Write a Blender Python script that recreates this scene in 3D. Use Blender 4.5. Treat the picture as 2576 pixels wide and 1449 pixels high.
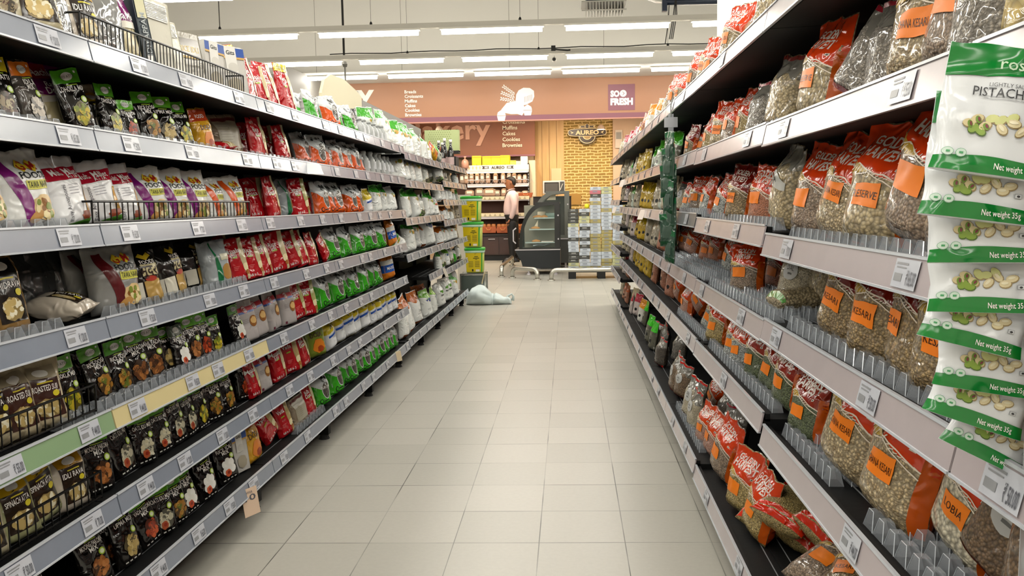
import bpy, bmesh, math, random
from mathutils import Vector, Matrix, noise
for o in list(bpy.data.objects): bpy.data.objects.remove(o)
SC = bpy.context.scene; COL = SC.collection
PI = math.pi
# ---------------------------------------------------------------- camera
CW, CH, FPX = 2576, 1449, 2150.0
cam_d = bpy.data.cameras.new('camera'); cam = bpy.data.objects.new('camera', cam_d); COL.objects.link(cam)
cr = Vector((0.99770419, 0.06557577, -0.01691633)); cu = Vector((0.01032918, 0.09951816, 0.99498213)); cf = Vector((-0.0669302, 0.99287258, -0.09861234))
m = Matrix((cr, cu, -cf)).transposed().to_4x4(); m.translation = Vector((0, 0, 1.2)); cam.matrix_world = m
cam_d.sensor_width = 36; cam_d.lens = FPX / CW * 36; cam_d.clip_start = .05; cam_d.clip_end = 100
SC.camera = cam
# ---------------------------------------------------------------- world, exposure
W = bpy.data.worlds.new('world'); SC.world = W; W.use_nodes = True
W.node_tree.nodes['Background'].inputs[0].default_value = (1, .97, .92, 1); W.node_tree.nodes['Background'].inputs[1].default_value = .04
SC.view_settings.view_transform = 'Standard'; SC.view_settings.look = 'None'; SC.view_settings.exposure = 0.9; SC.view_settings.gamma = 1
SC.view_settings.use_curve_mapping = False
cy = SC.cycles
cy.max_bounces = 5; cy.diffuse_bounces = 2; cy.glossy_bounces = 2; cy.transmission_bounces = 2; cy.transparent_max_bounces = 6
cy.caustics_reflective = False; cy.caustics_refractive = False; cy.use_denoising = True; cy.use_adaptive_sampling = True; cy.adaptive_threshold = .02
cy.sample_clamp_indirect = 4; cy.sample_clamp_direct = 0; cy.use_light_tree = True
TUBE_E = 13.0; LAMP_W = 6.0; BAKE_W = 20.0
# ---------------------------------------------------------------- materials
MC = {}
def nodes(name):
    mt = bpy.data.materials.new(name); mt.use_nodes = True; nt = mt.node_tree
    return mt, nt, nt.nodes['Principled BSDF']
def nd(nt, t, **k):
    n = nt.nodes.new(t)
    for a, b in k.items():
        if a.startswith('i_'): n.inputs[a[2:].replace('_', ' ')].default_value = b
        else: setattr(n, a, b)
    return n
def c4(c): return (c[0], c[1], c[2], 1)
def S8(h):
    r = [int(h[i:i+2], 16) / 255 for i in (0, 2, 4)]
    return tuple((x / 12.92 if x <= .04045 else ((x + .055) / 1.055) ** 2.4) for x in r)
def flat(name, hexc, rough=.5, metal=0, bump=0, bscale=60, var=0, spec=.5):
    k = ('f', name)
    if k in MC: return MC[k]
    mt, nt, b = nodes(name); c = S8(hexc)
    b.inputs['Base Color'].default_value = c4(c); b.inputs['Roughness'].default_value = rough; b.inputs['Metallic'].default_value = metal
    b.inputs['Specular IOR Level'].default_value = spec
    tc = nd(nt, 'ShaderNodeTexCoord')
    if var:
        n = nd(nt, 'ShaderNodeTexNoise', i_Scale=bscale * .3, i_Detail=4.0); nt.links.new(tc.outputs['Object'], n.inputs['Vector'])
        mx = nd(nt, 'ShaderNodeMixRGB'); mx.inputs[1].default_value = c4([x * (1 - var) for x in c]); mx.inputs[2].default_value = c4([min(1, x * (1 + var)) for x in c])
        nt.links.new(n.outputs['Fac'], mx.inputs[0]); nt.links.new(mx.outputs[0], b.inputs['Base Color'])
    if bump:
        n = nd(nt, 'ShaderNodeTexNoise', i_Scale=bscale, i_Detail=3.0); nt.links.new(tc.outputs['Object'], n.inputs['Vector'])
        bp = nd(nt, 'ShaderNodeBump', i_Strength=bump, i_Distance=.004); nt.links.new(n.outputs['Fac'], bp.inputs['Height']); nt.links.new(bp.outputs[0], b.inputs['Normal'])
    MC[k] = mt; return mt
def film(hexc, rough=.2, st=.55, scale=22, metal=0, name=None):
    """crinkled plastic film"""
    k = ('film', hexc, rough, st, metal)
    if k in MC: return MC[k]
    mt, nt, b = nodes(name or 'film_' + hexc); b.inputs['Base Color'].default_value = c4(S8(hexc)); b.inputs['Roughness'].default_value = rough * .8
    b.inputs['Metallic'].default_value = metal; b.inputs['Specular IOR Level'].default_value = .7
    crinkle(nt, b, scale, st, 'Normal')
    MC[k] = mt; return mt
def crinkle(nt, b, scale, st, sock):
    tc = nd(nt, 'ShaderNodeTexCoord')
    oi = nd(nt, 'ShaderNodeObjectInfo')
    ad = nd(nt, 'ShaderNodeVectorMath', operation='ADD'); nt.links.new(tc.outputs['Object'], ad.inputs[0]); 
    sc = nd(nt, 'ShaderNodeMath', operation='MULTIPLY'); sc.inputs[1].default_value = 7.0; nt.links.new(oi.outputs['Random'], sc.inputs[0]); nt.links.new(sc.outputs[0], ad.inputs[1])
    n = nd(nt, 'ShaderNodeTexNoise', noise_type='RIDGED_MULTIFRACTAL', i_Scale=float(scale), i_Detail=2.0, i_Distortion=1.0)
    nt.links.new(ad.outputs[0], n.inputs['Vector'])
    bp = nd(nt, 'ShaderNodeBump', i_Strength=min(1.0, st * 1.3), i_Distance=.014); nt.links.new(n.outputs['Fac'], bp.inputs['Height']); nt.links.new(bp.outputs[0], b.inputs[sock])
def pulse(name, c1, c2, scale=150, film_c=0.8, ang=0):
    """pulses seen through a clear shiny film"""
    k = ('p', name)
    if k in MC: return MC[k]
    mt, nt, b = nodes(name); tc = nd(nt, 'ShaderNodeTexCoord')
    v = nd(nt, 'ShaderNodeTexVoronoi', i_Scale=float(scale)); nt.links.new(tc.outputs['Object'], v.inputs['Vector'])
    if ang: v.distance = 'MANHATTAN'
    mx = nd(nt, 'ShaderNodeMixRGB'); mx.inputs[1].default_value = c4(S8(c1)); mx.inputs[2].default_value = c4(S8(c2))
    nt.links.new(v.outputs['Color'], mx.inputs[0])
    rp = nd(nt, 'ShaderNodeMapRange'); rp.inputs[1].default_value = .25; rp.inputs[2].default_value = .75; rp.inputs[3].default_value = 1; rp.inputs[4].default_value = .38
    nt.links.new(v.outputs['Distance'], rp.inputs[0])
    mu = nd(nt, 'ShaderNodeMixRGB', blend_type='MULTIPLY'); mu.inputs[0].default_value = 1
    nt.links.new(mx.outputs[0], mu.inputs[1]); nt.links.new(rp.outputs[0], mu.inputs[2]); nt.links.new(mu.outputs[0], b.inputs['Base Color'])
    b.inputs['Roughness'].default_value = .6
    bp = nd(nt, 'ShaderNodeBump', i_Strength=.8, i_Distance=.003); bp.invert = True; nt.links.new(v.outputs['Distance'], bp.inputs['Height']); nt.links.new(bp.outputs[0], b.inputs['Normal'])
    b.inputs['Coat Weight'].default_value = film_c; b.inputs['Coat Roughness'].default_value = .07; crinkle(nt, b, 20, 1.0, 'Coat Normal')
    MC[k] = mt; return mt
def clear(name, hexc, alpha, rough=.08):
    k = ('c', name)
    if k in MC: return MC[k]
    mt, nt, b = nodes(name); b.inputs['Base Color'].default_value = c4(S8(hexc)); b.inputs['Roughness'].default_value = rough; b.inputs['Alpha'].default_value = alpha
    b.inputs['Specular IOR Level'].default_value = 1.0
    MC[k] = mt; return mt
def emit(name, hexc, s):
    mt = bpy.data.materials.new(name); mt.use_nodes = True; nt = mt.node_tree; nt.nodes.clear()
    e = nd(nt, 'ShaderNodeEmission'); e.inputs[0].default_value = c4(S8(hexc)); e.inputs[1].default_value = s
    o = nd(nt, 'ShaderNodeOutputMaterial'); nt.links.new(e.outputs[0], o.inputs[0]); return mt
# ---------------------------------------------------------------- object helpers
def link(name, me, parent=None, smooth=False, loc=None):
    o = bpy.data.objects.new(name, me); COL.objects.link(o)
    if parent is not None: o.parent = parent
    if loc is not None: o.location = loc
    if smooth and me is not None:
        me.polygons.foreach_set('use_smooth', [True] * len(me.polygons))
    return o
def tag(o, label=None, cat=None, group=None, kind=None):
    if label: o['label'] = label
    if cat: o['category'] = cat
    if group: o['group'] = group
    if kind: o['kind'] = kind
    return o
def empty(name, loc, rz=0, parent=None):
    o = bpy.data.objects.new(name, None); COL.objects.link(o); o.location = loc; o.rotation_euler = (0, 0, rz); o.empty_display_size = .05
    if parent is not None: o.parent = parent
    return o
class MB:
    def __init__(s): s.v = []; s.f = []; s.m = []; s.mats = []
    def mi(s, mt):
        if mt not in s.mats: s.mats.append(mt)
        return s.mats.index(mt)
    def add(s, vs, fs, mt):
        k = len(s.v); s.v += [tuple(x) for x in vs]; s.f += [tuple(i + k for i in f) for f in fs]; s.m += [s.mi(mt)] * len(fs); return s
    def box(s, x0, x1, y0, y1, z0, z1, mt, M=None):
        vs = [Vector((x, y, z)) for x in (x0, x1) for y in (y0, y1) for z in (z0, z1)]
        if M: vs = [M @ v for v in vs]
        return s.add(vs, [(0, 1, 3, 2), (4, 6, 7, 5), (0, 4, 5, 1), (2, 3, 7, 6), (0, 2, 6, 4), (1, 5, 7, 3)], mt)
    def tube(s, pts, r, mt, n=8, cap=True):
        pts = [Vector(p) for p in pts]; rs = r if isinstance(r, (list, tuple)) else [r] * len(pts)
        base = []; up = None
        for i, p in enumerate(pts):
            t = (pts[min(i + 1, len(pts) - 1)] - pts[max(i - 1, 0)]).normalized()
            if up is None: up = t.orthogonal().normalized()
            a = (up - t * up.dot(t)); a = a.normalized() if a.length > 1e-6 else t.orthogonal().normalized(); up = a; b = t.cross(a)
            base += [p + (a * math.cos(2 * PI * k / n) + b * math.sin(2 * PI * k / n)) * rs[i] for k in range(n)]
        fs = [(i * n + k, i * n + (k + 1) % n, (i + 1) * n + (k + 1) % n, (i + 1) * n + k) for i in range(len(pts) - 1) for k in range(n)]
        if cap: fs += [tuple(range(n))[::-1], tuple((len(pts) - 1) * n + k for k in range(n))]
        return s.add(base, fs, mt)
    def loft(s, rings, mt, cap=True):
        n = len(rings[0]); vs = [p for r in rings for p in r]
        fs = [(i * n + k, i * n + (k + 1) % n, (i + 1) * n + (k + 1) % n, (i + 1) * n + k) for i in range(len(rings) - 1) for k in range(n)]
        if cap: fs += [tuple(range(n))[::-1], tuple((len(rings) - 1) * n + k for k in range(n))]
        return s.add(vs, fs, mt)
    def prism(s, prof, y0, y1, mt):
        """profile in XZ extruded along Y"""
        n = len(prof); vs = [(x, y0, z) for x, z in prof] + [(x, y1, z) for x, z in prof]
        return s.add(vs, [(i, (i + 1) % n, n + (i + 1) % n, n + i) for i in range(n)] + [tuple(range(n))[::-1], tuple(range(n, 2 * n))], mt)
    def mesh(s, name):
        me = bpy.data.meshes.new(name); me.from_pydata(s.v, [], s.f)
        for mt in s.mats: me.materials.append(mt)
        me.polygons.foreach_set('material_index', s.m); me.update(); return me
    def build(s, name, parent=None, smooth=False, loc=None): return link(name, s.mesh(name), parent, smooth, loc)
def smooth_by_angle(o, ang=.6):
    bm = bmesh.new(); bm.from_mesh(o.data)
    for f in bm.faces: f.smooth = True
    for e in bm.edges:
        if len(e.link_faces) == 2 and e.calc_face_angle(0) > ang: e.smooth = False
    bm.to_mesh(o.data); bm.free()
def normals(o):
    bm = bmesh.new(); bm.from_mesh(o.data); bmesh.ops.recalc_face_normals(bm, faces=bm.faces); bm.to_mesh(o.data); bm.free()
def bevel(o, w=.004, seg=2):
    md = o.modifiers.new('bevel', 'BEVEL'); md.width = w; md.segments = seg; md.limit_method = 'ANGLE'
TX = {}
def txt(s, bold=0.0, italic=0.0):
    """2-D triangles of a word, 1 unit cap height; returns verts, faces, width"""
    k = (s, bold, italic)
    if k in TX: return TX[k]
    cu_ = bpy.data.curves.new('t', 'FONT'); cu_.body = s; cu_.size = 1.39; cu_.offset = bold; cu_.resolution_u = 2; cu_.shear = italic
    o = bpy.data.objects.new('t', cu_); COL.objects.link(o); dg = bpy.context.evaluated_depsgraph_get(); dg.update()
    me = bpy.data.meshes.new_from_object(o.evaluated_get(dg))
    vs = [(v.co.x, v.co.y) for v in me.vertices]; fs = [tuple(p.vertices) for p in me.polygons]
    bpy.data.objects.remove(o); bpy.data.curves.remove(cu_); bpy.data.meshes.remove(me)
    x0 = min([v[0] for v in vs] or [0]); x1 = max([v[0] for v in vs] or [1])
    TX[k] = ([(x - x0, y) for x, y in vs], fs, x1 - x0); return TX[k]
def put_text(mb, s, org, ux, uy, size, mt, width=None, bold=0.0, center=False, italic=0.0):
    """flat lettering laid on a plane: org + ux*x + uy*y"""
    vs, fs, w = txt(s, bold, italic); ux = Vector(ux); uy = Vector(uy); org = Vector(org)
    kx = size if width is None else width / w
    off = -w * kx / 2 if center else 0
    mb.add([org + ux * (x * kx + off) + uy * (y * size) for x, y in vs], fs, mt)
# ---------------------------------------------------------------- packs
WHITE = flat('print_white', 'f4f2ec', .35); BLACKP = flat('print_black', '0d0d0d', .35)
class Pack:
    """a filled pouch: front and back sheets over a grid; artwork is laid on the front sheet"""
    def __init__(s, w, h, d, mat, seed=0, p=2.6, fill=.6, seal=.07, crum=.004, taper=0.0, bot=.10, nu=12, nv=18, dbot=.3, name='pouch', mat_back=None):
        s.w, s.h, s.d = w, h, d; s.nu, s.nv = nu, nv; s.parts = {}; s.name = name
        rnd = random.Random(seed); of = Vector((rnd.random() * 50, rnd.random() * 50, rnd.random() * 50))
        s.P = []; s.Q = []
        for j in range(nv + 1):
            v = j / nv
            t = (dbot + (1 - dbot) * min(1, v / bot) ** .6) if bot > 0 else 1
            if v > fill: 
                q = min(1, (v - fill) / max(.01, 1 - seal - fill)); t *= (1 - q * q * (3 - 2 * q)) * .9 + .1
            if v > 1 - seal: t = .04
            row = []; rowb = []
            hw = w / 2 * (1 - taper * v) * (1 - .06 * math.sin(PI * min(1, v / max(fill, .3) * .8)) * (1 if p < 5 else 0))
            for i in range(nu + 1):
                u = 2 * i / nu - 1
                th = d / 2 * t * max(0, 1 - abs(u) ** p) ** .5
                nz = noise.noise_vector(Vector((u * w * 16, 0, v * h * 16)) + of) * crum + noise.noise_vector(Vector((u * w * 45, 3, v * h * 45)) + of) * crum * .5
                k = 1.6 if v > fill else .8
                x = u * hw + nz.x * k * .5; z = v * h + (nz.z * k * .6 if j not in (0,) else 0)
                if v > 1 - seal * 1.5: z += nz.y * 1.5
                yf = -th + nz.y * k * (.5 + .5 * (1 - abs(u)))
                nb = noise.noise_vector(Vector((u * w * 16, 9, v * h * 16)) + of) * crum
                if abs(u) == 1: yb = yf + .0006
                else: yb = max(th + nb.y * k, yf + .0012)
                row.append(Vector((x, yf, z))); rowb.append(Vector((x, yb, z)))
            s.P.append(row); s.Q.append(rowb)
        mb = MB(); n1 = nu + 1; N = n1 * (nv + 1)
        vs = [p_ for r in s.P for p_ in r] + [p_ for r in s.Q for p_ in r]
        ff = [(j * n1 + i, j * n1 + i + 1, (j + 1) * n1 + i + 1, (j + 1) * n1 + i) for j in range(nv) for i in range(nu)]
        fb = [(N + a, N + d_, N + c_, N + b_) for a, b_, c_, d_ in ff]
        ed = []
        for j in range(nv):
            ed += [(j * n1, (j + 1) * n1, N + (j + 1) * n1, N + j * n1), (j * n1 + nu, N + j * n1 + nu, N + (j + 1) * n1 + nu, (j + 1) * n1 + nu)]
        for i in range(nu):
            ed += [(i, N + i, N + i + 1, i + 1), (nv * n1 + i, nv * n1 + i + 1, N + nv * n1 + i + 1, N + nv * n1 + i)]
        mb.v = [tuple(x) for x in vs]; mb.f = ff + fb + ed; mb.mats = [mat]; mb.m = [0] * len(mb.f)
        if mat_back: mb.mats.append(mat_back); mb.m = [0] * len(ff) + [1] * (len(fb) + len(ed))
        s.body = mb
    def S(s, u, v, side=0):
        G = s.P if side == 0 else s.Q
        x = (max(-1, min(1, u)) + 1) / 2 * s.nu; y = max(0, min(1, v)) * s.nv
        i = min(int(x), s.nu - 1); j = min(int(y), s.nv - 1); a = x - i; b = y - j
        p00, p10, p01, p11 = G[j][i], G[j][i + 1], G[j + 1][i], G[j + 1][i + 1]
        p = p00 * (1 - a) * (1 - b) + p10 * a * (1 - b) + p01 * (1 - a) * b + p11 * a * b
        n = ((p10 - p00) * (1 - b) + (p11 - p01) * b).cross((p01 - p00) * (1 - a) + (p11 - p10) * a)
        return p, n.normalized() if n.length > 0 else Vector((0, -1, 0))
    def pt(s, u, v, L, side=0):
        p, n = s.S(u, v, side)
        if side: n = -n
        return p + n * (.0011 + .00045 * L)
    def mbp(s, part):
        return s.parts.setdefault(part, MB())
    def patch(s, u0, u1, v0, v1, mat, part='print', L=0, n=8, m=5, side=0):
        f0 = v0 if callable(v0) else (lambda u: v0); f1 = v1 if callable(v1) else (lambda u: v1)
        g0 = u0 if callable(u0) else (lambda v: u0); g1 = u1 if callable(u1) else (lambda v: u1)
        du = abs(u1 - u0) if not (callable(u0) or callable(u1)) else .8
        dv = abs(v1 - v0) if not (callable(v0) or callable(v1)) else .6
        n = max(n, int(du * s.nu * .9)); m = max(m, int(dv * s.nv * 1.5))
        vs = []
        for j in range(m + 1):
            for i in range(n + 1):
                a = i / n; b = j / m
                vv0 = f0(0) if not callable(v0) else None
                u = None
                vmid = (v0 if not callable(v0) else 0) * (1 - b) + (v1 if not callable(v1) else 1) * b
                u = g0(vmid) * (1 - a) + g1(vmid) * a
                v = f0(u) * (1 - b) + f1(u) * b
                vs.append(s.pt(u, v, L, side))
        fs = [(j * (n + 1) + i, j * (n + 1) + i + 1, (j + 1) * (n + 1) + i + 1, (j + 1) * (n + 1) + i) for j in range(m) for i in range(n)]
        if side: fs = [f[::-1] for f in fs]
        s.mbp(part).add(vs, fs, mat); return s
    def ell(s, uc, vc, ru, rv, mat, part='print', L=1, n=14, rot=0, wob=0, seed=0):
        rnd = random.Random(seed * 7 + int(uc * 100) + int(vc * 1000)); wb = [1 + wob * (rnd.random() - .5) for _ in range(n)]
        vs = [s.pt(uc, vc, L)]
        RR = (.3, .65, 1.0) if ru > .25 else (.55, 1.0)
        if ru > .3: n = max(n, 18); wb = [1 + wob * (rnd.random() - .5) for _ in range(n)]
        for R_ in RR:
            for k in range(n):
                a = 2 * PI * k / n; dx = math.cos(a) * R_ * wb[k]; dy = math.sin(a) * R_ * wb[k]
                x = dx * math.cos(rot) * ru - dy * math.sin(rot) * rv * s.h / (s.w / 2); y = dy * math.cos(rot) * rv + dx * math.sin(rot) * ru * (s.w / 2) / s.h
                vs.append(s.pt(uc + x, vc + y, L))
        fs = [(0, 1 + k, 1 + (k + 1) % n) for k in range(n)] + [(1 + r_ * n + k, 1 + n + r_ * n + k, 1 + n + r_ * n + (k + 1) % n, 1 + r_ * n + (k + 1) % n) for r_ in range(len(RR) - 1) for k in range(n)]
        s.mbp(part).add(vs, fs, mat); return s
    def poly(s, pts, mat, part='print', L=1):
        c = (sum(p[0] for p in pts) / len(pts), sum(p[1] for p in pts) / len(pts)); n = len(pts)
        vs = [s.pt(*c, L)] + [s.pt(u, v, L) for u, v in pts] + [s.pt((u + c[0]) / 2, (v + c[1]) / 2, L) for u, v in pts]
        fs = [(0, n + 1 + k, n + 1 + (k + 1) % n) for k in range(n)] + [(n + 1 + k, 1 + k, 1 + (k + 1) % n, n + 1 + (k + 1) % n) for k in range(n)]
        s.mbp(part).add(vs, fs, mat); return s
    def line(s, pts, wd, mat, part='print', L=1):
        for a, b in zip(pts, pts[1:]):
            k = 4
            du, dv = (b[0] - a[0]) * s.w / 2, (b[1] - a[1]) * s.h; l = math.hypot(du, dv) or 1; nu_, nv_ = -dv / l * wd / (s.w / 2), du / l * wd / s.h
            vs = []
            for q in range(k + 1):
                t = q / k; u = a[0] * (1 - t) + b[0] * t; v = a[1] * (1 - t) + b[1] * t
                vs += [s.pt(u - nu_, v - nv_, L), s.pt(u + nu_, v + nv_, L)]
            s.mbp(part).add(vs, [(2 * q, 2 * q + 2, 2 * q + 3, 2 * q + 1) for q in range(k)], mat)
        return s
    def cluster(s, uc, vc, ru, rv, k, r, cols, part='print', L=2, seed=1, asp=1.0, rot=None, n=8):
        rnd = random.Random(seed)
        for i in range(k):
            a = rnd.random() * 2 * PI; q = rnd.random() ** .5
            s.ell(uc + ru * q * math.cos(a), vc + rv * q * math.sin(a), r / (s.w / 2) * rnd.uniform(.7, 1.2), r * asp / s.h * rnd.uniform(.7, 1.2), cols[i % len(cols)], part, L + (i % 3) * .6, n=n, rot=rnd.random() * 3 if rot is None else rot, wob=.3, seed=i)
        return s
    def text(s, t, uc, vc, size, mat=None, part='print', L=2, bold=0.0, width=None, rot=0.0, italic=0.0):
        """size, width in metres"""
        vs, fs, w = txt(t, bold, italic); kx = size if width is None else width / w
        ca, sa = math.cos(rot), math.sin(rot); out = []
        for x, y in vs:
            X = (x - w / 2) * kx; Y = (y - .5) * size
            out.append(s.pt(uc + (X * ca - Y * sa) / (s.w / 2), vc + (X * sa + Y * ca) / s.h, L))
        s.mbp(part).add(out, fs, mat or WHITE); return s
    def proto(s):
        """meshes only"""
        me = s.body.mesh(s.name); me.polygons.foreach_set('use_smooth', [True] * len(me.polygons))
        out = []
        for k, mb in s.parts.items():
            m2 = mb.mesh(k.split('#')[0]); k = k.split('#')[0]; m2.polygons.foreach_set('use_smooth', [True] * len(m2.polygons)); out.append((k, m2))
        return (s.name, me, out)
class Carton(Pack):
    def __init__(s, w, h, d, mat, name='carton', nu=4, nv=4):
        s.w, s.h, s.d = w, h, d; s.nu, s.nv = nu, nv; s.parts = {}; s.name = name
        s.P = [[Vector((w * (i / nu - .5), -d / 2, h * j / nv)) for i in range(nu + 1)] for j in range(nv + 1)]; s.Q = s.P
        mb = MB(); e = min(w, h, d) * .04
        # chamfered box
        for (a, b, c, da) in ((w / 2, d / 2, h, 0),):
            vs = []
            for z, k in ((0, e), (e, 0), (h - e, 0), (h, e)):
                for x, y in ((-1, -1), (1, -1), (1, 1), (-1, 1)):
                    vs += [(x * (a - k - e), y * (b - k), z), (x * (a - k), y * (b - k - e), z)] if x * y > 0 else [(x * (a - k), y * (b - k - e), z), (x * (a - k - e), y * (b - k), z)]
            mb.loft([vs[i * 8:(i + 1) * 8] for i in range(4)], mat)
        s.body = mb
    def proto(s):
        n, me, o = super().proto(); me.polygons.foreach_set('use_smooth', [False] * len(me.polygons)); return (n, me, o)
def A(**k): return k
C_ = lambda h, r=.3: flat('ink_' + h, h, r)
def desi(seed, hc='4d9a1e', t1='RICE IDLI', t2='MIX', food=('efeee6', 'e8e6da', 'd5d2c4'), spot='c8502a', mix=1, spare='a8c838', tint='120f0d'):
    P = Pack(.093, .167, .034, film(tint, .14, .9), seed, p=6, fill=.35, seal=.06, crum=.0022, taper=.04, dbot=.75, name='pouch')
    P.patch(-.96, .96, .76, .975, film(hc, .25, .3), 'printed_header', 0)
    P.ell(.02, .865, .42, .062, C_('e3e4dc'), 'printed_header', 1); P.text('DESI ATTA', .02, .863, .0075, C_('3a3a36'), 'printed_header', 2)
    P.patch(.62, .76, .9, .93, WHITE, 'printed_header', 1, 1, 1)
    P.patch(-.3, .5, .725, .74, C_(spare), 'printed_label', 1, 4, 1)
    P.text(t1, .08, .675, .0125, None, 'printed_label', 2, .018, width=min(.075, .0105 * len(t1)))
    if t2: P.text(t2, .08, .6, .0125, None, 'printed_label', 2, .018)
    P.ell(.52, .5, .2, .055, C_(spare), 'printed_label', 1); P.ell(.52, .5, .13, .036, C_('e4eecb'), 'printed_label', 2)
    f = [C_(x) for x in food]
    dk_ = '%02x%02x%02x' % tuple(int(int(food[0][i:i+2], 16) * .45) for i in (0, 2, 4))
    if food[0] > 'e':
        for i, (a_, b_) in enumerate(((-.3, .37), (.02, .41), (.33, .37), (-.34, .25), (.36, .24), (.05, .28))): P.ell(a_, b_, .26, .085, f[i % 2], 'food_picture', 1 + i * .5, rot=.5 - i * .3, n=12)
    else:
        P.ell(.05, .29, .56, .175, C_(dk_), 'food_picture', 1, wob=.3, seed=seed)
        P.cluster(.05, .29, .5, .15, 34, .0075, f + [C_(dk_), f[0]], 'food_picture', 2, seed, 1.0)
    if spot: P.ell(-.15, .19, .3, .075, C_(spot), 'food_picture', 4, wob=.3)
    if spot: P.ell(-.12, .2, .14, .035, C_('8a2412'), 'food_picture', 5)
    for k in range(4): P.patch(-.7 + k * .35, -.5 + k * .35, .055, .075, C_('d8d8d0'), 'printed_label', 1, 1, 1)
    return P
def redmix(seed, t1='Rava', t2='Idli', yel=0, h=.172, w=.115, side='c9bb92'):
    P = Pack(w, h, .042, film('b4101a', .2, .7), seed, p=5, fill=.5, seal=.05, crum=.002, dbot=.8, name='pouch')
    P.patch(lambda v: .38 + .16 * math.sin(v * 7 + 1), .99, .02, .98, film(side, .25, .4), 'picture_panel', 0, 5, 10)
    P.ell(-.42, .87, .26, .075, C_('e23a3a'), 'printed_label', 1); P.text('MTR', -.42, .87, .012, None, 'printed_label', 2, .01)
    P.text(t1, -.3, .7, .019, None, 'printed_label', 1, .012); P.text(t2, -.32, .6, .019, None, 'printed_label', 1, .012)
    P.patch(-.5, -.05, .53, .56, C_('9bbf2f'), 'printed_label', 1, 3, 1)
    for k in range(3): P.patch(-.6, -.05 - k * .1, .33 - k * .035, .34 - k * .035, C_('e77a78'), 'printed_label', 1, 3, 1)
    P.text('Idli in 3', -.3, .1, .012, None, 'printed_label', 1, .01)
    P.ell(.62, .3, .3, .1, C_('e2d5a8'), 'picture_panel', 1, wob=.3); P.ell(.66, .18, .22, .06, C_('a4632a'), 'picture_panel', 2, wob=.3)
    if yel: P.patch(-.98, .98, .84, .99, film('d6c22a', .25, .5), 'yellow_header', 3, 6, 3); P.text('EXTRA', 0, .91, .014, C_('7a7a20'), 'yellow_header', 4, .01)
    return P
def greybox(seed):
    P = Pack(.115, .168, .045, film('b4adaa', .3, .25), seed, p=6, fill=.6, seal=.04, crum=.0015, dbot=.85, name='pouch')
    P.patch(-.99, .99, .72, .82, C_('c23240'), 'printed_band', 0, 6, 2); P.patch(-.99, .99, .67, .72, C_('2b4f9c'), 'printed_band', 0, 6, 1)
    P.ell(-.2, .76, .3, .09, C_('c8202c'), 'printed_band', 1); P.ell(-.2, .76, .25, .075, C_('e8dedc'), 'printed_band', 2); P.text('MTR', -.2, .76, .014, C_('b01822'), 'printed_band', 3, .02)
    for k in range(3): P.patch(-.7, -.1, .52 - k * .04, .535 - k * .04, C_('8c8785'), 'printed_band', 1, 3, 1)
    P.ell(.4, .45, .42, .14, C_('8f5a26'), 'picture', 1); P.ell(.4, .47, .3, .085, C_('d8b070'), 'picture', 2, wob=.3)
    P.patch(-.8, -.6, .04, .1, C_('6a2a3a'), 'printed_band', 1, 1, 1); return P
def naan(seed, band='7a1a70', food='b98a4a', dark=0):
    P = Pack(.16, .178, .075, film('dfe0dc' if not dark else '8b8b88', .3, .45), seed, p=2.6, fill=.62, seal=.07, crum=.0045, name='bag')
    P.patch(lambda v: -.5 + .18 * math.sin(v * 5 + .6), lambda v: -.12 + .2 * math.sin(v * 5 + .2), .02, .9, film(band, .28, .4), 'printed_band', 0, 3, 14)
    P.poly([(-.05, .78), (.12, .87), (.3, .8), (.48, .87), (.66, .78), (.47, .7), (.3, .76), (.12, .7)], C_('e2c531'), 'logo', 1)
    P.text('G M', .3, .785, .02, C_('a3241c'), 'logo', 2, .03); P.text('FOODS', .36, .66, .016, BLACKP, 'logo', 1, .02)
    P.patch(.0, .85, .47, .59, C_('d2cf5a'), 'logo', 1, 4, 2); P.text('TAWA NAAN', .42, .535, .016, BLACKP, 'logo', 2, .012, width=.06)
    P.ell(.45, .24, .42, .15, C_('d8bb86'), 'food_picture', 1, wob=.25); P.cluster(.45, .24, .34, .12, 12, .008, [C_('8a5a22'), C_('e3d3a0'), C_('7d8a34')], 'food_picture', 2, seed)
    P.ell(.05, .14, .3, .06, C_(food), 'food_picture', 2, rot=.3); return P
def redband(seed):
    P = Pack(.16, .178, .075, film('e3e4e5', .3, .45), seed, p=2.8, fill=.62, seal=.08, crum=.004, name='bag')
    P.patch(-.98, .98, .66, .84, film('a8162c', .28, .4), 'printed_band', 0, 8, 3); P.text('Multi Millet', .1, .77, .016, None, 'printed_band', 1, .01, width=.1); P.text('ATTA', .3, .7, .011, None, 'printed_band', 1, .02)
    P.text('Easy Annapoorni', -.35, .34, .013, C_('3a3a44'), 'script', 1, 0, width=.09, rot=PI / 2)
    for k in range(4): P.patch(-.15, .35, .58 - k * .04, .587 - k * .04, C_('9a9aa4'), 'script', 1, 3, 1)
    P.patch(lambda v: .5 + .2 * v, .96, .12, lambda u: .55 - .1 * (u - .7) ** 2, film('c8922e', .3, .4), 'food_picture', 0, 4, 6)
    P.patch(-.9, .9, .02, lambda u: .07 + .03 * u, C_('4a8a26'), 'food_picture', 1, 8, 1); P.ell(.5, .14, .3, .06, C_('8a3c1c'), 'food_picture', 1, wob=.4); return P
def orangeband(seed):
    P = naan(seed, 'd4541c', 'c88a3c'); return P
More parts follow.
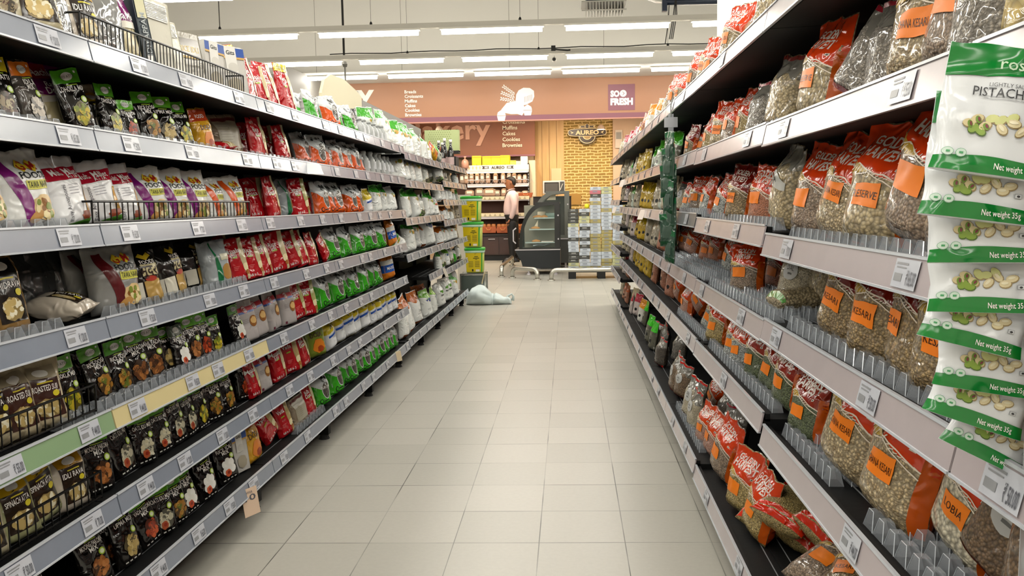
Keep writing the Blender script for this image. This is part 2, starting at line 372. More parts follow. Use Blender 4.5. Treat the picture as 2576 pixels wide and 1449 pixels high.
def blacktan(seed):
    P = Pack(.145, .172, .065, film('15120e', .2, .5), seed, p=2.8, fill=.6, seal=.07, crum=.004, name='bag')
    P.patch(-.1, .97, .03, lambda u: .45 - .1 * abs(u - .4), film('b3914f', .26, .4), 'food_picture', 0, 6, 5); P.patch(-.97, -.2, .1, .4, film('d7d3c2', .3, .4), 'food_picture', 0, 4, 3)
    P.patch(-.1, .85, .5, .7, C_('c7bb8e'), 'printed_label', 1, 4, 3); P.text('मुद्रा', .35, .6, .03, C_('2a1a10'), 'printed_label', 2, .03); P.ell(.3, .44, .32, .05, C_('a4301c'), 'printed_label', 2)
    P.poly([(.0, .84), (.2, .91), (.36, .86), (.55, .91), (.7, .84), (.36, .77)], C_('d8b92c'), 'printed_label', 1); P.text('FOODS', .35, .74, .012, None, 'printed_label', 2, .02); return P
def greenstripe(seed):
    P = Pack(.14, .175, .065, film('9fa6a8', .26, .5), seed, p=2.8, fill=.6, crum=.004, name='bag')
    P.patch(lambda v: -.4 + .2 * v, lambda v: -.05 + .1 * math.sin(v * 6), .03, .95, film('0d6a3c', .26, .4), 'printed_band', 0, 3, 10)
    P.ell(.45, .3, .4, .16, C_('a87c3e'), 'food_picture', 1, wob=.3); P.patch(.1, .8, .55, .68, C_('c5c2a8'), 'food_picture', 1, 3, 2); return P
def seedbag(seed, col='38a81c', name='TUR DAL', w=.14, h=.172):
    P = Pack(w, h, .075, film('cfd3d3', .2, .6), seed, p=2.4, fill=.66, seal=.08, crum=.005, name='bag')
    P.patch(-.99, .99, .02, lambda u: .47 + .16 * u * u - .1 * u, film(col, .22, .5), 'printed_base', 0, 10, 6)
    P.ell(.2, .46, .5, .27, C_('d9dedb', .15), 'window', 1); P.ell(.2, .46, .45, .245, pulse('dark_seed', '2a221c', '6a5c4c', 210, .9), 'window', 2)
    P.text(name, .2, .56, .014, WHITE, 'window', 3, .02); P.cluster(.1, .8, .6, .08, 9, .007, [C_('2a2a28'), C_('6a6e6c')], 'printed_top', 1, seed)
    P.ell(-.5, .17, .16, .07, BLACKP, 'printed_base', 1); P.ell(-.5, .17, .1, .045, C_(col), 'printed_base', 2)
    P.patch(-.3, .3, .14, .17, BLACKP, 'printed_base', 1, 3, 1); return P
def sugarbag(seed, top='3f9c2a', w=.17, h=.24, logo='c89a3c', txtc='3a3a3a', word=''):
    P = Pack(w, h, .1, film('e9ebe6', .26, .6), seed, p=2.2, fill=.62, seal=.06, crum=.004, name='bag')
    P.patch(-.99, .99, lambda u: .68 - .08 * u, .985, film(top, .24, .5), 'printed_top', 0, 8, 4)
    P.ell(.2, .6, .3, .07, C_(logo), 'logo', 1, wob=.2); P.cluster(.0, .62, .4, .05, 6, .008, [C_('5a9a3a'), C_(logo)], 'logo', 1, seed)
    if word: P.text(word, 0, .48, .024, C_(txtc), 'logo', 1, .03)
    P.patch(-.5, .1, .3, .31, C_('8a8d8a'), 'logo', 1, 3, 1); P.patch(-.5, -.1, .27, .278, C_('8a8d8a'), 'logo', 1, 3, 1); return P
def specklebag(seed):
    P = Pack(.15, .19, .09, film('d3d5cd', .24, .55), seed, p=2.3, fill=.62, crum=.004, name='bag')
    P.patch(-.95, .95, .03, lambda u: .3 + .05 * math.sin(u * 9), C_('cfc9b0'), 'printed_base', 0, 8, 2); P.cluster(0, .16, .85, .1, 22, .01, [C_('1e2a12'), C_('5c8a2c'), C_('3a3222')], 'printed_base', 1, seed, 1.6); return P
def saltbag(seed):
    P = Pack(.125, .178, .08, film('e6e7e8', .26, .5), seed, p=2.5, fill=.66, seal=.06, crum=.0035, name='bag')
    P.patch(-.99, .99, lambda u: .57 + .05 * u, .985, film('e0c61c', .24, .45), 'printed_top', 0, 8, 4); P.cluster(0, .75, .6, .1, 8, .008, [C_('8a7a1a'), C_('efe7a8')], 'printed_top', 1, seed)
    P.patch(-.8, .7, lambda u: .43 + .05 * u, lambda u: .5 + .05 * u, C_('1d4ea8'), 'blue_band', 1, 6, 1)
    P.patch(-.8, .8, .03, .05, C_('c9b32c'), 'base_line', 1, 4, 1); P.text('SALT', .1, .4, .014, C_('9a9ca0'), 'lettering', 1, .01); return P
def brownbag(seed, top='b05a12'):
    P = Pack(.19, .29, .11, film('e9eae6', .26, .55), seed, p=2.2, fill=.6, seal=.08, crum=.005, name='bag')
    P.patch(-.99, .99, lambda u: .68 + .05 * math.sin(5 * u), .985, film(top, .2, .6), 'printed_top', 0, 10, 4); P.patch(-.8, .8, .01, .1, film('a05018', .24, .5), 'printed_base', 0, 6, 2)
    P.text('2 kg', .1, .4, .02, C_('55514a'), 'logo', 1, .01); P.patch(-.4, .4, .3, .31, C_('8a8d8a'), 'logo', 1, 3, 1); return P
def multibag(seed):
    P = Pack(.15, .22, .08, film('d4781a', .22, .5), seed, p=2.6, fill=.62, crum=.004, name='bag')
    P.patch(-.98, .98, .22, .5, film('1c58b4', .22, .5), 'blue_band', 0, 8, 3); P.patch(-.98, .98, .47, .62, film('e5e2d8', .25, .4), 'blue_band', 1, 8, 2); P.patch(-.98, .98, .84, .98, film('7a2a10', .25, .4), 'printed_top', 0, 6, 2)
    P.text('MAXX', 0, .36, .022, None, 'blue_band', 2, .03); return P
def clearflour(seed, c='b3aa8c', lab='d3b32c', w=.16, h=.19, t='ATTA', lc='251a10', k=.9):
    P = Pack(w * .95, h * k, .065, film(c, .2, .7), seed, p=2.5, fill=.62, seal=.1, crum=.005, name='bag')
    P.patch(-.3, .75, .14, .82, film(lc, .25, .4), 'printed_label', 0, 6, 8); P.patch(-.3, .75, .66, .82, film(lab, .25, .4), 'printed_label', 1, 4, 2); P.ell(.22, .73, .25, .05, C_('e8e6dc'), 'printed_label', 2)
    P.patch(0, .5, .6, .615, C_('d8c832'), 'printed_label', 1, 3, 1)
    P.text(t, .22, .54, .0135, None, 'printed_label', 2, .02, width=min(.07, .0115 * len(t))); P.ell(.2, .28, .4, .12, C_('8f7a48'), 'printed_label', 1.5, wob=.3); P.cluster(.2, .28, .35, .09, 34, .007, [C_('d6c696'), C_('e9e2c6'), C_('c4ab6c')], 'printed_label', 2, seed)
    P.ell(.55, .45, .13, .04, C_('d3c42c'), 'printed_label', 2); return P
def foil(seed):
    P = Pack(.14, .19, .05, film('b9babb', .16, 1.0, metal=.8), seed, p=2.6, fill=.6, crum=.006, name='bag'); return P
def boxpack(seed, kind=0):
    if kind == 0:
        P = Carton(.11, .2, .05, flat('carton_grey', 'c3c0b9', .3)); P.patch(-1, 1, .8, .97, C_('2a4f9c'), 'printed_band', 0, 2, 1); P.patch(-1, 1, .76, .8, C_('c9a25a'), 'printed_band', 0, 2, 1)
        P.patch(-.55, .35, .5, 1.0, C_('d9d7d0'), 'label', .5, 2, 2); P.text('Gits', -.1, .88, .016, BLACKP, 'label', 2, .02); P.ell(0, .6, .4, .09, C_('c9c6bd'), 'label', 1.5); P.ell(0, .25, .6, .16, C_('a89f8a'), 'picture', 1, wob=.2)
    elif kind == 1:
        P = Carton(.13, .23, .05, flat('carton_clear', 'cdcabb', .18, bump=.3)); P.patch(-.8, .8, .72, .95, film('e3e3dc', .1, .9), 'printed_band', 0, 4, 3)
        for k in range(9): P.patch(-.75, .75, .74 + k * .022, .748 + k * .022, C_('8f918f'), 'printed_band', 1, 3, 1)
    elif kind == 2:
        P = Carton(.045, .22, .09, flat('carton_teal', '26323a', .3)); P.text('IDIYAPPAM', 0, .5, .02, C_('a9b0b0'), 'label', 1, .01, rot=PI / 2, width=.13); P.patch(-.8, .8, .72, .98, C_('c8c4a0'), 'printed_band', 0, 2, 1); P.patch(-.5, .5, .05, .2, WHITE, 'label', 1, 1, 1)
    else:
        P = Carton(.15, .18, .05, flat('carton_smoke', '9c988c', .14, bump=.3)); P.patch(-.85, .85, .5, .88, C_('40382c', .15), 'label', 0, 4, 2); P.text('RICE IDLI', 0, .68, .02, C_('d8c078'), 'label', 1, .02, width=.11); P.patch(-.8, .8, .5, .54, C_('b89a40'), 'label', 1, 2, 1)
    return P
def purple(seed):
    P = Pack(.15, .2, .06, film('b9ad84', .22, .6), seed, p=3, fill=.5, seal=.05, crum=.003, name='pouch')
    P.patch(-.98, .98, lambda u: .48 - .06 * u, .96, film('6c1058', .2, .5), 'printed_top', 0, 8, 5); P.patch(-.98, .1, .74, .94, C_('8a1626'), 'printed_top', 1, 4, 2); P.text('Aachi', -.3, .83, .02, None, 'printed_top', 2, .02)
    P.text('Rava', -.1, .66, .016, None, 'printed_top', 2, .01); P.text('Dosa Mix', .2, .57, .018, None, 'printed_top', 2, .02); P.patch(-.9, .9, .42, .5, C_('c9c3b4'), 'printed_top', 1, 6, 1); return P
def yelpack(seed, top='b3401c', main='c9951e'):
    P = Pack(.13, .18, .06, film(main, .22, .5), seed, p=3, fill=.5, crum=.004, name='pouch')
    P.patch(-.98, .98, .7, .97, film(top, .22, .5), 'printed_top', 0, 6, 3); P.text('FOOD', 0, .82, .016, None, 'printed_top', 1, .02); P.text('DOSA', 0, .55, .02, C_('4a2a10'), 'printed_top', 1, .02); P.ell(.1, .28, .6, .16, C_('d47a1c'), 'picture', 1, wob=.3); P.ell(.2, .2, .3, .08, C_('9a3a10'), 'picture', 2, wob=.3); return P
def notebag(seed):
    P = Pack(.2, .17, .06, film('8a7a64', .18, .7), seed, p=3, fill=.6, seal=.12, crum=.004, name='bag'); P.patch(-.7, .9, .2, .92, C_('a39c88'), 'back_label', 0, 6, 5); P.patch(-.7, .9, .84, .92, C_('5e1c16'), 'back_label', 1, 4, 1)
    for k in range(8): P.patch(-.6, .1 + .1 * (k % 3), .76 - k * .06, .765 - k * .06, C_('5a5448'), 'back_label', 1, 3, 1)
    return P
def jar(seed):
    P = MB(); g = flat('pet_grey', 'a7aaa8', .12, bump=.2, bscale=90)
    rings = []
    for z, r in ((0, .026), (.004, .03), (.03, .031), (.05, .028), (.07, .031), (.1, .031), (.118, .024), (.125, .017), (.14, .017), (.141, .02), (.155, .02), (.156, .0)):
        rings.append([(r * math.cos(2 * PI * k / 10), r * math.sin(2 * PI * k / 10), z) for k in range(10)])
    P.loft(rings, g); me = P.mesh('bottle'); me.polygons.foreach_set('use_smooth', [True] * len(me.polygons))
    L = MB(); L.loft([[(.0318 * math.cos(-1.9 + k * .3), .0318 * math.sin(-2.2 + k * .25), z) for k in range(6)] for z in (.04, .09)], flat('label_paper', 'c4c6c8', .4), cap=False)
    return ('bottle', me, [('label', L.mesh('label'))])
def gh(seed, cont, w=.17, h=.21, d=.09, st='KESARI', fill=.55, hdr='cc3a0e', lean=0):
    P = Pack(w, h, d, cont, seed, p=2.3, fill=fill, seal=.05, crum=.0055, dbot=.35, bot=.14, nu=14, nv=22, name='bag')
    hd = film(hdr, .17, .65); og = film('c9560f', .2, .6)
    P.patch(-.99, .99, lambda u: .575 - .1 * u, .985, hd, 'printed_header', 0, 12, 8)
    P.patch(.84, 1.0, .04, .64, og, 'printed_gusset', 0, 3, 12); P.patch(-1, 1.0, .01, .985, film('c2460e', .2, .6), 'printed_back', 0, 10, 14, side=1)
    P.text('GOLDEN', .0, .84, .018, C_('e9ddd2', .25), 'printed_header', 1, .03, rot=-.05, width=.09); P.text('HARVEST', .0, .735, .019, C_('e9ddd2', .25), 'printed_header', 1, .04, rot=-.05, width=.105)
    P.patch(.55, .68, .6, .63, C_('d8d0c0'), 'printed_header', 1, 1, 1); P.ell(.615, .615, .035, .009, BLACKP, 'printed_header', 2)
    # field motif: ochre leaf and white furrow lines
    P.poly([(-.95, .53), (-.75, .67), (-.45, .63), (-.1, .575), (-.5, .55)], C_('bd9a30'), 'field_motif', 1)
    wl = C_('e6d8c6')
    P.line([(-.95, .54), (-.5, .63), (-.1, .585), (.35, .565), (.85, .485)], .0012, wl, 'field_motif', 2); P.line([(-.5, .54), (-.1, .57), (.4, .51), (.85, .43)], .001, wl, 'field_motif', 2)
    for k in range(13):
        u = -.6 + k * .11; P.line([(u, .55 - .05 * max(0, u)), (u + .1, .61 - .12 * max(0, u + .1) - (.02 if u > 0 else 0))], .0007, wl, 'field_motif', 2)
    if st is not None:
        rs = random.Random(seed); a_, b_ = rs.uniform(-.16, .14), rs.uniform(-.05, .03); k_ = rs.uniform(.82, 1.0)
        P.patch(-.08 + a_ - .42 * k_, -.08 + a_ + .42 * k_, .41 + b_ - .1 * k_, lambda u: .41 + b_ + .1 * k_ + .03 * u * (1 if seed % 2 else -1), flat('sticker_orange', 'ea7c10', .45), 'sticker', 3, 5, 3)
        if st: P.text(st, -.1 + a_, .41 + b_, .0125, C_('3a1a08'), 'sticker', 4, .005, width=min(.062, .009 * len(st)))
    P.parts = {k: P.parts[k] for k in P.parts}
    return P
def roundst(seed, cont, bottom='c41f12', w=.155, h=.19, st=1, sc='b9b9b6'):
    P = Pack(w, h, .085, cont, seed, p=2.3, fill=.58, seal=.06, crum=.006, name='bag')
    P.patch(-.99, .99, lambda u: .7 + .04 * math.sin(6 * u), .985, film('77746c', .12, .9), 'clear_top', 0, 10, 5)
    if bottom: P.patch(-.97, .97, .0, .07, film(bottom, .25, .5), 'red_seal', 1, 8, 1); P.patch(-.97, .97, .93, .985, film(bottom, .25, .5), 'red_seal#2', 1, 8, 1)
    if st: P.ell(.0, .56, .42, .14, C_(sc, .4), 'round_sticker', 3, n=20); P.text('DAL', 0, .6, .012, C_('3c3c3a'), 'round_sticker', 4, .01); P.patch(-.12, .12, .5, .53, C_('6a6a68'), 'round_sticker', 4, 2, 1)
    return P
def whlabel(seed, cont, t='CHANA'):
    P = Pack(.155, .2, .085, cont, seed, p=2.3, fill=.6, seal=.06, crum=.006, name='bag')
    P.patch(-.99, .99, lambda u: .74 + .03 * math.sin(6 * u), .985, film('8b887e', .12, .9), 'clear_top', 0, 10, 4)
    P.patch(-.95, .75, .46, lambda u: .66 - .16 * max(0, u - .1), C_('b9b9b2', .3), 'white_label', 2, 6, 3); P.text(t, -.25, .58, .014, BLACKP, 'white_label', 3, .02, rot=-.05); P.text('500g', -.25, .51, .012, BLACKP, 'white_label', 3, .01); return P
def slim(seed, top, body, w=.11, h=.2, word=''):
    P = Pack(w, h, .05, body, seed, p=2.6, fill=.55, seal=.06, crum=.004, name='pouch'); P.patch(-.99, .99, .62, .985, film(top, .22, .5), 'printed_top', 0, 6, 4)
    P.ell(.1, .3, .3, .06, BLACKP, 'printed_top', 1); 
    if word: P.text(word, 0, .8, .018, C_('2a2a10'), 'printed_top', 1, .02)
    return P
def sliding(seed, cont):
    P = Pack(.2, .23, .1, cont, seed, p=2.2, fill=.7, seal=.1, crum=.006, name='bag')
    P.patch(-.99, .99, .86, .985, film('cf2a0c', .24, .7), 'gathered_seal', 0, 10, 2); P.patch(-.99, .99, .0, .12, film('cf2a0c', .24, .7), 'gathered_seal#2', 0, 10, 2); return P
SPL = pulse('split_chana', 'b89b6c', 'e6d2a8', 165, ang=1); LEN = pulse('brown_lentil', '7c6652', 'ae9880', 200); MNG = pulse('green_moong', '4a5636', '6f7a52', 260)
BEN = pulse('white_bean', 'cfc4a6', 'ece4cc', 150); CHK = pulse('chickpea', 'a48f66', 'd0be96', 138); SPK = pulse('speckled_seed', '6b7068', 'd5d8d2', 240)
MAS = pulse('masoor', 'b8704c', 'd08a66', 330); BRN = pulse('brown_dal', '6a5238', '94785a', 200); TUR = pulse('yellow_dal', '9b8346', 'cfb87a', 210)
GRY = pulse('grey_pulse', '8b8274', 'c2b8a8', 165, ang=1); PNK = pulse('pink_dal', 'b9836c', 'cf9c86', 380); DRK = pulse('dark_seed', '2a221c', '6a5c4c', 210); PAS = pulse('pasta', 'b79a48', 'e0cb84', 45)
PEA = pulse('split_pea', '967a50', 'c6a974', 170, ang=1); PAL = pulse('pale_grain', 'b7a98a', 'd9ceb2', 300)
BR = 'black pouch with green header'
# code: (maker, look, category)
T = {
 'd1': (lambda s: desi(s), 'black rice mix pouch showing white cakes', 'food pouch'),
 'd2': (lambda s: desi(s, t1='DAHI VADA', food=('7a4a22', 'a46a34', '5a3216'), spot=None), 'black pouch showing brown fritters', 'food pouch'),
 'd3': (lambda s: desi(s, t1='RICE DOSA', food=('9a6a22', 'b98a3a', '5c6a22'), spot=None), 'black pouch showing folded brown pancake', 'food pouch'),
 'd4': (lambda s: desi(s, t1='DHOKLA MIX', t2='', food=('c8b22a', 'a39a22', '7a8a22'), spot=None), 'black pouch showing yellow cakes', 'food pouch'),
 'd5': (lambda s: desi(s, t1='MOONG PAKORA', food=('8a5022', 'a86a34', 'b87a44'), spot=None, hc='5fb41e'), 'black pouch showing orange brown balls', 'food pouch'),
 'd6': (lambda s: desi(s, t1='OATS IDLI MIX', t2='', food=('b9b49a', 'd3cfb8', 'c4bc9c'), spot='a8502a', hc='5aa81e'), 'black pouch showing pale oat cakes', 'food pouch'),
 'd7': (lambda s: desi(s, t1='VADA PAKORA', food=('a83c16', 'c4562a', '8a2a10'), spot=None, hc='5fb41e'), 'black pouch showing red fritters', 'food pouch'),
 'd8': (lambda s: desi(s, t1='UPMA MIX', t2='', food=('b39a5c', 'c4ae74', 'a48c4c'), spot=None, hc='5aa81e'), 'black pouch showing beige semolina', 'food pouch'),
 'd9': (lambda s: desi(s, t1='RICE IDLI', food=('f2f1ea', 'e9e8e0', 'f2f1ea'), spot='d05a2e', hc='203a16'), 'dark pouch showing bright white cakes', 'food pouch'),
 'dy': (lambda s: desi(s, hc='b9a81c', t1='PUTTU ATTA', t2='', food=('8a7a5c', 'b3a888', '4a2a22'), spot=None), 'black flour pouch with yellow header', 'food pouch'),
 'do': (lambda s: desi(s, hc='d8741a', t1='IDLI', food=('a89c8c', 'c9c0b0', 'b9ae9c'), spot=None, tint='4a4540'), 'glossy pouch with orange header', 'food pouch'),
 'r1': (lambda s: redmix(s), 'red breakfast mix pouch', 'food pouch'), 'r2': (lambda s: redmix(s, 'Rava', 'Dosa'), 'red pancake mix pouch', 'food pouch'),
 'r3': (lambda s: redmix(s, 'Rice', 'Idli', w=.122), 'red rice cake mix pouch', 'food pouch'), 'r4': (lambda s: redmix(s, 'Uttapam', 'Mix', w=.125, side='a9a868'), 'red uttapam mix pouch', 'food pouch'),
 'r5': (lambda s: redmix(s, 'Vada', '', side='b9a06a'), 'red doughnut mix pouch', 'food pouch'), 'r6': (lambda s: redmix(s, 'Masala', 'Idli', w=.1), 'narrow red masala mix pouch', 'food pouch'),
 'ry': (lambda s: redmix(s, 'Rava', 'Idli', 1, .23), 'tall red pouch with yellow header', 'food pouch'), 'gy': (lambda s: greybox(s), 'grey pouch with red and blue band', 'food pouch'),
 'pw': (lambda s: naan(s), 'white flatbread bag with purple stripe', 'food bag'), 'wr': (lambda s: redband(s), 'white flour bag with red band', 'food bag'), 'wo': (lambda s: orangeband(s), 'white bag with orange stripe', 'food bag'),
 'pd': (lambda s: naan(s, '5a1418', dark=1), 'white bag with dark red stripe', 'food bag'), 'bt': (lambda s: blacktan(s), 'black and tan snack bag', 'food bag'), 'gs': (lambda s: greenstripe(s), 'silver grey bag with green stripe', 'food bag'),
 'ob': (lambda s: seedbag(s, 'e0560f', 'POHA'), 'white and orange seed bag', 'food bag'), 'gb': (lambda s: seedbag(s), 'white and bright green seed bag', 'food bag'),
 'wg': (lambda s: sugarbag(s), 'large white sugar bag with green top', 'food bag'), 'ws': (lambda s: sugarbag(s, 'd5d8d4', .16, .2), 'plump plain white bag', 'food bag'), 'sp': (lambda s: specklebag(s), 'white bag with dark speckled base', 'food bag'),
 'wm': (lambda s: sugarbag(s, 'd9dbd4', .17, .24, '5a9a2a', '1a1a1a', 'mua'), 'white bag with black word', 'food bag'), 'wv': (lambda s: sugarbag(s, '7ab83a', .17, .25, '1c2c8a', '1a1a1a', ''), 'white and green bag with navy badge', 'food bag'),
 'wy': (lambda s: saltbag(s), 'white salt bag with yellow top', 'food bag'), 'wb': (lambda s: brownbag(s), 'white flour bag with amber top', 'food bag'), 'mb': (lambda s: multibag(s), 'orange and blue bag', 'food bag'),
 'cb': (lambda s: clearflour(s), 'clear flour bag with dark label', 'food bag'), 'cs': (lambda s: clearflour(s, 'a3a478', 'c9a31c', t='SPINACH ATTA'), 'clear greenish flour bag', 'food bag'), 'cr': (lambda s: clearflour(s, 'c9bfae', 'b98a1c', t='IDLI RAVA'), 'clear pale semolina bag', 'food bag'),
 'cj': (lambda s: clearflour(s, 'c3b695', 'a59a80', .17, .2, 'ROASTED SUJI', '3a1c12'), 'cream pack labelled roasted suji', 'food bag'), 'cc': (lambda s: clearflour(s, '8a6a3c', '14110c', .15, .22, 'CHIDRAVA', '17120c'), 'clear pack labelled chidrava', 'food bag'),
 'fo': (foil, 'crumpled silver foil bag', 'food bag'), 'b0': (lambda s: boxpack(s, 0), 'grey and blue mix carton', 'carton'), 'b1': (lambda s: boxpack(s, 1), 'clear wrapped white carton', 'carton'), 'b2': (lambda s: boxpack(s, 2), 'narrow dark teal carton', 'carton'), 'b3': (lambda s: boxpack(s, 3), 'smoky carton with gold lettering', 'carton'),
 'pk': (purple, 'purple pancake mix pouch', 'food pouch'), 'yo': (lambda s: yelpack(s), 'orange and yellow snack packet', 'food pouch'), 'yl': (lambda s: yelpack(s, 'a99a22', '7a8a2a'), 'yellow green snack packet', 'food pouch'),
 'nb': (notebag, 'brown clear bag with printed note', 'food bag'), 'jr': (jar, 'small clear plastic bottle', 'bottle'), 'dk': (lambda s: slim(s, '3a3c3c', film('4a4c4c', .25, .5)), 'dark grey bag', 'food bag'),
 'bw': (lambda s: sugarbag(s, 'b9bbb8', .14, .18, 'a8502a'), 'white bag with brown print', 'food bag'), 'rb': (lambda s: sugarbag(s, 'a98a5c', .14, .17, 'a8702a'), 'white bag with tan print', 'food bag'),
 'g1': (lambda s: gh(s, SPL, st='CHANA KESARI'), 'large orange header bag of split chickpeas', 'bag of pulses'), 'g2': (lambda s: gh(s, LEN, st=''), 'orange header bag of brown lentils', 'bag of pulses'),
 'g3': (lambda s: gh(s, MNG, .14, .168, .07, '', hdr='8c2410'), 'small bag of green moong', 'bag of pulses'), 'g4': (lambda s: gh(s, BEN, .155, .195, .085, 'LOBIA'), 'orange header bag of white beans', 'bag of pulses'),
 'g5': (lambda s: gh(s, SPK, .13, .165, .07, ''), 'orange header bag of speckled seeds', 'bag of pulses'), 'g6': (lambda s: gh(s, MAS, .135, .17, .07, ''), 'orange header bag of red lentils', 'bag of pulses'),
 'g7': (lambda s: gh(s, TUR, .15, .19, .08, ''), 'orange header bag of yellow dal', 'bag of pulses'), 'g8': (lambda s: gh(s, CHK, .17, .205, .09, 'RESERVE'), 'orange header bag of chickpeas', 'bag of pulses'), 'g9': (lambda s: gh(s, PEA, .16, .21, .085, 'KESARI', hdr='7a160a'), 'dark red header bag of split peas', 'bag of pulses'),
 'c1': (lambda s: roundst(s, BRN), 'brown dal bag with round sticker', 'bag of pulses'), 'c2': (lambda s: roundst(s, PAL), 'pale grain bag with round sticker', 'bag of pulses'), 'c3': (lambda s: whlabel(s, CHK), 'clear chickpea bag with white label', 'bag of pulses'), 'c4': (lambda s: roundst(s, GRY, '9a1c2c', st=0), 'clear bag of grey pulses', 'bag of pulses'),
 'c5': (lambda s: roundst(s, CHK, '7a2018', st=0), 'clear bag of chickpeas', 'bag of pulses'), 'c6': (lambda s: roundst(s, DRK, 'c41f12', st=0), 'dark seed bag with red tip', 'bag of pulses'), 'c7': (lambda s: roundst(s, PNK, 'c9602a', .13, .17, st=0), 'pinkish lentil bag', 'bag of pulses'),
 's1': (lambda s: slim(s, '4fae2a', film('b4bcae', .25, .5)), 'white pouch with bright green top', 'food pouch'), 's2': (lambda s: slim(s, 'd0ac10', film('b9982c', .25, .5), word='L'), 'yellow spice pouch', 'food pouch'), 's3': (lambda s: slim(s, 'c8561a', MAS), 'orange lentil pouch', 'food pouch'),
 's4': (lambda s: slim(s, 'a82a3a', film('bcaea8', .25, .5)), 'pink and white pouch', 'food pouch'), 's5': (lambda s: slim(s, 'b9ab8c', film('a79c86', .18, .8)), 'clear crinkled pouch', 'food pouch'), 's6': (lambda s: slim(s, 'd88a1c', film('d2cfc6', .25, .5)), 'white and amber pouch', 'food pouch'),
 'sg': (lambda s: slim(s, '35b81a', film('5c5a4c', .2, .6), .12, .21), 'dark pouch with vivid green top', 'food pouch'), 'ps': (lambda s: roundst(s, PAS, '5a3a22', .17, .22, st=0), 'clear bag of yellow pasta', 'bag of pasta'),
 'sl': (lambda s: sliding(s, TUR), 'yellow dal bag with gathered red ends', 'bag of pulses'), 'gl': (lambda s: roundst(s, CHK, '5f9a4c', .19, .2, st=0), 'chickpea bag with green seal', 'bag of pulses'),
 'oz': (lambda s: gh(s, PNK, .14, .165, .08, '', hdr='c8400e'), 'pale orange lentil bag', 'bag of pulses'),
}
PROTO = {}
NVAR = 3
def get_proto(code, var):
    k = (code, var)
    if k not in PROTO:
        p = T[code][0](hash_s(code) + var * 31); PROTO[k] = p if isinstance(p, tuple) else p.proto()
    return PROTO[k]
def hash_s(s): return sum(ord(c) * (i * 7 + 3) for i, c in enumerate(s))
THING = {'d': 'mix_pouch', 'r': 'mix_pouch'}
def thing_name(code):
    c = T[code][2]
    return {'food pouch': 'food_pouch', 'food bag': 'food_bag', 'carton': 'food_carton', 'bottle': 'plastic_bottle', 'bag of pulses': 'pulse_bag', 'bag of pasta': 'pasta_bag'}[c]
def place(code, M, scale=(1, 1, 1), var=0):
    nm, me, kids = get_proto(code, var)
    o = link(thing_name(code), me); o.matrix_world = M @ Matrix.Diagonal((*scale, 1))
    for kn, km in kids:
        c = bpy.data.objects.new(kn, km); COL.objects.link(c); c.parent = o
    return o
ORD = 'first second third fourth fifth sixth seventh eighth ninth tenth eleventh twelfth thirteenth fourteenth fifteenth sixteenth seventeenth eighteenth nineteenth twentieth'.split()
def ordn(i):
    if i < 20: return ORD[i]
    t = {2: 'twenty', 3: 'thirty', 4: 'forty'}[(i + 1) // 10]; r = (i + 1) % 10
    return (t[:-1] + 'ieth') if r == 0 else t + '-' + ORD[r - 1]
# ---------------------------------------------------------------- where a sight line through the photograph meets a plane
def ray(x, y): return cf + cr * ((x - 1288) / FPX) - cu * ((y - 724.5) / FPX)
def at(x, y, Y): d = ray(x, y); return Vector((0, 0, 1.2)) + d * (Y / d.y)
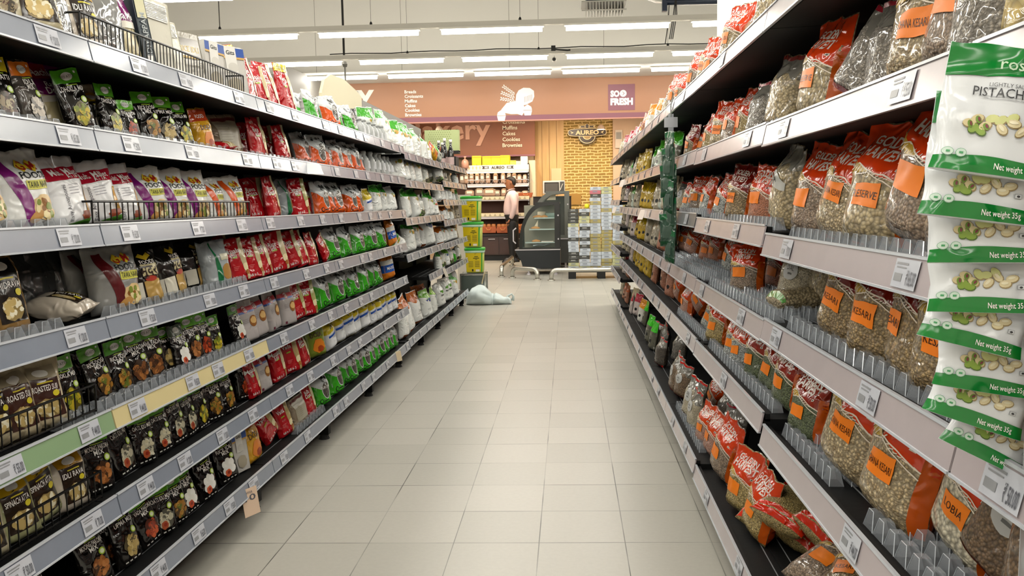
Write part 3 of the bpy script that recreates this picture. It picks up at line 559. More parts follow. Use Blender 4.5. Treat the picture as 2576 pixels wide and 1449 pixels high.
# ---------------------------------------------------------------- room
def floor_mat():
    mt, nt, b = nodes('floor_tiles'); L = nt.links.new
    g = nd(nt, 'ShaderNodeNewGeometry'); sp = nd(nt, 'ShaderNodeSeparateXYZ'); L(g.outputs['Position'], sp.inputs[0])
    def M(op, a, b_=None):
        n = nd(nt, 'ShaderNodeMath', operation=op)
        for i, v in enumerate((a, b_)):
            if v is None: continue
            if isinstance(v, (int, float)): n.inputs[i].default_value = v
            else: L(v, n.inputs[i])
        return n.outputs[0]
    jit = nd(nt, 'ShaderNodeTexNoise', i_Scale=1.3, i_Detail=1.0); L(g.outputs['Position'], jit.inputs['Vector'])
    X = M('DIVIDE', M('ADD', sp.outputs[0], 1.0277), .3038); 
    Y = M('DIVIDE', M('SUBTRACT', M('SUBTRACT', sp.outputs[1], 2.931), M('MULTIPLY', sp.outputs[0], .03)), .3125)
    tid = nd(nt, 'ShaderNodeCombineXYZ'); L(M('FLOOR', X), tid.inputs[0]); L(M('FLOOR', Y), tid.inputs[1])
    wn = nd(nt, 'ShaderNodeTexWhiteNoise'); L(tid.outputs[0], wn.inputs['Vector'])
    def joint(c, w):
        f = M('FRACT', c); d = M('MINIMUM', f, M('SUBTRACT', 1.0, f)); r = nd(nt, 'ShaderNodeMapRange'); r.inputs[1].default_value = w * .4; r.inputs[2].default_value = w; r.inputs[3].default_value = 1; r.inputs[4].default_value = 0
        L(d, r.inputs[0]); return r.outputs[0]
    gap = nd(nt, 'ShaderNodeTexNoise', i_Scale=2.2, i_Detail=2.0); L(g.outputs['Position'], gap.inputs['Vector'])
    gr = nd(nt, 'ShaderNodeMapRange'); gr.inputs[1].default_value = .42; gr.inputs[2].default_value = .62; gr.inputs[3].default_value = .3; gr.inputs[4].default_value = 1; L(gap.outputs['Fac'], gr.inputs[0])
    j = M('MULTIPLY', M('MAXIMUM', joint(X, .0075), joint(Y, .0085)), gr.outputs[0])
    base = nd(nt, 'ShaderNodeMixRGB'); base.inputs[1].default_value = c4(S8('b4b1a6')); base.inputs[2].default_value = c4(S8('bfbbb0')); L(wn.outputs['Value'], base.inputs[0])
    sm = nd(nt, 'ShaderNodeTexNoise', i_Scale=60.0, i_Detail=3.0); L(g.outputs['Position'], sm.inputs['Vector'])
    b2 = nd(nt, 'ShaderNodeMixRGB', blend_type='MULTIPLY'); b2.inputs[0].default_value = .12; L(base.outputs[0], b2.inputs[1]); L(sm.outputs['Fac'], b2.inputs[2])
    mx = nd(nt, 'ShaderNodeMixRGB'); L(b2.outputs[0], mx.inputs[1]); mx.inputs[2].default_value = c4(S8('2c2a22')); L(j, mx.inputs[0]); L(mx.outputs[0], b.inputs['Base Color'])
    b.inputs['Roughness'].default_value = .34; b.inputs['Specular IOR Level'].default_value = .45
    return mt
def struct(o): return tag(o, kind='structure')
fl = MB(); fl.box(-8, 8, -6, 19.2, -.1, 0, floor_mat()); struct(fl.build('floor'))
WALLM = flat('wall_paint', 'cfcbc2', .7); CEILM = flat('ceiling_paint', 'd2d0cc', .8)
ZS = at(1288, 200, 15.8).z
c = MB(); c.box(-8, 8, -6, 14.4, 5.3, 5.4, CEILM); struct(c.build('ceiling'))
c = MB(); c.box(-8, 8, 14.4, 15.8, ZS, 5.4, flat('soffit_white', 'f0eee8', .8))
# fine panel joints of the bulkhead face
jm = flat('joint_grey', '8f8b82', .7)
for x in (-4.2, -2.75, -.95, .6, 2.6): c.box(x, x + .006, 14.398, 14.4, ZS, 5.3, jm)
struct(c.build('trim_1'))
struct(MB().box(-8.1, -8, -6, 19.2, 0, 5.4, WALLM).build('wall_left')); struct(MB().box(8, 8.1, -6, 19.2, 0, 5.4, WALLM).build('wall_right')); struct(MB().box(-8, 8, -6.1, -6, 0, 5.4, WALLM).build('wall_back'))
struct(MB().box(-8, 8, 15.92, 19.2, 3.05, 3.15, flat('bakery_ceiling', 'cdbfa8', .8)).build('trim_2'))
# white pillar behind the shelving
struct(MB().box(1.2, 1.85, 6.5, 7.1, 0, 5.3, flat('pillar_white', 'efede6', .6)).build('trim_3'))
# bakery back wall: paint, timber and brick facings
def wood_mat():
    mt, nt, b = nodes('pale_timber'); L = nt.links.new; tc = nd(nt, 'ShaderNodeTexCoord'); mp = nd(nt, 'ShaderNodeMapping'); mp.inputs['Scale'].default_value = (9, 9, .6); L(tc.outputs['Object'], mp.inputs[0])
    n = nd(nt, 'ShaderNodeTexNoise', i_Scale=2.0, i_Detail=5.0, i_Distortion=.8); L(mp.outputs[0], n.inputs['Vector'])
    r = nd(nt, 'ShaderNodeMixRGB'); r.inputs[1].default_value = c4(S8('b98a4e')); r.inputs[2].default_value = c4(S8('d9b47c')); L(n.outputs['Fac'], r.inputs[0]); L(r.outputs[0], b.inputs['Base Color']); b.inputs['Roughness'].default_value = .5; return mt
def brick_mat():
    mt, nt, b = nodes('brick_print'); L = nt.links.new; g = nd(nt, 'ShaderNodeNewGeometry'); sp = nd(nt, 'ShaderNodeSeparateXYZ'); L(g.outputs['Position'], sp.inputs[0]); cb = nd(nt, 'ShaderNodeCombineXYZ'); L(sp.outputs[0], cb.inputs[0]); L(sp.outputs[2], cb.inputs[1])
    n = nd(nt, 'ShaderNodeTexNoise', i_Scale=7.0, i_Detail=2.0); L(cb.outputs[0], n.inputs['Vector']); sc = nd(nt, 'ShaderNodeVectorMath', operation='SCALE'); sc.inputs['Scale'].default_value = .05; L(n.outputs['Color'], sc.inputs[0])
    ad = nd(nt, 'ShaderNodeVectorMath', operation='ADD'); L(cb.outputs[0], ad.inputs[0]); L(sc.outputs[0], ad.inputs[1])
    br = nd(nt, 'ShaderNodeTexBrick'); L(ad.outputs[0], br.inputs['Vector'])
    br.inputs['Color1'].default_value = c4(S8('9c7c34')); br.inputs['Color2'].default_value = c4(S8('86682a')); br.inputs['Mortar'].default_value = c4(S8('d9b87a')); br.inputs['Scale'].default_value = 1
    br.inputs['Mortar Size'].default_value = .011; br.inputs['Brick Width'].default_value = .17; br.inputs['Row Height'].default_value = .062; br.inputs['Mortar Smooth'].default_value = .3
    L(br.outputs['Color'], b.inputs['Base Color']); b.inputs['Roughness'].default_value = .7; return mt
xa, xb_, xc = at(1345, 400, 18.9).x, at(1419, 400, 18.9).x, at(1542, 400, 18.9).x
BW = MB(); BW.box(-8, xa, 19.0, 19.2, 0, 3.05, flat('bakery_paint', 'b99a78', .6)); BW.box(xa, xb_, 18.96, 19.2, 0, 3.05, wood_mat()); BW.box(xb_, xc, 18.97, 19.2, 0, 3.05, brick_mat()); BW.box(xc, 8, 18.9, 19.2, 0, 3.05, flat('bakery_panel', 'c9a88c', .6))
for k in range(1, 4): 
    x = xa + (xb_ - xa) * k / 4; BW.box(x - .004, x + .004, 18.955, 18.96, 0, 3.05, flat('timber_joint', '7a5a30', .6))
struct(BW.build('wall_front'))
# ---------------------------------------------------------------- fascia sign
TAN = flat('sign_tan', 'ab7b5c', .42, spec=.35); MAUVE = flat('sign_mauve', '86505c', .45); SIGNW = flat('sign_white', 'f6f2e8', .5)
FY = 15.8; zt = at(1288, 200, FY).z; zb = at(1325, 301, FY).z
f = MB(); XL_ = at(820, 212, FY).x
f.box(XL_, 6, FY, FY + .12, zb, zt, TAN); f.box(XL_, 6, FY - .004, FY, zb, zb + .085, MAUVE); f.box(XL_, 6, FY - .01, FY + .13, zb - .02, zb, flat('sign_edge', 'c98a76', .4))
o = f.build('fascia_sign'); tag(o, 'long tan fascia sign over the bakery with mauve lower stripe', 'sign')
L_ = MB()
for k, w_ in enumerate(('Breads', 'Croissants', 'Muffins', 'Cakes', 'Cookies', 'Brownies')):
    p = at(1017.5 + k * .4, 235 + k * 11.6, FY - .006); put_text(L_, w_, p, (1, 0, 0), (0, 0, 1), .058, SIGNW, bold=.035)
L_.build('lettering', o)
p = at(858, 262, FY - .006); B_ = MB(); put_text(B_, 'Bakery', at(700, 262, FY - .006), (1, 0, 0), (0, 0, 1), .33, SIGNW, width=at(942, 262, FY).x - at(700, 262, FY).x, bold=.03); B_.build('lettering', o)
q = MB(); a = at(1530, 278, FY); b = at(1597, 211, FY); q.box(a.x, b.x, FY - .006, FY - .001, a.z, b.z, MAUVE)
put_text(q, 'SO', (a.x + .04, FY - .009, a.z + .245), (1, 0, 0), (0, 0, 1), .105, SIGNW, bold=.09, width=.165)
q2 = [(a.x + .27 + .062 * math.cos(t * PI / 10), FY - .009, a.z + .297 + .062 * math.sin(t * PI / 10)) for t in range(20)]; q.add(q2, [tuple(range(20))], SIGNW)
q.add([(a.x + .253 + dx, FY - .011, a.z + .297 + dz) for dx, dz in ((0, .03), (.03, 0), (0, -.03), (.012, -.03), (.043, 0), (.012, .03))], [(0, 1, 4, 5), (1, 2, 3, 4)], MAUVE)
put_text(q, 'FRESH', (a.x + .04, FY - .009, a.z + .1), (1, 0, 0), (0, 0, 1), .112, SIGNW, bold=.09, width=.405); q.build('square_badge', o)
# drawing of bread and muffins on the fascia
D = MB(); GL = flat('sign_line', 'a98a78', .5)
def blob(mb, cx, cz, pts, mt, y): mb.add([(cx + x, y, cz + z) for x, z in pts], [tuple(range(len(pts)))], mt)
c0 = at(1305, 252, FY); u = .0073
def sh(pts, mt, y, ox=0, oz=0): blob(D, c0.x, c0.z, [((x + ox) * u, (z + oz) * u) for x, z in pts], mt, y)
sh([(-8, -2), (-6, 14), (0, 24), (12, 30), (28, 29), (38, 22), (39, 8), (34, -4), (18, -12), (2, -14)], SIGNW, FY - .006)
sh([(-44, -22), (-30, -6), (-8, -2), (8, -8), (14, -22), (0, -34), (-20, -34), (-38, -30)], SIGNW, FY - .008)
sh([(-4, -8), (12, -12), (16, -24), (8, -38), (-4, -34), (-10, -20)], SIGNW, FY - .01)
for ox in (-44, 22):
    oz = -38 if ox < 0 else -26
    sh([(-8, -12), (8, -12), (11, 0), (-11, 0)], SIGNW, FY - .012, ox, oz); sh([(-11, 1), (11, 1), (9, 9), (0, 15), (-9, 9)], SIGNW, FY - .012, ox, oz)
    sh([(-11, 0), (11, 0), (11, 1.2), (-11, 1.2)], GL, FY - .014, ox, oz)
for k in range(6): sh([(14 + k * 3.6, -6 + k), (15 + k * 3.6, -6 + k), (15 + k * 3.6, 8 + k), (14 + k * 3.6, 8 + k)], GL, FY - .009)
for k, (ax, az, an) in enumerate(((-10, 14, 2.5), (-10, 6, 2.75), (-10, -2, 2.95))):
    for j in range(6):
        px_, pz_ = ax + math.cos(an) * j * 6, az + math.sin(an) * j * 6
        for sgn in (-1, 1):
            an2 = an + sgn * .5; sh([(px_, pz_), (px_ + math.cos(an2) * 6 - math.sin(an2) * 1.6, pz_ + math.sin(an2) * 6 + math.cos(an2) * 1.6), (px_ + math.cos(an2) * 8, pz_ + math.sin(an2) * 8), (px_ + math.cos(an2) * 6 + math.sin(an2) * 1.6, pz_ + math.sin(an2) * 6 - math.cos(an2) * 1.6)], SIGNW, FY - .006)
D.build('bread_drawing', o)
s_ = MB(); s_.box(XL_ - .1, XL_, 13.6, 15.92, zb, zt, flat('side_grey', 'a5a39c', .6)); tag(s_.build('trim_5'), kind='structure')
# ---------------------------------------------------------------- light rails
TUBE = emit('tube_light', 'fff7e6', TUBE_E); TUBE_FILL = emit('tube_fill_light', 'fffaf0', 15.0); RAILM = flat('rail_white', 'c9c6bd', .5); BLK = flat('black_rubber', '0e0e0e', .6); CAP = flat('lamp_cap', 'dedbd2', .5)
rows = [-3.6 + 2.0 * k for k in range(9)]
pitchx = 1.485
for ri, Yr in enumerate(rows):
    zr = 3.3
    r = empty('light_rail', (0, Yr, zr))
    vis = Yr > 10
    lab = 'white channel rail with tube lights, ' + ('hung closest to the bakery bulkhead' if Yr > 12 else 'hung second from the bakery bulkhead' if Yr > 10 else ordn(8 - ri) + ' rail counted from the bakery bulkhead')
    tag(r, lab, 'ceiling light', 'rows of tube lights on rails')
    m_ = MB(); m_.box(-6.5, 6.5, -.03, .03, .0, .06, RAILM); m_.build('channel', r)
    off = at(1237, 75, 10.4).x if Yr < 12 else at(1270, 155, 12.4).x
    for k in range(-3, 5):
        xm = off + k * pitchx
        if abs(xm) > 6: continue
        h = MB(); h.box(xm - .62, xm + .62, -.045, .045, -.022, 0, CAP); hh = h.build('tube_housing', r)
        t = MB(); n = 8; rr = .033
        rings = [[(x, rr * math.cos(2 * PI * q_ / n), -.045 + rr * math.sin(2 * PI * q_ / n)) for q_ in range(n)] for x in (xm - .6, xm + .6)]
        t.loft(rings, TUBE); t.build('tube', hh, True)
        ld = bpy.data.lights.new('tube_light', 'AREA'); ld.shape = 'RECTANGLE'; ld.size = 1.2; ld.size_y = .05; ld.energy = LAMP_W; ld.color = (1, .985, .95)
        lo = bpy.data.objects.new('tube_lamp_light', ld); COL.objects.link(lo); lo.parent = r; lo.location = (xm, 0, -.082)
    if vis:
        for wx, wy in (((553, 70), (933, 56), (1308, 42)) if Yr < 12 else ((1025, 138), (1355, 128), (1680, 118))):
            x = at(wx, wy, Yr).x
            w_ = MB(); w_.tube([(x, 0, .09), (x, 0, 1.98)], .0022 if wx != 553 else .006, flat('wire_grey', '3a3834', .5), 5); w_.tube([(x, 0, .055), (x, 0, .085), (x, 0, .1)], [.02, .016, .006], BLK, 6); w_.build('suspension_wire', r)
o = empty('light_rail', (0, 14.72, ZS)); tag(o, 'added row of tube lights whitening the soffit just before the tan fascia', 'ceiling light')  # added fill row, put under the soffit to light it up white
for k in range(-2, 4):
    xm = at(1290, 195, 14.72).x + k * pitchx; hh = MB().box(xm - .66, xm + .66, -.05, .05, -.025, 0, CAP).build('tube_housing', o); t = MB(); t.loft([[(x, .033 * math.cos(PI * q_ / 4), -.05 + .033 * math.sin(PI * q_ / 4)) for q_ in range(8)] for x in (xm - .64, xm + .64)], TUBE_FILL); t.build('tube', hh, True)
    ld = bpy.data.lights.new('tube_light', 'AREA'); ld.shape = 'RECTANGLE'; ld.size = 1.2; ld.size_y = .05; ld.energy = LAMP_W * .35; ld.color = (1, .985, .95); lo = bpy.data.objects.new('tube_lamp_light', ld); COL.objects.link(lo); lo.parent = o; lo.location = (xm, 0, -.09)
cb = MB(); rnd = random.Random(4); pts = [(-3.4 + k * .3, 12.36, 3.372 + .008 * math.sin(k * 1.7) + rnd.random() * .006) for k in range(20)]; cb.tube(pts, .007, BLK, 5); tag(cb.build('black_cable'), 'black cable lying wavy along top of the far light rail', 'cable')
p = at(864, 100, 12.5); tag(MB().tube([(p.x, 12.5, 3.36), (p.x, 12.5, 5.3)], .016, BLK, 8).build('ceiling_rod'), 'straight black rod dropping from ceiling to far light rail', 'rod')
p = at(1394, 150, 12.3); cm = empty('security_camera', p); tag(cm, 'small round dark camera under gap in far light rail', 'camera')
MB().tube([(0, -.03, 0), (0, .03, 0)], .032, flat('cam_white', 'd8d5cc', .4), 14).build('body', cm, True); MB().tube([(0, -.034, 0), (0, -.03, 0)], .024, BLK, 14).build('lens', cm); MB().tube([(0, 0, .03), (0, 0.06, .06)], .008, RAILM, 6).build('bracket', cm)
# box of cable clutter on the far rail
p = at(1392, 124, 12.35); MB2 = MB().box(-.03, .03, -.02, .02, -.02, .05, BLK); MB2.tube([(.03, 0, 0), (.1, 0, -.01), (.2, 0, -.02), (.24, 0, -.015)], .01, BLK, 6); tag(MB2.build('junction_box', loc=p), 'black junction box with trailing lead on far light rail', 'junction box')
# ceiling air unit and duct
a = at(1462, 20, 11.6); b = at(1572, 20, 11.6); o = empty('air_conditioner', ((a.x + b.x) / 2, 11.6, a.z)); tag(o, 'dark blue ceiling air unit with slatted grille beneath it', 'air conditioner')
w_ = (b.x - a.x) / 2; NAVY = flat('navy_metal', '232c3c', .35, .3); GM = flat('grille_grey', '9a9890', .5)
MB().box(-w_ * .78, w_ * .78, -.3, .3, .02, .55, NAVY).build('housing', o); g = MB(); 
for k in range(13):
    x = -w_ + .06 + k * (2 * w_ - .1) / 12; g.box(x, x + .012, -.32, .1, -.1, 0, GM)
g.box(-w_, w_, -.33, -.31, -.11, -.095, GM); g.box(-w_, w_, -.33, .1, 0, .015, GM); g.build('grille', o)
for sg in (-1, 1): MB().tube([(sg * w_ * .8, -.1, .12), (sg * w_ * 1.15, -.1, .12)], .018, BLK, 6).build('bracket', o)
MB().tube([(-.2, 0, .5), (-.2, 0, 5.3 - at(1462, 20, 11.6).z)], .01, BLK, 5).tube([(.2, 0, .5), (.2, 0, 5.3 - at(1462, 20, 11.6).z)], .01, BLK, 5).build('hanger_rod', o)
a = at(1600, 20, 11.4); b = at(1850, 20, 11.4); DU = flat('duct_steel', 'b9bab6', .3, .6); o = empty('air_duct', (a.x, 11.4, a.z)); tag(o, 'big grey sheet metal duct under ceiling beside white pillar', 'duct')
d = MB(); rg = []
for k, (x, z, r_) in enumerate(((.0, .38, .22), (.25, .32, .26), (.6, .3, .28), (3.2, .3, .28))): rg.append([(x, r_ * math.cos(2 * PI * q / 18), z + r_ * math.sin(2 * PI * q / 18)) for q in range(18)])
d.loft(rg, DU); d.build('pipe', o, True); MB().tube([(.35, -.3, .0), (3.2, -.3, -.02)], .045, NAVY, 10).build('insulated_line', o, True); MB().box(.3, .36, -.34, -.26, -.12, 5.3 - at(1600, 20, 11.4).z, NAVY).build('hanger', o)
hk = MB(); x = at(1684, 60, 11).x
for k in range(3): hk.tube([(x + k * .02, 11, 3.2), (x + .05 + k * .02, 11, 3.5), (x + .08, 11, 3.75)], .006, BLK, 5)
hk.tube([(x + .06, 12, 2.9 + .42), (x + .1, 12, 3.6), (x + .12, 12, 4.0)], .006, BLK, 5); tag(hk.build('cable_bundle'), 'loose black cables hanging beside the duct between light rails', 'cables')
# ---------------------------------------------------------------- shelving
STEEL = flat('black_steel', '0c0d0e', .6, .0, bump=.08, spec=.22); LIPG = flat('strip_grey', '7b828f', .2, .0, spec=.9, var=.07); LIPP = flat('strip_pinkgrey', 'aba1a3', .2, 0, spec=.9, var=.06); LIPE = flat('strip_edge', 'b4b8be', .2, spec=.9)
LIPGR = flat('strip_green', '7f9a74', .35); LIPY = flat('strip_cream', 'c9bb8a', .35); TAGM = flat('tag_paper', 'b9bcc4', .2); TAGT = flat('tag_ink', '54565e', .4); SLOT = flat('slot_light', '85878a', .4)
LB = [1.1, 2.11, 3.26, 4.27, 5.26, 6.22, 7.2, 8.15, 9.1, 10.0]
LZ = [1.62, 1.40, 1.16, .92, .68, .45, .19]
def lz(b): return LZ if b < 5 else ([1.585, 1.38, 1.10, .83, .60, None, .20] if b < 7 else [1.60, 1.42, 1.24, 1.04, .82, .57, .20])
RB = [.4, 1.1, 2.19, 3.35, 4.37, 5.4, 6.4, 7.35, 8.3, 10.0]
def rz(b): return [1.66, 1.38, 1.11, .895, .62, .15, None] if b < 2 else [1.66, 1.385, 1.13, .89, .65, .15, None] if b == 2 else [1.66, 1.39, 1.145, .895, .655, .17, None] if b < 8 else [1.66, 1.43, 1.21, .96, .71, .46, .19]
LEV = ['top', 'second', 'third', 'fourth', 'fifth', 'sixth', 'base']
def shelf(side, X, Xb, y0, y1, z, lip, lab, ntag, rnd, deep=0):
    """side -1: left run, its lip faces +X. X lip plane, z lip top"""
    s = -side
    o = empty('gondola_shelf', (X, (y0 + y1) / 2, z)); tag(o, lab, 'shelf', 'metal shelves of the ' + ('red and green pouch' if side < 0 else 'pulses') + ' gondola')
    h = (y1 - y0) / 2 - .003
    m_ = MB(); m_.prism([(0, -.014), (0, -.044), (-s * abs(Xb - X), -.03), (-s * abs(Xb - X), -.014)], -h, h, STEEL); m_.prism([(0, -.0), (0, -.02), (-s * .012, -.02), (-s * .012, -.0)], -h, h, STEEL); 
    for k in (0.08, .14): m_.prism([(-s * k, -.013), (-s * k, -.0145), (-s * (k + .003), -.0145), (-s * (k + .003), -.013)], -h, h, SLOT)
    d = m_.build('deck', o); normals(d)
    l = MB(); l.prism([(s * .002, .004), (s * .006, .004), (s * .017, -.047), (s * .013, -.05)], -h, h, lip); l.prism([(s * .002, .0065), (s * .008, .0065), (s * .009, .002), (s * .002, .002)], -h, h, LIPE); l.prism([(s * .012, -.047), (s * .0195, -.047), (s * .02, -.051), (s * .012, -.051)], -h, h, LIPE)
    ll = l.build('ticket_strip', o); normals(ll)
    for k in range(ntag):
        yy = -h + (k + rnd.uniform(.25, .75)) * 2 * h / ntag; t = MB(); wd = .044
        def q(u_, v_, off=0): return (s * (.0075 + .011 * v_ + .0012 + off), yy + u_ * wd * s, .001 - .046 * v_)
        t.add([q(-1, .04), q(1, .04), q(1, .95), q(-1, .95)], [(0, 1, 2, 3)], TAGM)
        for a_, b_, c_, d_ in ((-.85, -.2, .5, .75), (-.85, .1, .15, .22), (-.8, 0, .28, .33)): t.add([q(a_, c_, .0006), q(b_, c_, .0006), q(b_, d_, .0006), q(a_, d_, .0006)], [(0, 1, 2, 3)], SLOT)
        if y0 < 4.3:
            pr = '50.00' if side > 0 and y0 < 1 else rnd.choice(['65.00', '55.00', '50.00', '44.00', '120.00', '70.00']); o_ = Vector(q(.18, .82, .0012)); put_text(t, '₹ ' + pr, o_, Vector(q(1, .82)) - Vector(q(0, .82)), (Vector(q(.18, .3)) - Vector(q(.18, .82))) , .85, TAGT, width=.72, bold=.02)
        else: t.add([q(.3, .4, .0006), q(.85, .4, .0006), q(.85, .8, .0006), q(.3, .8, .0006)], [(0, 1, 2, 3)], TAGT)
        t.build('price_tag', ll)
    return o
rnd = random.Random(11)
BN = lambda b: ordn(b) + ' bay from camera'
for b in range(9):
    for r, z in enumerate(lz(b)):
        if z is None or (b == 5 and r == 4): continue
        lip = LIPG
        if r == 4 and b == 0: lip = LIPGR
        if r == 4 and b == 1: lip = LIPY
        shelf(-1, -1.2, -1.66, LB[b], LB[b + 1], z, lip, f'black steel {LEV[r]} shelf with grey strip, mixes and sugar side, {BN(b)}', (4 if r > 3 else 3) if b < 2 else 3, rnd)
for b in range(9):
    for r, z in enumerate(rz(b)):
        if z is None: continue
        nm = LEV[r] if not (r == 5 and b < 8) else 'base'
        shelf(1, .5, .96, RB[b], RB[b + 1], z, LIPP if not (r == 2 and b == 3) else flat('strip_dark', '55585c', .3), f'black steel {nm} shelf with pale strip, pulses side, {BN(b)}', (1 if r in (0, 4) else 2) if b < 3 else 2, rnd)
def frame(X0, Xb, side, ys, lab, top):
    s = -side; o = empty('shelving_unit', (Xb, (ys[0] + ys[-1]) / 2, 0)); tag(o, lab, 'shelving'); ym = (ys[0] + ys[-1]) / 2
    MB().box(-.012 if side < 0 else 0, 0 if side < 0 else .012, ys[0] - ym, ys[-1] - ym, .05, top, STEEL).build('back_panel', o)
    for y in ys:
        u_ = MB(); u_.box(min(0, s * .03), max(0, s * .03), y - ym - .015, y - ym + .015, .02, top, STEEL)
        for k in range(int(top / .05)): u_.box(s * .0301, s * .031, y - ym - .005, y - ym + .005, .05 + k * .05, .075 + k * .05, SLOT if y == ys[-1] else BLK)
        u_.build('upright', o)
        f_ = MB(); xf = abs(X0 - Xb) - .05; f_.box(min(s * .02, s * xf), max(s * .02, s * xf), y - ym - .02, y - ym + .02, .025, .11, STEEL); f_.tube([(s * (xf - .03), y - ym, 0), (s * (xf - .03), y - ym, .03)], [.03, .018], BLK, 10); f_.build('foot', o)
    MB().box(min(s * (abs(X0 - Xb) - .1), s * (abs(X0 - Xb) - .11)), max(s * (abs(X0 - Xb) - .1), s * (abs(X0 - Xb) - .11)), ys[0] - ym, ys[-1] - ym, .03, .14, STEEL).build('kick_plate', o)
frame(-1.2, -1.67, -1, LB, 'long black gondola frame behind the mixes, sugar and salt bags', 1.75)
frame(.5, .97, 1, RB, 'long black gondola frame behind the bags of pulses', 1.8)
# boards on top of the left run
cbm = flat('cream_board', 'd8d0b0', .6); pf = [(5.9, 1.72), (7.06, 1.72), (7.06, 2.09), (6.9, 2.12), (6.5, 2.16), (6.15, 2.14), (5.98, 2.08), (5.9, 1.98)]
n = len(pf); MBx = MB(); MBx.add([(-1.71, y, z) for y, z in pf] + [(-1.69, y, z) for y, z in pf], [tuple(range(n)), tuple(range(n, 2 * n))[::-1]] + [(i, (i + 1) % n, n + (i + 1) % n, n + i) for i in range(n)], cbm); o = MBx.build('header_board'); normals(o); tag(o, 'cream rounded header board standing on top of shelving', 'board')
tag(MB().box(-1.71, -1.69, 7.08, 9.9, 1.72, 2.07, flat('grey_board', '8f8d87', .6)).build('header_board'), 'plain grey header board beyond cream rounded board', 'board')
p = at(866, 165, 6.7); o = MB().tube([(-1.727, 6.7, 0), (-1.727, 6.7, p.z)], .007, flat('pole_grey', '5a5852', .4, .6), 8).tube([(-1.727, 6.7, p.z - .01), (-1.727, 6.7, p.z + .01), (-1.727, 6.7, p.z + .03)], [.016, .02, .012], flat('pole_grey', '5a5852', .4, .6), 8).build('sign_pole'); tag(o, 'thin grey pole with knob rising from cream header board', 'pole')
# dotted green promotional header and its bottles
a = at(1069, 383, 9.7); b = at(1153, 326, 9.7); o = empty('promotion_header', ((a.x + b.x) / 2, 9.7, a.z)); tag(o, 'pale green dotted header box at far end of shelving', 'sign')
w_ = (b.x - a.x) / 2; hgt = b.z - a.z; MB().box(-w_, w_, 0, .12, 0, hgt, flat('lime_board', 'b3bf86', .5)).build('panel', o); MB().box(-w_, w_, -.01, .13, -.02, .012, BLK).build('base', o)
dt = MB(); rnd = random.Random(3); dm = flat('dot_olive', '6f7a3e', .6)
for i in range(14):
    for j in range(9):
        x = -w_ * .75 + i * .025 + (j % 2) * .012; z = .05 + j * .024; r_ = .0045
        if x < w_ * .6 and (x + w_ * .0) ** 2 / (w_ * .95) ** 2 + (z - hgt * .6) ** 2 / (hgt * .62) ** 2 < 1: dt.add([(x + r_ * math.cos(q * PI / 3), -.002, z + r_ * math.sin(q * PI / 3)) for q in range(6)], [tuple(range(6))], dm)
dt.build('dots', o)
tag(MB().box(-1.66, -1.22, 9.35, 9.6, 1.60, 1.72, BLK).build('display_tray'), 'low black tray standing at far end of top shelf', 'tray')
BG = flat('bottle_glass', '0c0d0c', .08, spec=1.0); BCAP = flat('bottle_cap', 'e8e4dc', .4); BLBL = flat('bottle_label', 'bca29e', .5)
for i, (x, y, sc) in enumerate(((1104, 383, 1), (1113, 386, .9), (1119, 386, 1.08), (1134, 386, 1))):
    p = at(x, y, 9.25 - .1 * (i % 2)); o = empty('glass_bottle', (p.x, p.y, 1.59)); tag(o, ['black bottle with white cap, beside tall white bags', 'black bottle half hidden behind the tallest bottle', 'tallest black bottle with white cap before green header', 'black bottle with white cap closest to the orange packets'][i], 'bottle', 'black bottles with white caps')
    prof = [(0, .028), (.01, .034), (.15, .034), (.19, .026), (.225, .013), (.27, .012)]; o.scale = (1, 1, sc)
    MB().loft([[(r_ * math.cos(2 * PI * k / 12), r_ * math.sin(2 * PI * k / 12), z) for k in range(12)] for z, r_ in prof], BG).build('body', o, True)
    MB().loft([[(r_ * math.cos(2 * PI * k / 12), r_ * math.sin(2 * PI * k / 12), z) for k in range(12)] for z, r_ in ((.262, .016), (.295, .016))], BCAP).build('cap', o, True)
    MB().loft([[(.0348 * math.cos(2 * PI * k / 12), .0348 * math.sin(2 * PI * k / 12), z) for k in range(12)] for z in (.03, .11)], BLBL, cap=False).build('label', o, True)
# wire fences
def fence(y0, y1, z, h, X, lab, step=.021):
    W_ = flat('wire_black', '0b0b0b', .35, .4); m_ = MB(); n = int((y1 - y0) / step)
    for zz, r_ in ((.004, .003), (h, .0035)): m_.tube([(0, y0 - y0, zz), (0, y1 - y0, zz)], r_, W_, 6)
    for k in range(n + 1):
        y = k * (y1 - y0) / n; m_.tube([(0, y, .0), (0, y, h + .003)], .0017, W_, 4)
    for y in (0, y1 - y0): m_.tube([(0, y, h), (0, y, 0), (-.12, y, 0)], .003, W_, 6); m_.tube([(0, y, h), (-.12, y, h)], .003, W_, 6)
    tag(m_.build('wire_fence', loc=(X, y0, z)), lab, 'shelf fence')
fence(2.13, 3.22, 1.625, .072, -1.222, 'black wire fence along front of top shelf before cartons')
fence(2.13, 3.22, 1.165, .058, -1.222, 'black wire fence before red banded white flour bags', .03)
fence(1.2, 2.09, .685, .07, -1.222, 'black wire fence above the pale green strip', .03)
fence(1.2, 2.09, .455, .07, -1.222, 'black wire fence before clear greenish flour bags', .03)
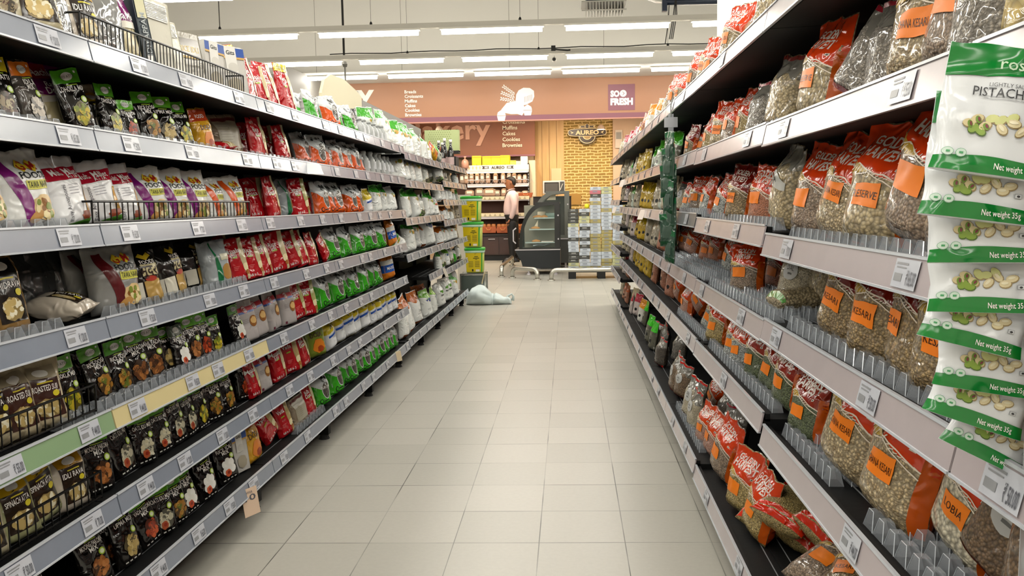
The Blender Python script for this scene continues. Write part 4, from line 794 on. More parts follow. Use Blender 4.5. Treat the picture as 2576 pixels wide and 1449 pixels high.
# clear zigzag dividers
CLR = clear('clear_divider', 'c6ccd2', .28, .06); CLE = flat('divider_edge', 'c8ced4', .1, spec=1)
def dividers(side, X, y0, y1, z, lab, rows_=1, step=.05, h=.034):
    s = -side; m_ = MB(); n = max(1, int((y1 - y0) / step))
    for rr in range(rows_):
        xo = -s * (.03 + rr * .045)
        for k in range(n):
            a_ = k * step; top = h
            p0 = (xo, a_, 0); p1 = (xo, a_ + step * .92, 0); p2 = (xo - s * .006, a_ + step * .68, top); p3 = (xo - s * .006, a_ + step * .24, top)
            p4 = (xo - s * .03, a_ + step * .92, 0); p5 = (xo - s * .03, a_, 0); p6 = (xo - s * .024, a_ + step * .24, top); p7 = (xo - s * .024, a_ + step * .68, top)
            m_.add([p0, p1, p2, p3, p4, p5, p6, p7], [(0, 1, 2, 3), (1, 4, 7, 2), (5, 0, 3, 6), (3, 2, 7, 6), (4, 5, 6, 7)], CLR)
            for e0, e1 in ((p0, p3), (p3, p2), (p2, p1)): m_.tube([e0, e1], .0009, CLE, 3, False)
    tag(m_.build('clear_divider', loc=(X, y0, z - .012)), lab, 'shelf divider')
DV = [(-1, 1.2, 2.08, 1, 'beneath dark yellow headed pouch', 1), (-1, 2.18, 3.1, 1, 'before black green-headed pouches', 1), (-1, 3.3, 4.2, 1, 'below red pouches and orange bags', 1), (-1, 1.2, 2.1, 0, 'on top shelf beside the fence', 1), (-1, 1.2, 2.07, 2, 'before purple striped flatbread bag', 1),
      (-1, 1.2, 2.0, 3, 'before the chidrava pack', 1), (-1, 2.2, 3.24, 3, 'before black and tan snack bags', 1), (-1, 1.95, 3.2, 4, 'above the cream strip', 1), (-1, 3.7, 4.15, 6, 'beside tilted red pouch on base shelf', 2)]
for sd, y0, y1, r, l, rr in DV: dividers(sd, -1.2, y0, y1, LZ[r], 'row of clear plastic divider teeth ' + l, rr)
DR = [(1.12, 2.17, 1, 'under clear pulse bags', 1), (2.25, 2.9, 1, 'between orange bags on second pulses shelf', 2), (3.4, 4.3, 1, 'on dark end of second pulses shelf', 2), (2.25, 3.33, 2, 'before upright orange bag and pink bag', 2), (3.4, 4.2, 2, 'on dark strip shelf', 2), (1.12, 2.17, 2, 'under tilted lentil bags', 1), (1.12, 2.17, 3, 'before dark red header bags', 1), (2.25, 3.33, 3, 'beside green sealed chickpea bag', 4), (3.4, 4.9, 3, 'on empty fourth shelf beyond clip strip', 5),
      (.95, 1.55, 4, 'beside the white bean bag', 3), (1.75, 2.17, 4, 'beside largest chickpea bags', 3), (2.25, 3.33, 4, 'below green moong bags', 1), (3.4, 4.3, 4, 'before slumped orange lentil bags', 1), (3.5, 4.35, 5, 'on base shelf below brown dal bags', 2)]
for y0, y1, r, l, rr in DR:
    b = max(i for i in range(9) if RB[i] <= y0 + .01); dividers(1, .5, y0, y1, rz(b)[r], 'rows of clear plastic divider teeth ' + l, rr)
# kind, distance along the shelf (m), offsets: b set back (cm), s scale (%), r roll, y yaw (degrees)
GOODS = [
 (-1, 0, 'cr', 1.444, {'s': 118, 'o': 1}),
 (-1, 0, 'fo', 1.589, {'s': 118, 'o': 1}),
 (-1, 0, 'cb', 1.728, {'s': 118, 'o': 1}),
 (-1, 0, 'dy', 1.945, {'b': 2, 's': 118, 'o': 1}),
 (-1, 0, 'cb', 2.012, {'s': 118, 'o': 1}),
 (-1, 0, 'fo', 2.085, {'s': 118, 'o': 1}),
 (-1, 0, 'cr', 2.219, {'s': 118}),
 (-1, 0, 'fo', 2.298, {'b': 9, 's': 118}),
 (-1, 0, 'fo', 2.35, {'s': 118}),
 (-1, 0, 'b2', 2.441, {'b': 10}),
 (-1, 0, 'pk', 2.477, {'b': 2, 's': 118}),
 (-1, 0, 'b2', 2.586, {'b': 2}),
 (-1, 0, 'b1', 2.635, {}),
 (-1, 0, 'b1', 2.746, {'s': 85}),
 (-1, 0, 'b3', 2.867, {}),
 (-1, 0, 'b0', 3.051, {'s': 90}),
 (-1, 0, 'b0', 3.26, {'y': 14}),
 (-1, 0, 'r2', 3.43, {'s': 108}),
 (-1, 0, 'r6', 3.556, {'s': 106}),
 (-1, 0, 'ry', 3.648, {'b': 12, 's': 118}),
 (-1, 0, 'r2', 3.685, {'s': 123}),
 (-1, 0, 'ry', 3.915, {'s': 106}),
 (-1, 0, 'ob', 4.063, {'b': 9}),
 (-1, 0, 'gb', 4.25, {}),
 (-1, 0, 'gb', 4.456, {'b': 12}),
 (-1, 0, 'gb', 4.617, {'b': 6}),
 (-1, 0, 'ob', 4.622, {}),
 (-1, 0, 'gb', 4.972, {'b': 5}),
 (-1, 0, 'gb', 5.036, {}),
 (-1, 0, 'jr', 5.287, {'s': 85}),
 (-1, 0, 'jr', 5.395, {'s': 85}),
 (-1, 0, 'jr', 5.518, {'s': 85}),
 (-1, 0, 'jr', 5.647, {'s': 85}),
 (-1, 0, 'dk', 5.764, {'b': 14, 's': 118}),
 (-1, 0, 'jr', 5.77, {'s': 85}),
 (-1, 0, 'jr', 5.873, {'s': 85}),
 (-1, 0, 'wg', 6.005, {'s': 106}),
 (-1, 0, 'wg', 6.036, {'b': 12, 's': 118}),
 (-1, 0, 'wg', 6.29, {'s': 106}),
 (-1, 0, 'wg', 6.554, {'s': 106}),
 (-1, 0, 'wg', 6.858, {'s': 106}),
 (-1, 0, 'wg', 7.192, {'s': 106}),
 (-1, 0, 'wg', 7.539, {'s': 100}),
 (-1, 0, 'ws', 7.691, {'s': 94}),
 (-1, 0, 's1', 7.897, {'s': 80}),
 (-1, 0, 'yo', 8.264, {'r': 50}),
 (-1, 0, 's1', 8.556, {'r': 60}),
 (-1, 0, 's3', 9.296, {'b': 6, 'r': 40}),
 (-1, 1, 'd3', 1.372, {'o': 1}),
 (-1, 1, 'd4', 1.488, {'o': 1}),
 (-1, 1, 'do', 1.615, {'o': 1}),
 (-1, 1, 'dy', 1.739, {'o': 1}),
 (-1, 1, 'dy', 1.889, {}),
 (-1, 1, 'do', 2.002, {}),
 (-1, 1, 'pk', 2.203, {'b': 6}),
 (-1, 1, 'd4', 2.203, {}),
 (-1, 1, 'd4', 2.36, {}),
 (-1, 1, 'cb', 2.414, {'b': 9}),
 (-1, 1, 'd7', 2.442, {'s': 75}),
 (-1, 1, 'd3', 2.582, {}),
 (-1, 1, 'd8', 2.682, {}),
 (-1, 1, 'd4', 2.809, {}),
 (-1, 1, 'yo', 2.954, {'s': 85}),
 (-1, 1, 'nb', 3.325, {'b': 6}),
 (-1, 1, 'r3', 3.498, {}),
 (-1, 1, 'r1', 3.597, {'b': 8}),
 (-1, 1, 'r3', 3.801, {'r': 8}),
 (-1, 1, 'r1', 3.835, {'b': 7}),
 (-1, 1, 'ob', 4.232, {'b': 4}),
 (-1, 1, 'ob', 4.262, {'b': 10}),
 (-1, 1, 'ob', 4.325, {}),
 (-1, 1, 'ob', 4.597, {'b': 3}),
 (-1, 1, 'ob', 4.699, {}),
 (-1, 1, 'ob', 4.883, {}),
 (-1, 1, 'ob', 5.072, {}),
 (-1, 1, 'ob', 5.329, {'b': 3}),
 (-1, 1, 'jr', 5.374, {}),
 (-1, 1, 'jr', 5.521, {}),
 (-1, 1, 'jr', 5.676, {}),
 (-1, 1, 'jr', 5.747, {'b': 7}),
 (-1, 1, 'jr', 5.84, {}),
 (-1, 1, 'jr', 5.919, {'b': 7}),
 (-1, 1, 'jr', 5.986, {}),
 (-1, 1, 'jr', 6.074, {'b': 7}),
 (-1, 1, 'jr', 6.097, {}),
 (-1, 1, 'jr', 6.252, {'b': 7}),
 (-1, 1, 'jr', 6.382, {'b': 7}),
 (-1, 1, 'ws', 6.393, {'s': 115}),
 (-1, 1, 'ws', 6.668, {'s': 110}),
 (-1, 1, 'ws', 6.895, {'s': 110}),
 (-1, 1, 'ws', 7.157, {'s': 110}),
 (-1, 1, 'sp', 7.567, {}),
 (-1, 1, 'sp', 8.342, {'b': 8}),
 (-1, 1, 'sp', 8.383, {}),
 (-1, 1, 's5', 8.831, {}),
 (-1, 1, 's5', 9.199, {}),
 (-1, 1, 'bw', 9.599, {'s': 80}),
 (-1, 2, 'pw', 1.287, {'o': 1}),
 (-1, 2, 'wr', 1.435, {'o': 1}),
 (-1, 2, 'pw', 1.609, {'o': 1}),
 (-1, 2, 'pw', 1.774, {'o': 1}),
 (-1, 2, 'pw', 1.94, {'s': 104}),
 (-1, 2, 'wr', 2.109, {'s': 104}),
 (-1, 2, 'wr', 2.249, {'s': 100}),
 (-1, 2, 'wr', 2.371, {}),
 (-1, 2, 'pw', 2.527, {}),
 (-1, 2, 'pw', 2.681, {}),
 (-1, 2, 'pw', 2.832, {}),
 (-1, 2, 'wo', 3.0, {'s': 90}),
 (-1, 2, 'wo', 3.189, {'s': 96}),
 (-1, 2, 'r2', 3.588, {'b': 5}),
 (-1, 2, 'r2', 3.646, {'s': 105}),
 (-1, 2, 'gs', 3.963, {'b': 5}),
 (-1, 2, 'r4', 4.024, {'s': 104}),
 (-1, 2, 'r4', 4.336, {'b': 5}),
 (-1, 2, 'ob', 4.365, {}),
 (-1, 2, 'ob', 4.592, {'b': 2}),
 (-1, 2, 'ob', 4.649, {}),
 (-1, 2, 'ob', 4.97, {}),
 (-1, 2, 'ob', 5.019, {'b': 6}),
 (-1, 2, 'ob', 5.118, {}),
 (-1, 2, 'wy', 5.361, {'s': 90}),
 (-1, 2, 'wg', 5.592, {'s': 80}),
 (-1, 2, 'wg', 5.966, {'b': 4, 's': 80}),
 (-1, 2, 'ws', 6.089, {'s': 90}),
 (-1, 2, 'wg', 6.665, {}),
 (-1, 2, 'wg', 7.08, {}),
 (-1, 2, 'sp', 7.277, {}),
 (-1, 2, 'wg', 7.572, {}),
 (-1, 2, 'wg', 7.82, {'s': 90}),
 (-1, 2, 'bw', 8.036, {}),
 (-1, 2, 'bw', 8.29, {}),
 (-1, 2, 'wb', 8.532, {'s': 55}),
 (-1, 2, 'bw', 8.76, {'s': 80}),
 (-1, 2, 'wg', 9.031, {'s': 75}),
 (-1, 2, 'rb', 9.352, {'s': 70}),
 (-1, 2, 's1', 9.697, {'s': 70}),
 (-1, 3, 'dk', 1.383, {'o': 1}),
 (-1, 3, 'dk', 1.509, {'o': 1}),
 (-1, 3, 'cc', 1.648, {'o': 1}),
 (-1, 3, 'cc', 1.845, {'b': 1, 's': 108}),
 (-1, 3, 'dk', 2.186, {'b': 15}),
 (-1, 3, 'dk', 2.237, {'b': 15}),
 (-1, 3, 'dk', 2.296, {'b': 12}),
 (-1, 3, 'dk', 2.298, {'b': 15}),
 (-1, 3, 'pd', 2.32, {'s': 105}),
 (-1, 3, 'pd', 2.343, {'b': 10}),
 (-1, 3, 'bt', 2.473, {}),
 (-1, 3, 'bt', 2.661, {}),
 (-1, 3, 'bt', 2.967, {'b': 6}),
 (-1, 3, 'gs', 3.017, {}),
 (-1, 3, 'r6', 3.224, {}),
 (-1, 3, 'r3', 3.372, {'y': 10}),
 (-1, 3, 'r5', 3.387, {'b': 10}),
 (-1, 3, 'r6', 3.494, {}),
 (-1, 3, 'r3', 3.678, {}),
 (-1, 3, 'r1', 3.957, {'b': 2}),
 (-1, 3, 'r6', 4.023, {}),
 (-1, 3, 'r5', 4.091, {'b': 9}),
 (-1, 3, 'r1', 4.176, {}),
 (-1, 3, 'r5', 4.385, {'r': 22, 's': 80}),
 (-1, 3, 'gb', 4.549, {}),
 (-1, 3, 'gb', 4.806, {}),
 (-1, 3, 'gb', 5.104, {}),
 (-1, 3, 'gb', 5.412, {'b': 3}),
 (-1, 3, 'gb', 5.439, {}),
 (-1, 3, 'gb', 5.717, {}),
 (-1, 3, 'mb', 6.11, {}),
 (-1, 3, 'wg', 6.446, {'r': 60, 's': 85}),
 (-1, 3, 'wg', 6.784, {'s': 110}),
 (-1, 3, 'wg', 7.346, {'b': 6, 's': 110}),
 (-1, 3, 'wb', 7.678, {'b': 6, 's': 80}),
 (-1, 3, 'wv', 7.757, {'s': 120}),
 (-1, 3, 'wb', 8.191, {'b': 3, 's': 60}),
 (-1, 3, 'bw', 8.249, {}),
 (-1, 3, 'wb', 8.547, {'s': 55}),
 (-1, 3, 'bw', 8.836, {'s': 85}),
 (-1, 3, 'rb', 9.146, {'s': 75}),
 (-1, 3, 's5', 9.444, {'s': 80}),
 (-1, 3, 's5', 9.725, {'s': 80}),
 (-1, 4, 'd3', 1.381, {'o': 1}),
 (-1, 4, 'cs', 1.523, {'o': 1}),
 (-1, 4, 'cj', 1.656, {'o': 1}),
 (-1, 4, 'cb', 1.773, {'b': 1, 'o': 1}),
 (-1, 4, 'cj', 1.835, {'s': 104}),
 (-1, 4, 'cj', 1.934, {'s': 105}),
 (-1, 4, 'd4', 2.062, {}),
 (-1, 4, 'cb', 2.083, {'b': 6}),
 (-1, 4, 'd3', 2.223, {'s': 95}),
 (-1, 4, 'd3', 2.318, {}),
 (-1, 4, 'd3', 2.34, {'b': 12}),
 (-1, 4, 'd2', 2.419, {}),
 (-1, 4, 'd2', 2.513, {'s': 104}),
 (-1, 4, 'd8', 2.667, {'b': 3, 's': 90}),
 (-1, 4, 'd9', 2.705, {'s': 90}),
 (-1, 4, 'd5', 2.798, {}),
 (-1, 4, 'd7', 2.881, {}),
 (-1, 4, 'd4', 2.958, {'s': 92}),
 (-1, 4, 'd1', 3.22, {'b': 1, 's': 95}),
 (-1, 4, 'gy', 3.287, {}),
 (-1, 4, 'gy', 3.405, {}),
 (-1, 4, 'gy', 3.583, {}),
 (-1, 4, 'gy', 3.768, {}),
 (-1, 4, 'r4', 3.922, {}),
 (-1, 4, 'r4', 4.082, {'s': 104}),
 (-1, 4, 'gb', 4.329, {'s': 105}),
 (-1, 4, 'gb', 4.598, {}),
 (-1, 4, 'gb', 4.892, {'b': 4}),
 (-1, 4, 'gb', 4.95, {}),
 (-1, 4, 'gb', 5.204, {}),
 (-1, 4, 'gb', 5.502, {'b': 3}),
 (-1, 4, 'gb', 5.582, {}),
 (-1, 4, 'mb', 6.03, {'b': 2}),
 (-1, 4, 'wb', 8.261, {'s': 60}),
 (-1, 4, 'bw', 8.506, {}),
 (-1, 4, 'rb', 8.765, {}),
 (-1, 4, 'bw', 9.04, {}),
 (-1, 4, 'rb', 9.367, {}),
 (-1, 4, 's5', 9.645, {'s': 80}),
 (-1, 5, 'cs', 1.274, {'o': 1}),
 (-1, 5, 'cr', 1.409, {'o': 1}),
 (-1, 5, 'cs', 1.55, {'o': 1}),
 (-1, 5, 'cb', 1.692, {'o': 1}),
 (-1, 5, 'cs', 1.808, {'s': 105}),
 (-1, 5, 'cs', 1.899, {'s': 108}),
 (-1, 5, 'cr', 2.017, {'s': 100}),
 (-1, 5, 'd5', 2.173, {'s': 108}),
 (-1, 5, 'd6', 2.309, {'s': 105}),
 (-1, 5, 'd6', 2.31, {'b': 3}),
 (-1, 5, 'dk', 2.327, {'b': 14}),
 (-1, 5, 'd6', 2.421, {'s': 102}),
 (-1, 5, 'd6', 2.533, {'s': 95}),
 (-1, 5, 'd6', 2.641, {}),
 (-1, 5, 'd6', 2.732, {}),
 (-1, 5, 'd4', 2.819, {}),
 (-1, 5, 'd3', 2.933, {}),
 (-1, 5, 'd3', 3.052, {}),
 (-1, 5, 'd7', 3.268, {'b': 2}),
 (-1, 5, 'r6', 3.311, {'s': 92}),
 (-1, 5, 'gy', 3.423, {}),
 (-1, 5, 'r6', 3.616, {}),
 (-1, 5, 'r5', 3.801, {}),
 (-1, 5, 'r2', 3.979, {}),
 (-1, 5, 'yl', 4.175, {'s': 112, 'y': 10}),
 (-1, 5, 'wy', 4.42, {'s': 95}),
 (-1, 5, 'wy', 4.659, {'b': 2, 's': 104}),
 (-1, 5, 'wy', 4.804, {'s': 104}),
 (-1, 5, 'wy', 4.956, {'s': 105}),
 (-1, 5, 'wy', 5.171, {'s': 105}),
 (-1, 5, 'wy', 5.37, {'s': 100}),
 (-1, 5, 'wy', 5.536, {'s': 100}),
 (-1, 5, 'wy', 5.711, {'s': 98}),
 (-1, 5, 'wy', 5.884, {}),
 (-1, 5, 'wy', 6.053, {'s': 95}),
 (-1, 5, 'wg', 8.222, {'s': 80}),
 (-1, 5, 'sp', 8.494, {}),
 (-1, 5, 'wv', 8.754, {'s': 75}),
 (-1, 5, 'sp', 9.063, {}),
 (-1, 5, 'gb', 9.393, {'s': 90}),
 (-1, 5, 'sp', 9.712, {}),
 (-1, 6, 'd6', 1.301, {'o': 1}),
 (-1, 6, 'd3', 1.427, {'o': 1}),
 (-1, 6, 'd8', 1.565, {'o': 1}),
 (-1, 6, 'd5', 1.701, {'o': 1}),
 (-1, 6, 'd5', 1.925, {'s': 100, 'b': 4, 'o': 1}),
 (-1, 6, 'dk', 1.938, {'b': 12}),
 (-1, 6, 'd5', 2.148, {'s': 105}),
 (-1, 6, 'd5', 2.282, {'b': 4}),
 (-1, 6, 'd8', 2.305, {'s': 108}),
 (-1, 6, 'd7', 2.428, {'s': 104}),
 (-1, 6, 'd6', 2.518, {'s': 100}),
 (-1, 6, 'd3', 2.609, {'s': 98}),
 (-1, 6, 'd1', 2.7, {'s': 98}),
 (-1, 6, 'd9', 2.844, {'s': 104}),
 (-1, 6, 'd9', 3.027, {'s': 108}),
 (-1, 6, 'b0', 3.159, {'s': 80, 'b': 2}),
 (-1, 6, 'yo', 3.269, {'s': 110}),
 (-1, 6, 'r5', 3.488, {'r': 28}),
 (-1, 6, 'yo', 3.55, {'b': 6}),
 (-1, 6, 'r5', 3.669, {'s': 92}),
 (-1, 6, 'nb', 3.857, {'s': 80}),
 (-1, 6, 'dk', 4.019, {'b': 9}),
 (-1, 6, 'r2', 4.036, {}),
 (-1, 6, 'gb', 4.233, {'s': 95}),
 (-1, 6, 'gb', 4.514, {'s': 105}),
 (-1, 6, 'gb', 4.767, {'b': 3}),
 (-1, 6, 'gb', 4.833, {}),
 (-1, 6, 'gb', 5.052, {'b': 2}),
 (-1, 6, 'gb', 5.155, {}),
 (-1, 6, 'gb', 5.31, {}),
 (-1, 6, 'gb', 5.449, {}),
 (-1, 6, 'gb', 5.596, {}),
 (-1, 6, 'gb', 5.738, {}),
 (-1, 6, 'gb', 5.887, {}),
 (-1, 6, 'gb', 6.014, {}),
 (-1, 6, 'wb', 6.381, {'s': 95}),
 (-1, 6, 'wb', 6.669, {}),
 (-1, 6, 'wb', 7.137, {'b': 3}),
 (-1, 6, 'wv', 7.546, {}),
 (-1, 6, 'wb', 7.565, {'b': 5}),
 (-1, 6, 'wv', 7.849, {}),
 (-1, 6, 'wm', 8.338, {}),
 (-1, 6, 'wm', 8.793, {'b': 2}),
 (-1, 6, 'wm', 8.922, {}),
 (-1, 6, 'wg', 9.347, {'s': 105}),
 (1, 0, 'g1', 0.865, {'o': 1}),
 (1, 0, 'g8', 1.026, {'o': 1}),
 (1, 0, 'g2', 1.211, {'o': 1}),
 (1, 0, 'g1', 1.422, {'o': 1}),
 (1, 0, 'c5', 1.682, {'o': 1}),
 (1, 0, 'g1', 1.911, {'o': 1}),
 (1, 0, 'g2', 2.14, {'o': 1}),
 (1, 0, 'c3', 2.508, {'s': 105, 'o': 1}),
 (1, 0, 'c5', 2.951, {'b': 5}),
 (1, 0, 'g1', 3.076, {}),
 (1, 0, 'g2', 3.122, {'b': 4}),
 (1, 0, 'g2', 3.452, {'s': 80}),
 (1, 0, 'g7', 3.553, {'b': 6}),
 (1, 0, 'g8', 3.618, {}),
 (1, 0, 'g2', 3.899, {'s': 95}),
 (1, 0, 'g1', 4.351, {'s': 85}),
 (1, 0, 'g5', 4.51, {'b': 6}),
 (1, 0, 'g2', 4.656, {}),
 (1, 0, 'c5', 5.008, {'s': 80}),
 (1, 0, 's6', 5.624, {}),
 (1, 0, 'c4', 5.668, {'b': 4}),
 (1, 0, 's6', 5.963, {}),
 (1, 0, 's6', 6.313, {}),
 (1, 0, 's3', 6.595, {}),
 (1, 0, 's6', 6.944, {'s': 85}),
 (1, 0, 's4', 7.287, {}),
 (1, 0, 's4', 7.666, {}),
 (1, 0, 's4', 8.088, {}),
 (1, 0, 's4', 8.559, {}),
 (1, 0, 's5', 9.089, {}),
 (1, 0, 's5', 9.532, {}),
 (1, 1, 'g2', 0.816, {'o': 1}),
 (1, 1, 'c4', 0.952, {'o': 1}),
 (1, 1, 'ps', 1.119, {'b': 2, 'o': 1}),
 (1, 1, 'c4', 1.219, {'s': 105, 'o': 1}),
 (1, 1, 'ps', 1.242, {'b': 5, 'o': 1}),
 (1, 1, 'g2', 1.32, {'s': 110, 'o': 1}),
 (1, 1, 'g1', 1.442, {'s': 112}),
 (1, 1, 'c4', 1.666, {'b': 3, 's': 105}),
 (1, 1, 'c4', 1.771, {'r': 24, 's': 90}),
 (1, 1, 'g8', 2.035, {'s': 112, 'y': -6}),
 (1, 1, 'c5', 2.372, {'s': 105}),
 (1, 1, 'g8', 2.385, {'b': 14}),
 (1, 1, 'c4', 2.63, {'s': 90}),
 (1, 1, 'g9', 2.958, {'b': 10}),
 (1, 1, 'g7', 2.971, {'b': 3}),
 (1, 1, 'g2', 3.064, {'s': 85}),
 (1, 1, 'g8', 3.229, {'s': 85}),
 (1, 1, 'g7', 3.483, {'s': 80}),
 (1, 1, 'g5', 3.95, {'b': 4, 's': 90}),
 (1, 1, 'g9', 4.023, {'s': 78}),
 (1, 1, 'sg', 4.827, {'s': 90, 'b': 2}),
 (1, 1, 's1', 4.844, {}),
 (1, 1, 's1', 5.093, {}),
 (1, 1, 's1', 5.547, {}),
 (1, 1, 's5', 5.72, {'b': 4}),
 (1, 1, 's1', 6.116, {'b': 3}),
 (1, 1, 's2', 6.423, {}),
 (1, 1, 's2', 6.716, {}),
 (1, 1, 's2', 7.037, {}),
 (1, 1, 's5', 7.484, {}),
 (1, 1, 's1', 7.886, {}),
 (1, 1, 's5', 8.217, {}),
 (1, 1, 's5', 8.704, {}),
 (1, 1, 's5', 9.253, {}),
 (1, 2, 'g9', 0.81, {'o': 1}),
 (1, 2, 'g2', 0.945, {'o': 1}),
 (1, 2, 'g2', 1.078, {'s': 110, 'o': 1}),
 (1, 2, 'g2', 1.267, {'s': 118, 'r': 4}),
 (1, 2, 'g2', 1.315, {'s': 112, 'b': 6}),
 (1, 2, 'g2', 1.449, {'s': 116, 'r': 8}),
 (1, 2, 'g8', 1.657, {'s': 114}),
 (1, 2, 'g1', 1.863, {'s': 108, 'r': 6}),
 (1, 2, 'g9', 1.933, {'b': 14}),
 (1, 2, 'g2', 2.054, {'s': 104, 'r': 5}),
 (1, 2, 'c3', 2.335, {'s': 104, 'r': 6}),
 (1, 2, 'g6', 2.588, {'s': 105}),
 (1, 2, 'g9', 2.66, {'b': 14}),
 (1, 2, 'g9', 2.926, {'s': 92}),
 (1, 2, 'oz', 3.112, {'b': 9}),
 (1, 2, 'g5', 3.264, {'s': 95, 'r': 10}),
 (1, 2, 'g5', 3.613, {'s': 95}),
 (1, 2, 'g5', 3.659, {'b': 4}),
 (1, 2, 'g2', 3.902, {'s': 80, 'b': 2}),
 (1, 2, 'g5', 3.937, {'s': 90}),
 (1, 2, 'g5', 4.13, {'s': 88}),
 (1, 2, 'c2', 4.748, {'b': 5, 's': 80}),
 (1, 2, 's5', 4.902, {'b': 2}),
 (1, 2, 's5', 4.923, {}),
 (1, 2, 's5', 5.115, {}),
 (1, 2, 's1', 5.348, {}),
 (1, 2, 's5', 5.549, {}),
 (1, 2, 's5', 6.167, {'b': 4}),
 (1, 2, 's2', 6.323, {'b': 2}),
 (1, 2, 's2', 6.394, {}),
 (1, 2, 's2', 6.647, {}),
 (1, 2, 's5', 7.309, {}),
 (1, 2, 's1', 7.692, {}),
 (1, 2, 's5', 8.118, {}),
 (1, 2, 's4', 8.594, {}),
 (1, 2, 's5', 9.129, {}),
 (1, 3, 'g9', 0.811, {'o': 1}),
 (1, 3, 'g9', 0.941, {'o': 1}),
 (1, 3, 'g9', 1.078, {'s': 105, 'o': 1}),
 (1, 3, 'g9', 1.163, {'s': 105}),
 (1, 3, 'g9', 1.312, {'s': 108}),
 (1, 3, 'g9', 1.458, {'s': 110}),
 (1, 3, 'g9', 1.619, {'s': 105}),
 (1, 3, 'g9', 1.833, {'s': 104, 'r': 4}),
 (1, 3, 'c5', 2.414, {'b': 13}),
 (1, 3, 'c2', 2.522, {'s': 96, 'b': 8}),
 (1, 3, 'g2', 2.913, {'b': 3, 's': 82, 'y': 12}),
 (1, 3, 'g6', 2.992, {'b': 14}),
 (1, 3, 'g5', 3.585, {'b': 9, 'r': 10}),
 (1, 3, 'g6', 4.226, {'b': 14}),
 (1, 3, 'g6', 4.348, {'b': 12, 's': 90}),
 (1, 3, 'oz', 4.762, {'b': 10, 'r': 12}),
 (1, 3, 'oz', 5.276, {'b': 13}),
 (1, 3, 's3', 5.292, {'b': 5}),
 (1, 3, 's3', 5.324, {}),
 (1, 3, 's3', 5.332, {'b': 3}),
 (1, 3, 's5', 5.785, {'b': 2}),
 (1, 3, 's5', 5.856, {}),
 (1, 3, 's5', 6.509, {'b': 3}),
 (1, 3, 's2', 6.825, {'b': 2}),
 (1, 3, 's2', 6.889, {}),
 (1, 3, 's2', 7.586, {'b': 3}),
 (1, 3, 's4', 7.654, {}),
 (1, 3, 's5', 8.02, {}),
 (1, 3, 's4', 8.485, {}),
 (1, 3, 's5', 9.007, {}),
 (1, 4, 'g4', 0.748, {'o': 1}),
 (1, 4, 'c1', 0.877, {'o': 1}),
 (1, 4, 'c1', 1.08, {'s': 112, 'b': 3, 'o': 1}),
 (1, 4, 'c1', 1.277, {'s': 105, 'b': 6, 'r': 14}),
 (1, 4, 'g4', 1.372, {'s': 108, 'b': 5, 'r': 8}),
 (1, 4, 'g1', 1.547, {'s': 118, 'r': 5}),
 (1, 4, 'g1', 1.608, {'b': 9, 's': 100, 'r': 6}),
 (1, 4, 'g9', 1.69, {'b': 14}),
 (1, 4, 'g1', 1.789, {'s': 116, 'r': 8}),
 (1, 4, 'g3', 2.098, {'s': 105, 'r': 5}),
 (1, 4, 'g1', 2.124, {'b': 5, 's': 105}),
 (1, 4, 'g3', 2.285, {'s': 102}),
 (1, 4, 'g3', 2.455, {'s': 105, 'r': 6}),
 (1, 4, 'g3', 2.64, {'s': 104}),
 (1, 4, 'g5', 2.862, {'s': 95}),
 (1, 4, 'g5', 2.979, {'s': 90}),
 (1, 4, 'g7', 3.339, {'s': 90}),
 (1, 4, 'g5', 3.382, {'b': 3, 'r': 12}),
 (1, 4, 'g5', 3.522, {'r': 16, 's': 90}),
 (1, 4, 'oz', 4.051, {'b': 3, 'r': 40, 's': 95}),
 (1, 4, 'oz', 4.15, {'s': 95}),
 (1, 4, 'oz', 4.718, {'b': 3, 'r': 20}),
 (1, 4, 's3', 4.921, {}),
 (1, 4, 's3', 5.425, {'b': 2}),
 (1, 4, 's3', 5.801, {}),
 (1, 4, 's3', 5.891, {'b': 3}),
 (1, 4, 's2', 6.235, {}),
 (1, 4, 's5', 6.346, {'b': 3}),
 (1, 4, 's2', 6.441, {}),
 (1, 4, 's2', 6.661, {'s': 105}),
 (1, 4, 's2', 6.897, {}),
 (1, 4, 's2', 7.15, {}),
 (1, 4, 's2', 7.887, {'b': 3}),
 (1, 4, 's4', 7.925, {}),
 (1, 4, 's5', 8.379, {}),
 (1, 4, 's5', 8.888, {}),
 (1, 5, 'g7', 0.823, {'o': 1}),
 (1, 5, 'g1', 1.02, {'o': 1}),
 (1, 5, 'g2', 1.25, {'o': 1}),
 (1, 5, 'oz', 1.774, {'b': 3, 's': 110, 'o': 1}),
 (1, 5, 'g7', 2.653, {'s': 112, 'r': 5}),
 (1, 5, 'g7', 2.855, {'s': 112, 'r': 4}),
 (1, 5, 'g2', 3.228, {'s': 108, 'r': 6}),
 (1, 5, 'oz', 3.443, {'s': 108}),
 (1, 5, 'c4', 3.47, {'b': 8, 's': 105}),
 (1, 5, 'oz', 3.617, {'s': 104}),
 (1, 5, 'c6', 3.851, {'b': 12, 's': 90}),
 (1, 5, 'c2', 3.888, {'s': 95}),
 (1, 5, 'c2', 4.052, {'s': 100}),
 (1, 5, 'oz', 4.198, {'b': 13, 'r': 20}),
 (1, 5, 'c1', 4.489, {'b': 2, 's': 95}),
 (1, 5, 'c1', 4.641, {'s': 105}),
 (1, 5, 'c6', 5.401, {'s': 90}),
 (1, 5, 'c4', 5.506, {'b': 12}),
 (1, 5, 'c6', 5.983, {'b': 8, 'r': 30, 's': 90}),
 (1, 5, 'sg', 5.987, {'s': 95}),
 (1, 5, 'c6', 6.117, {'b': 4, 's': 90}),
 (1, 5, 'sg', 6.279, {'s': 100}),
 (1, 5, 'sg', 7.172, {'b': 5}),
 (1, 5, 's6', 7.298, {'b': 3}),
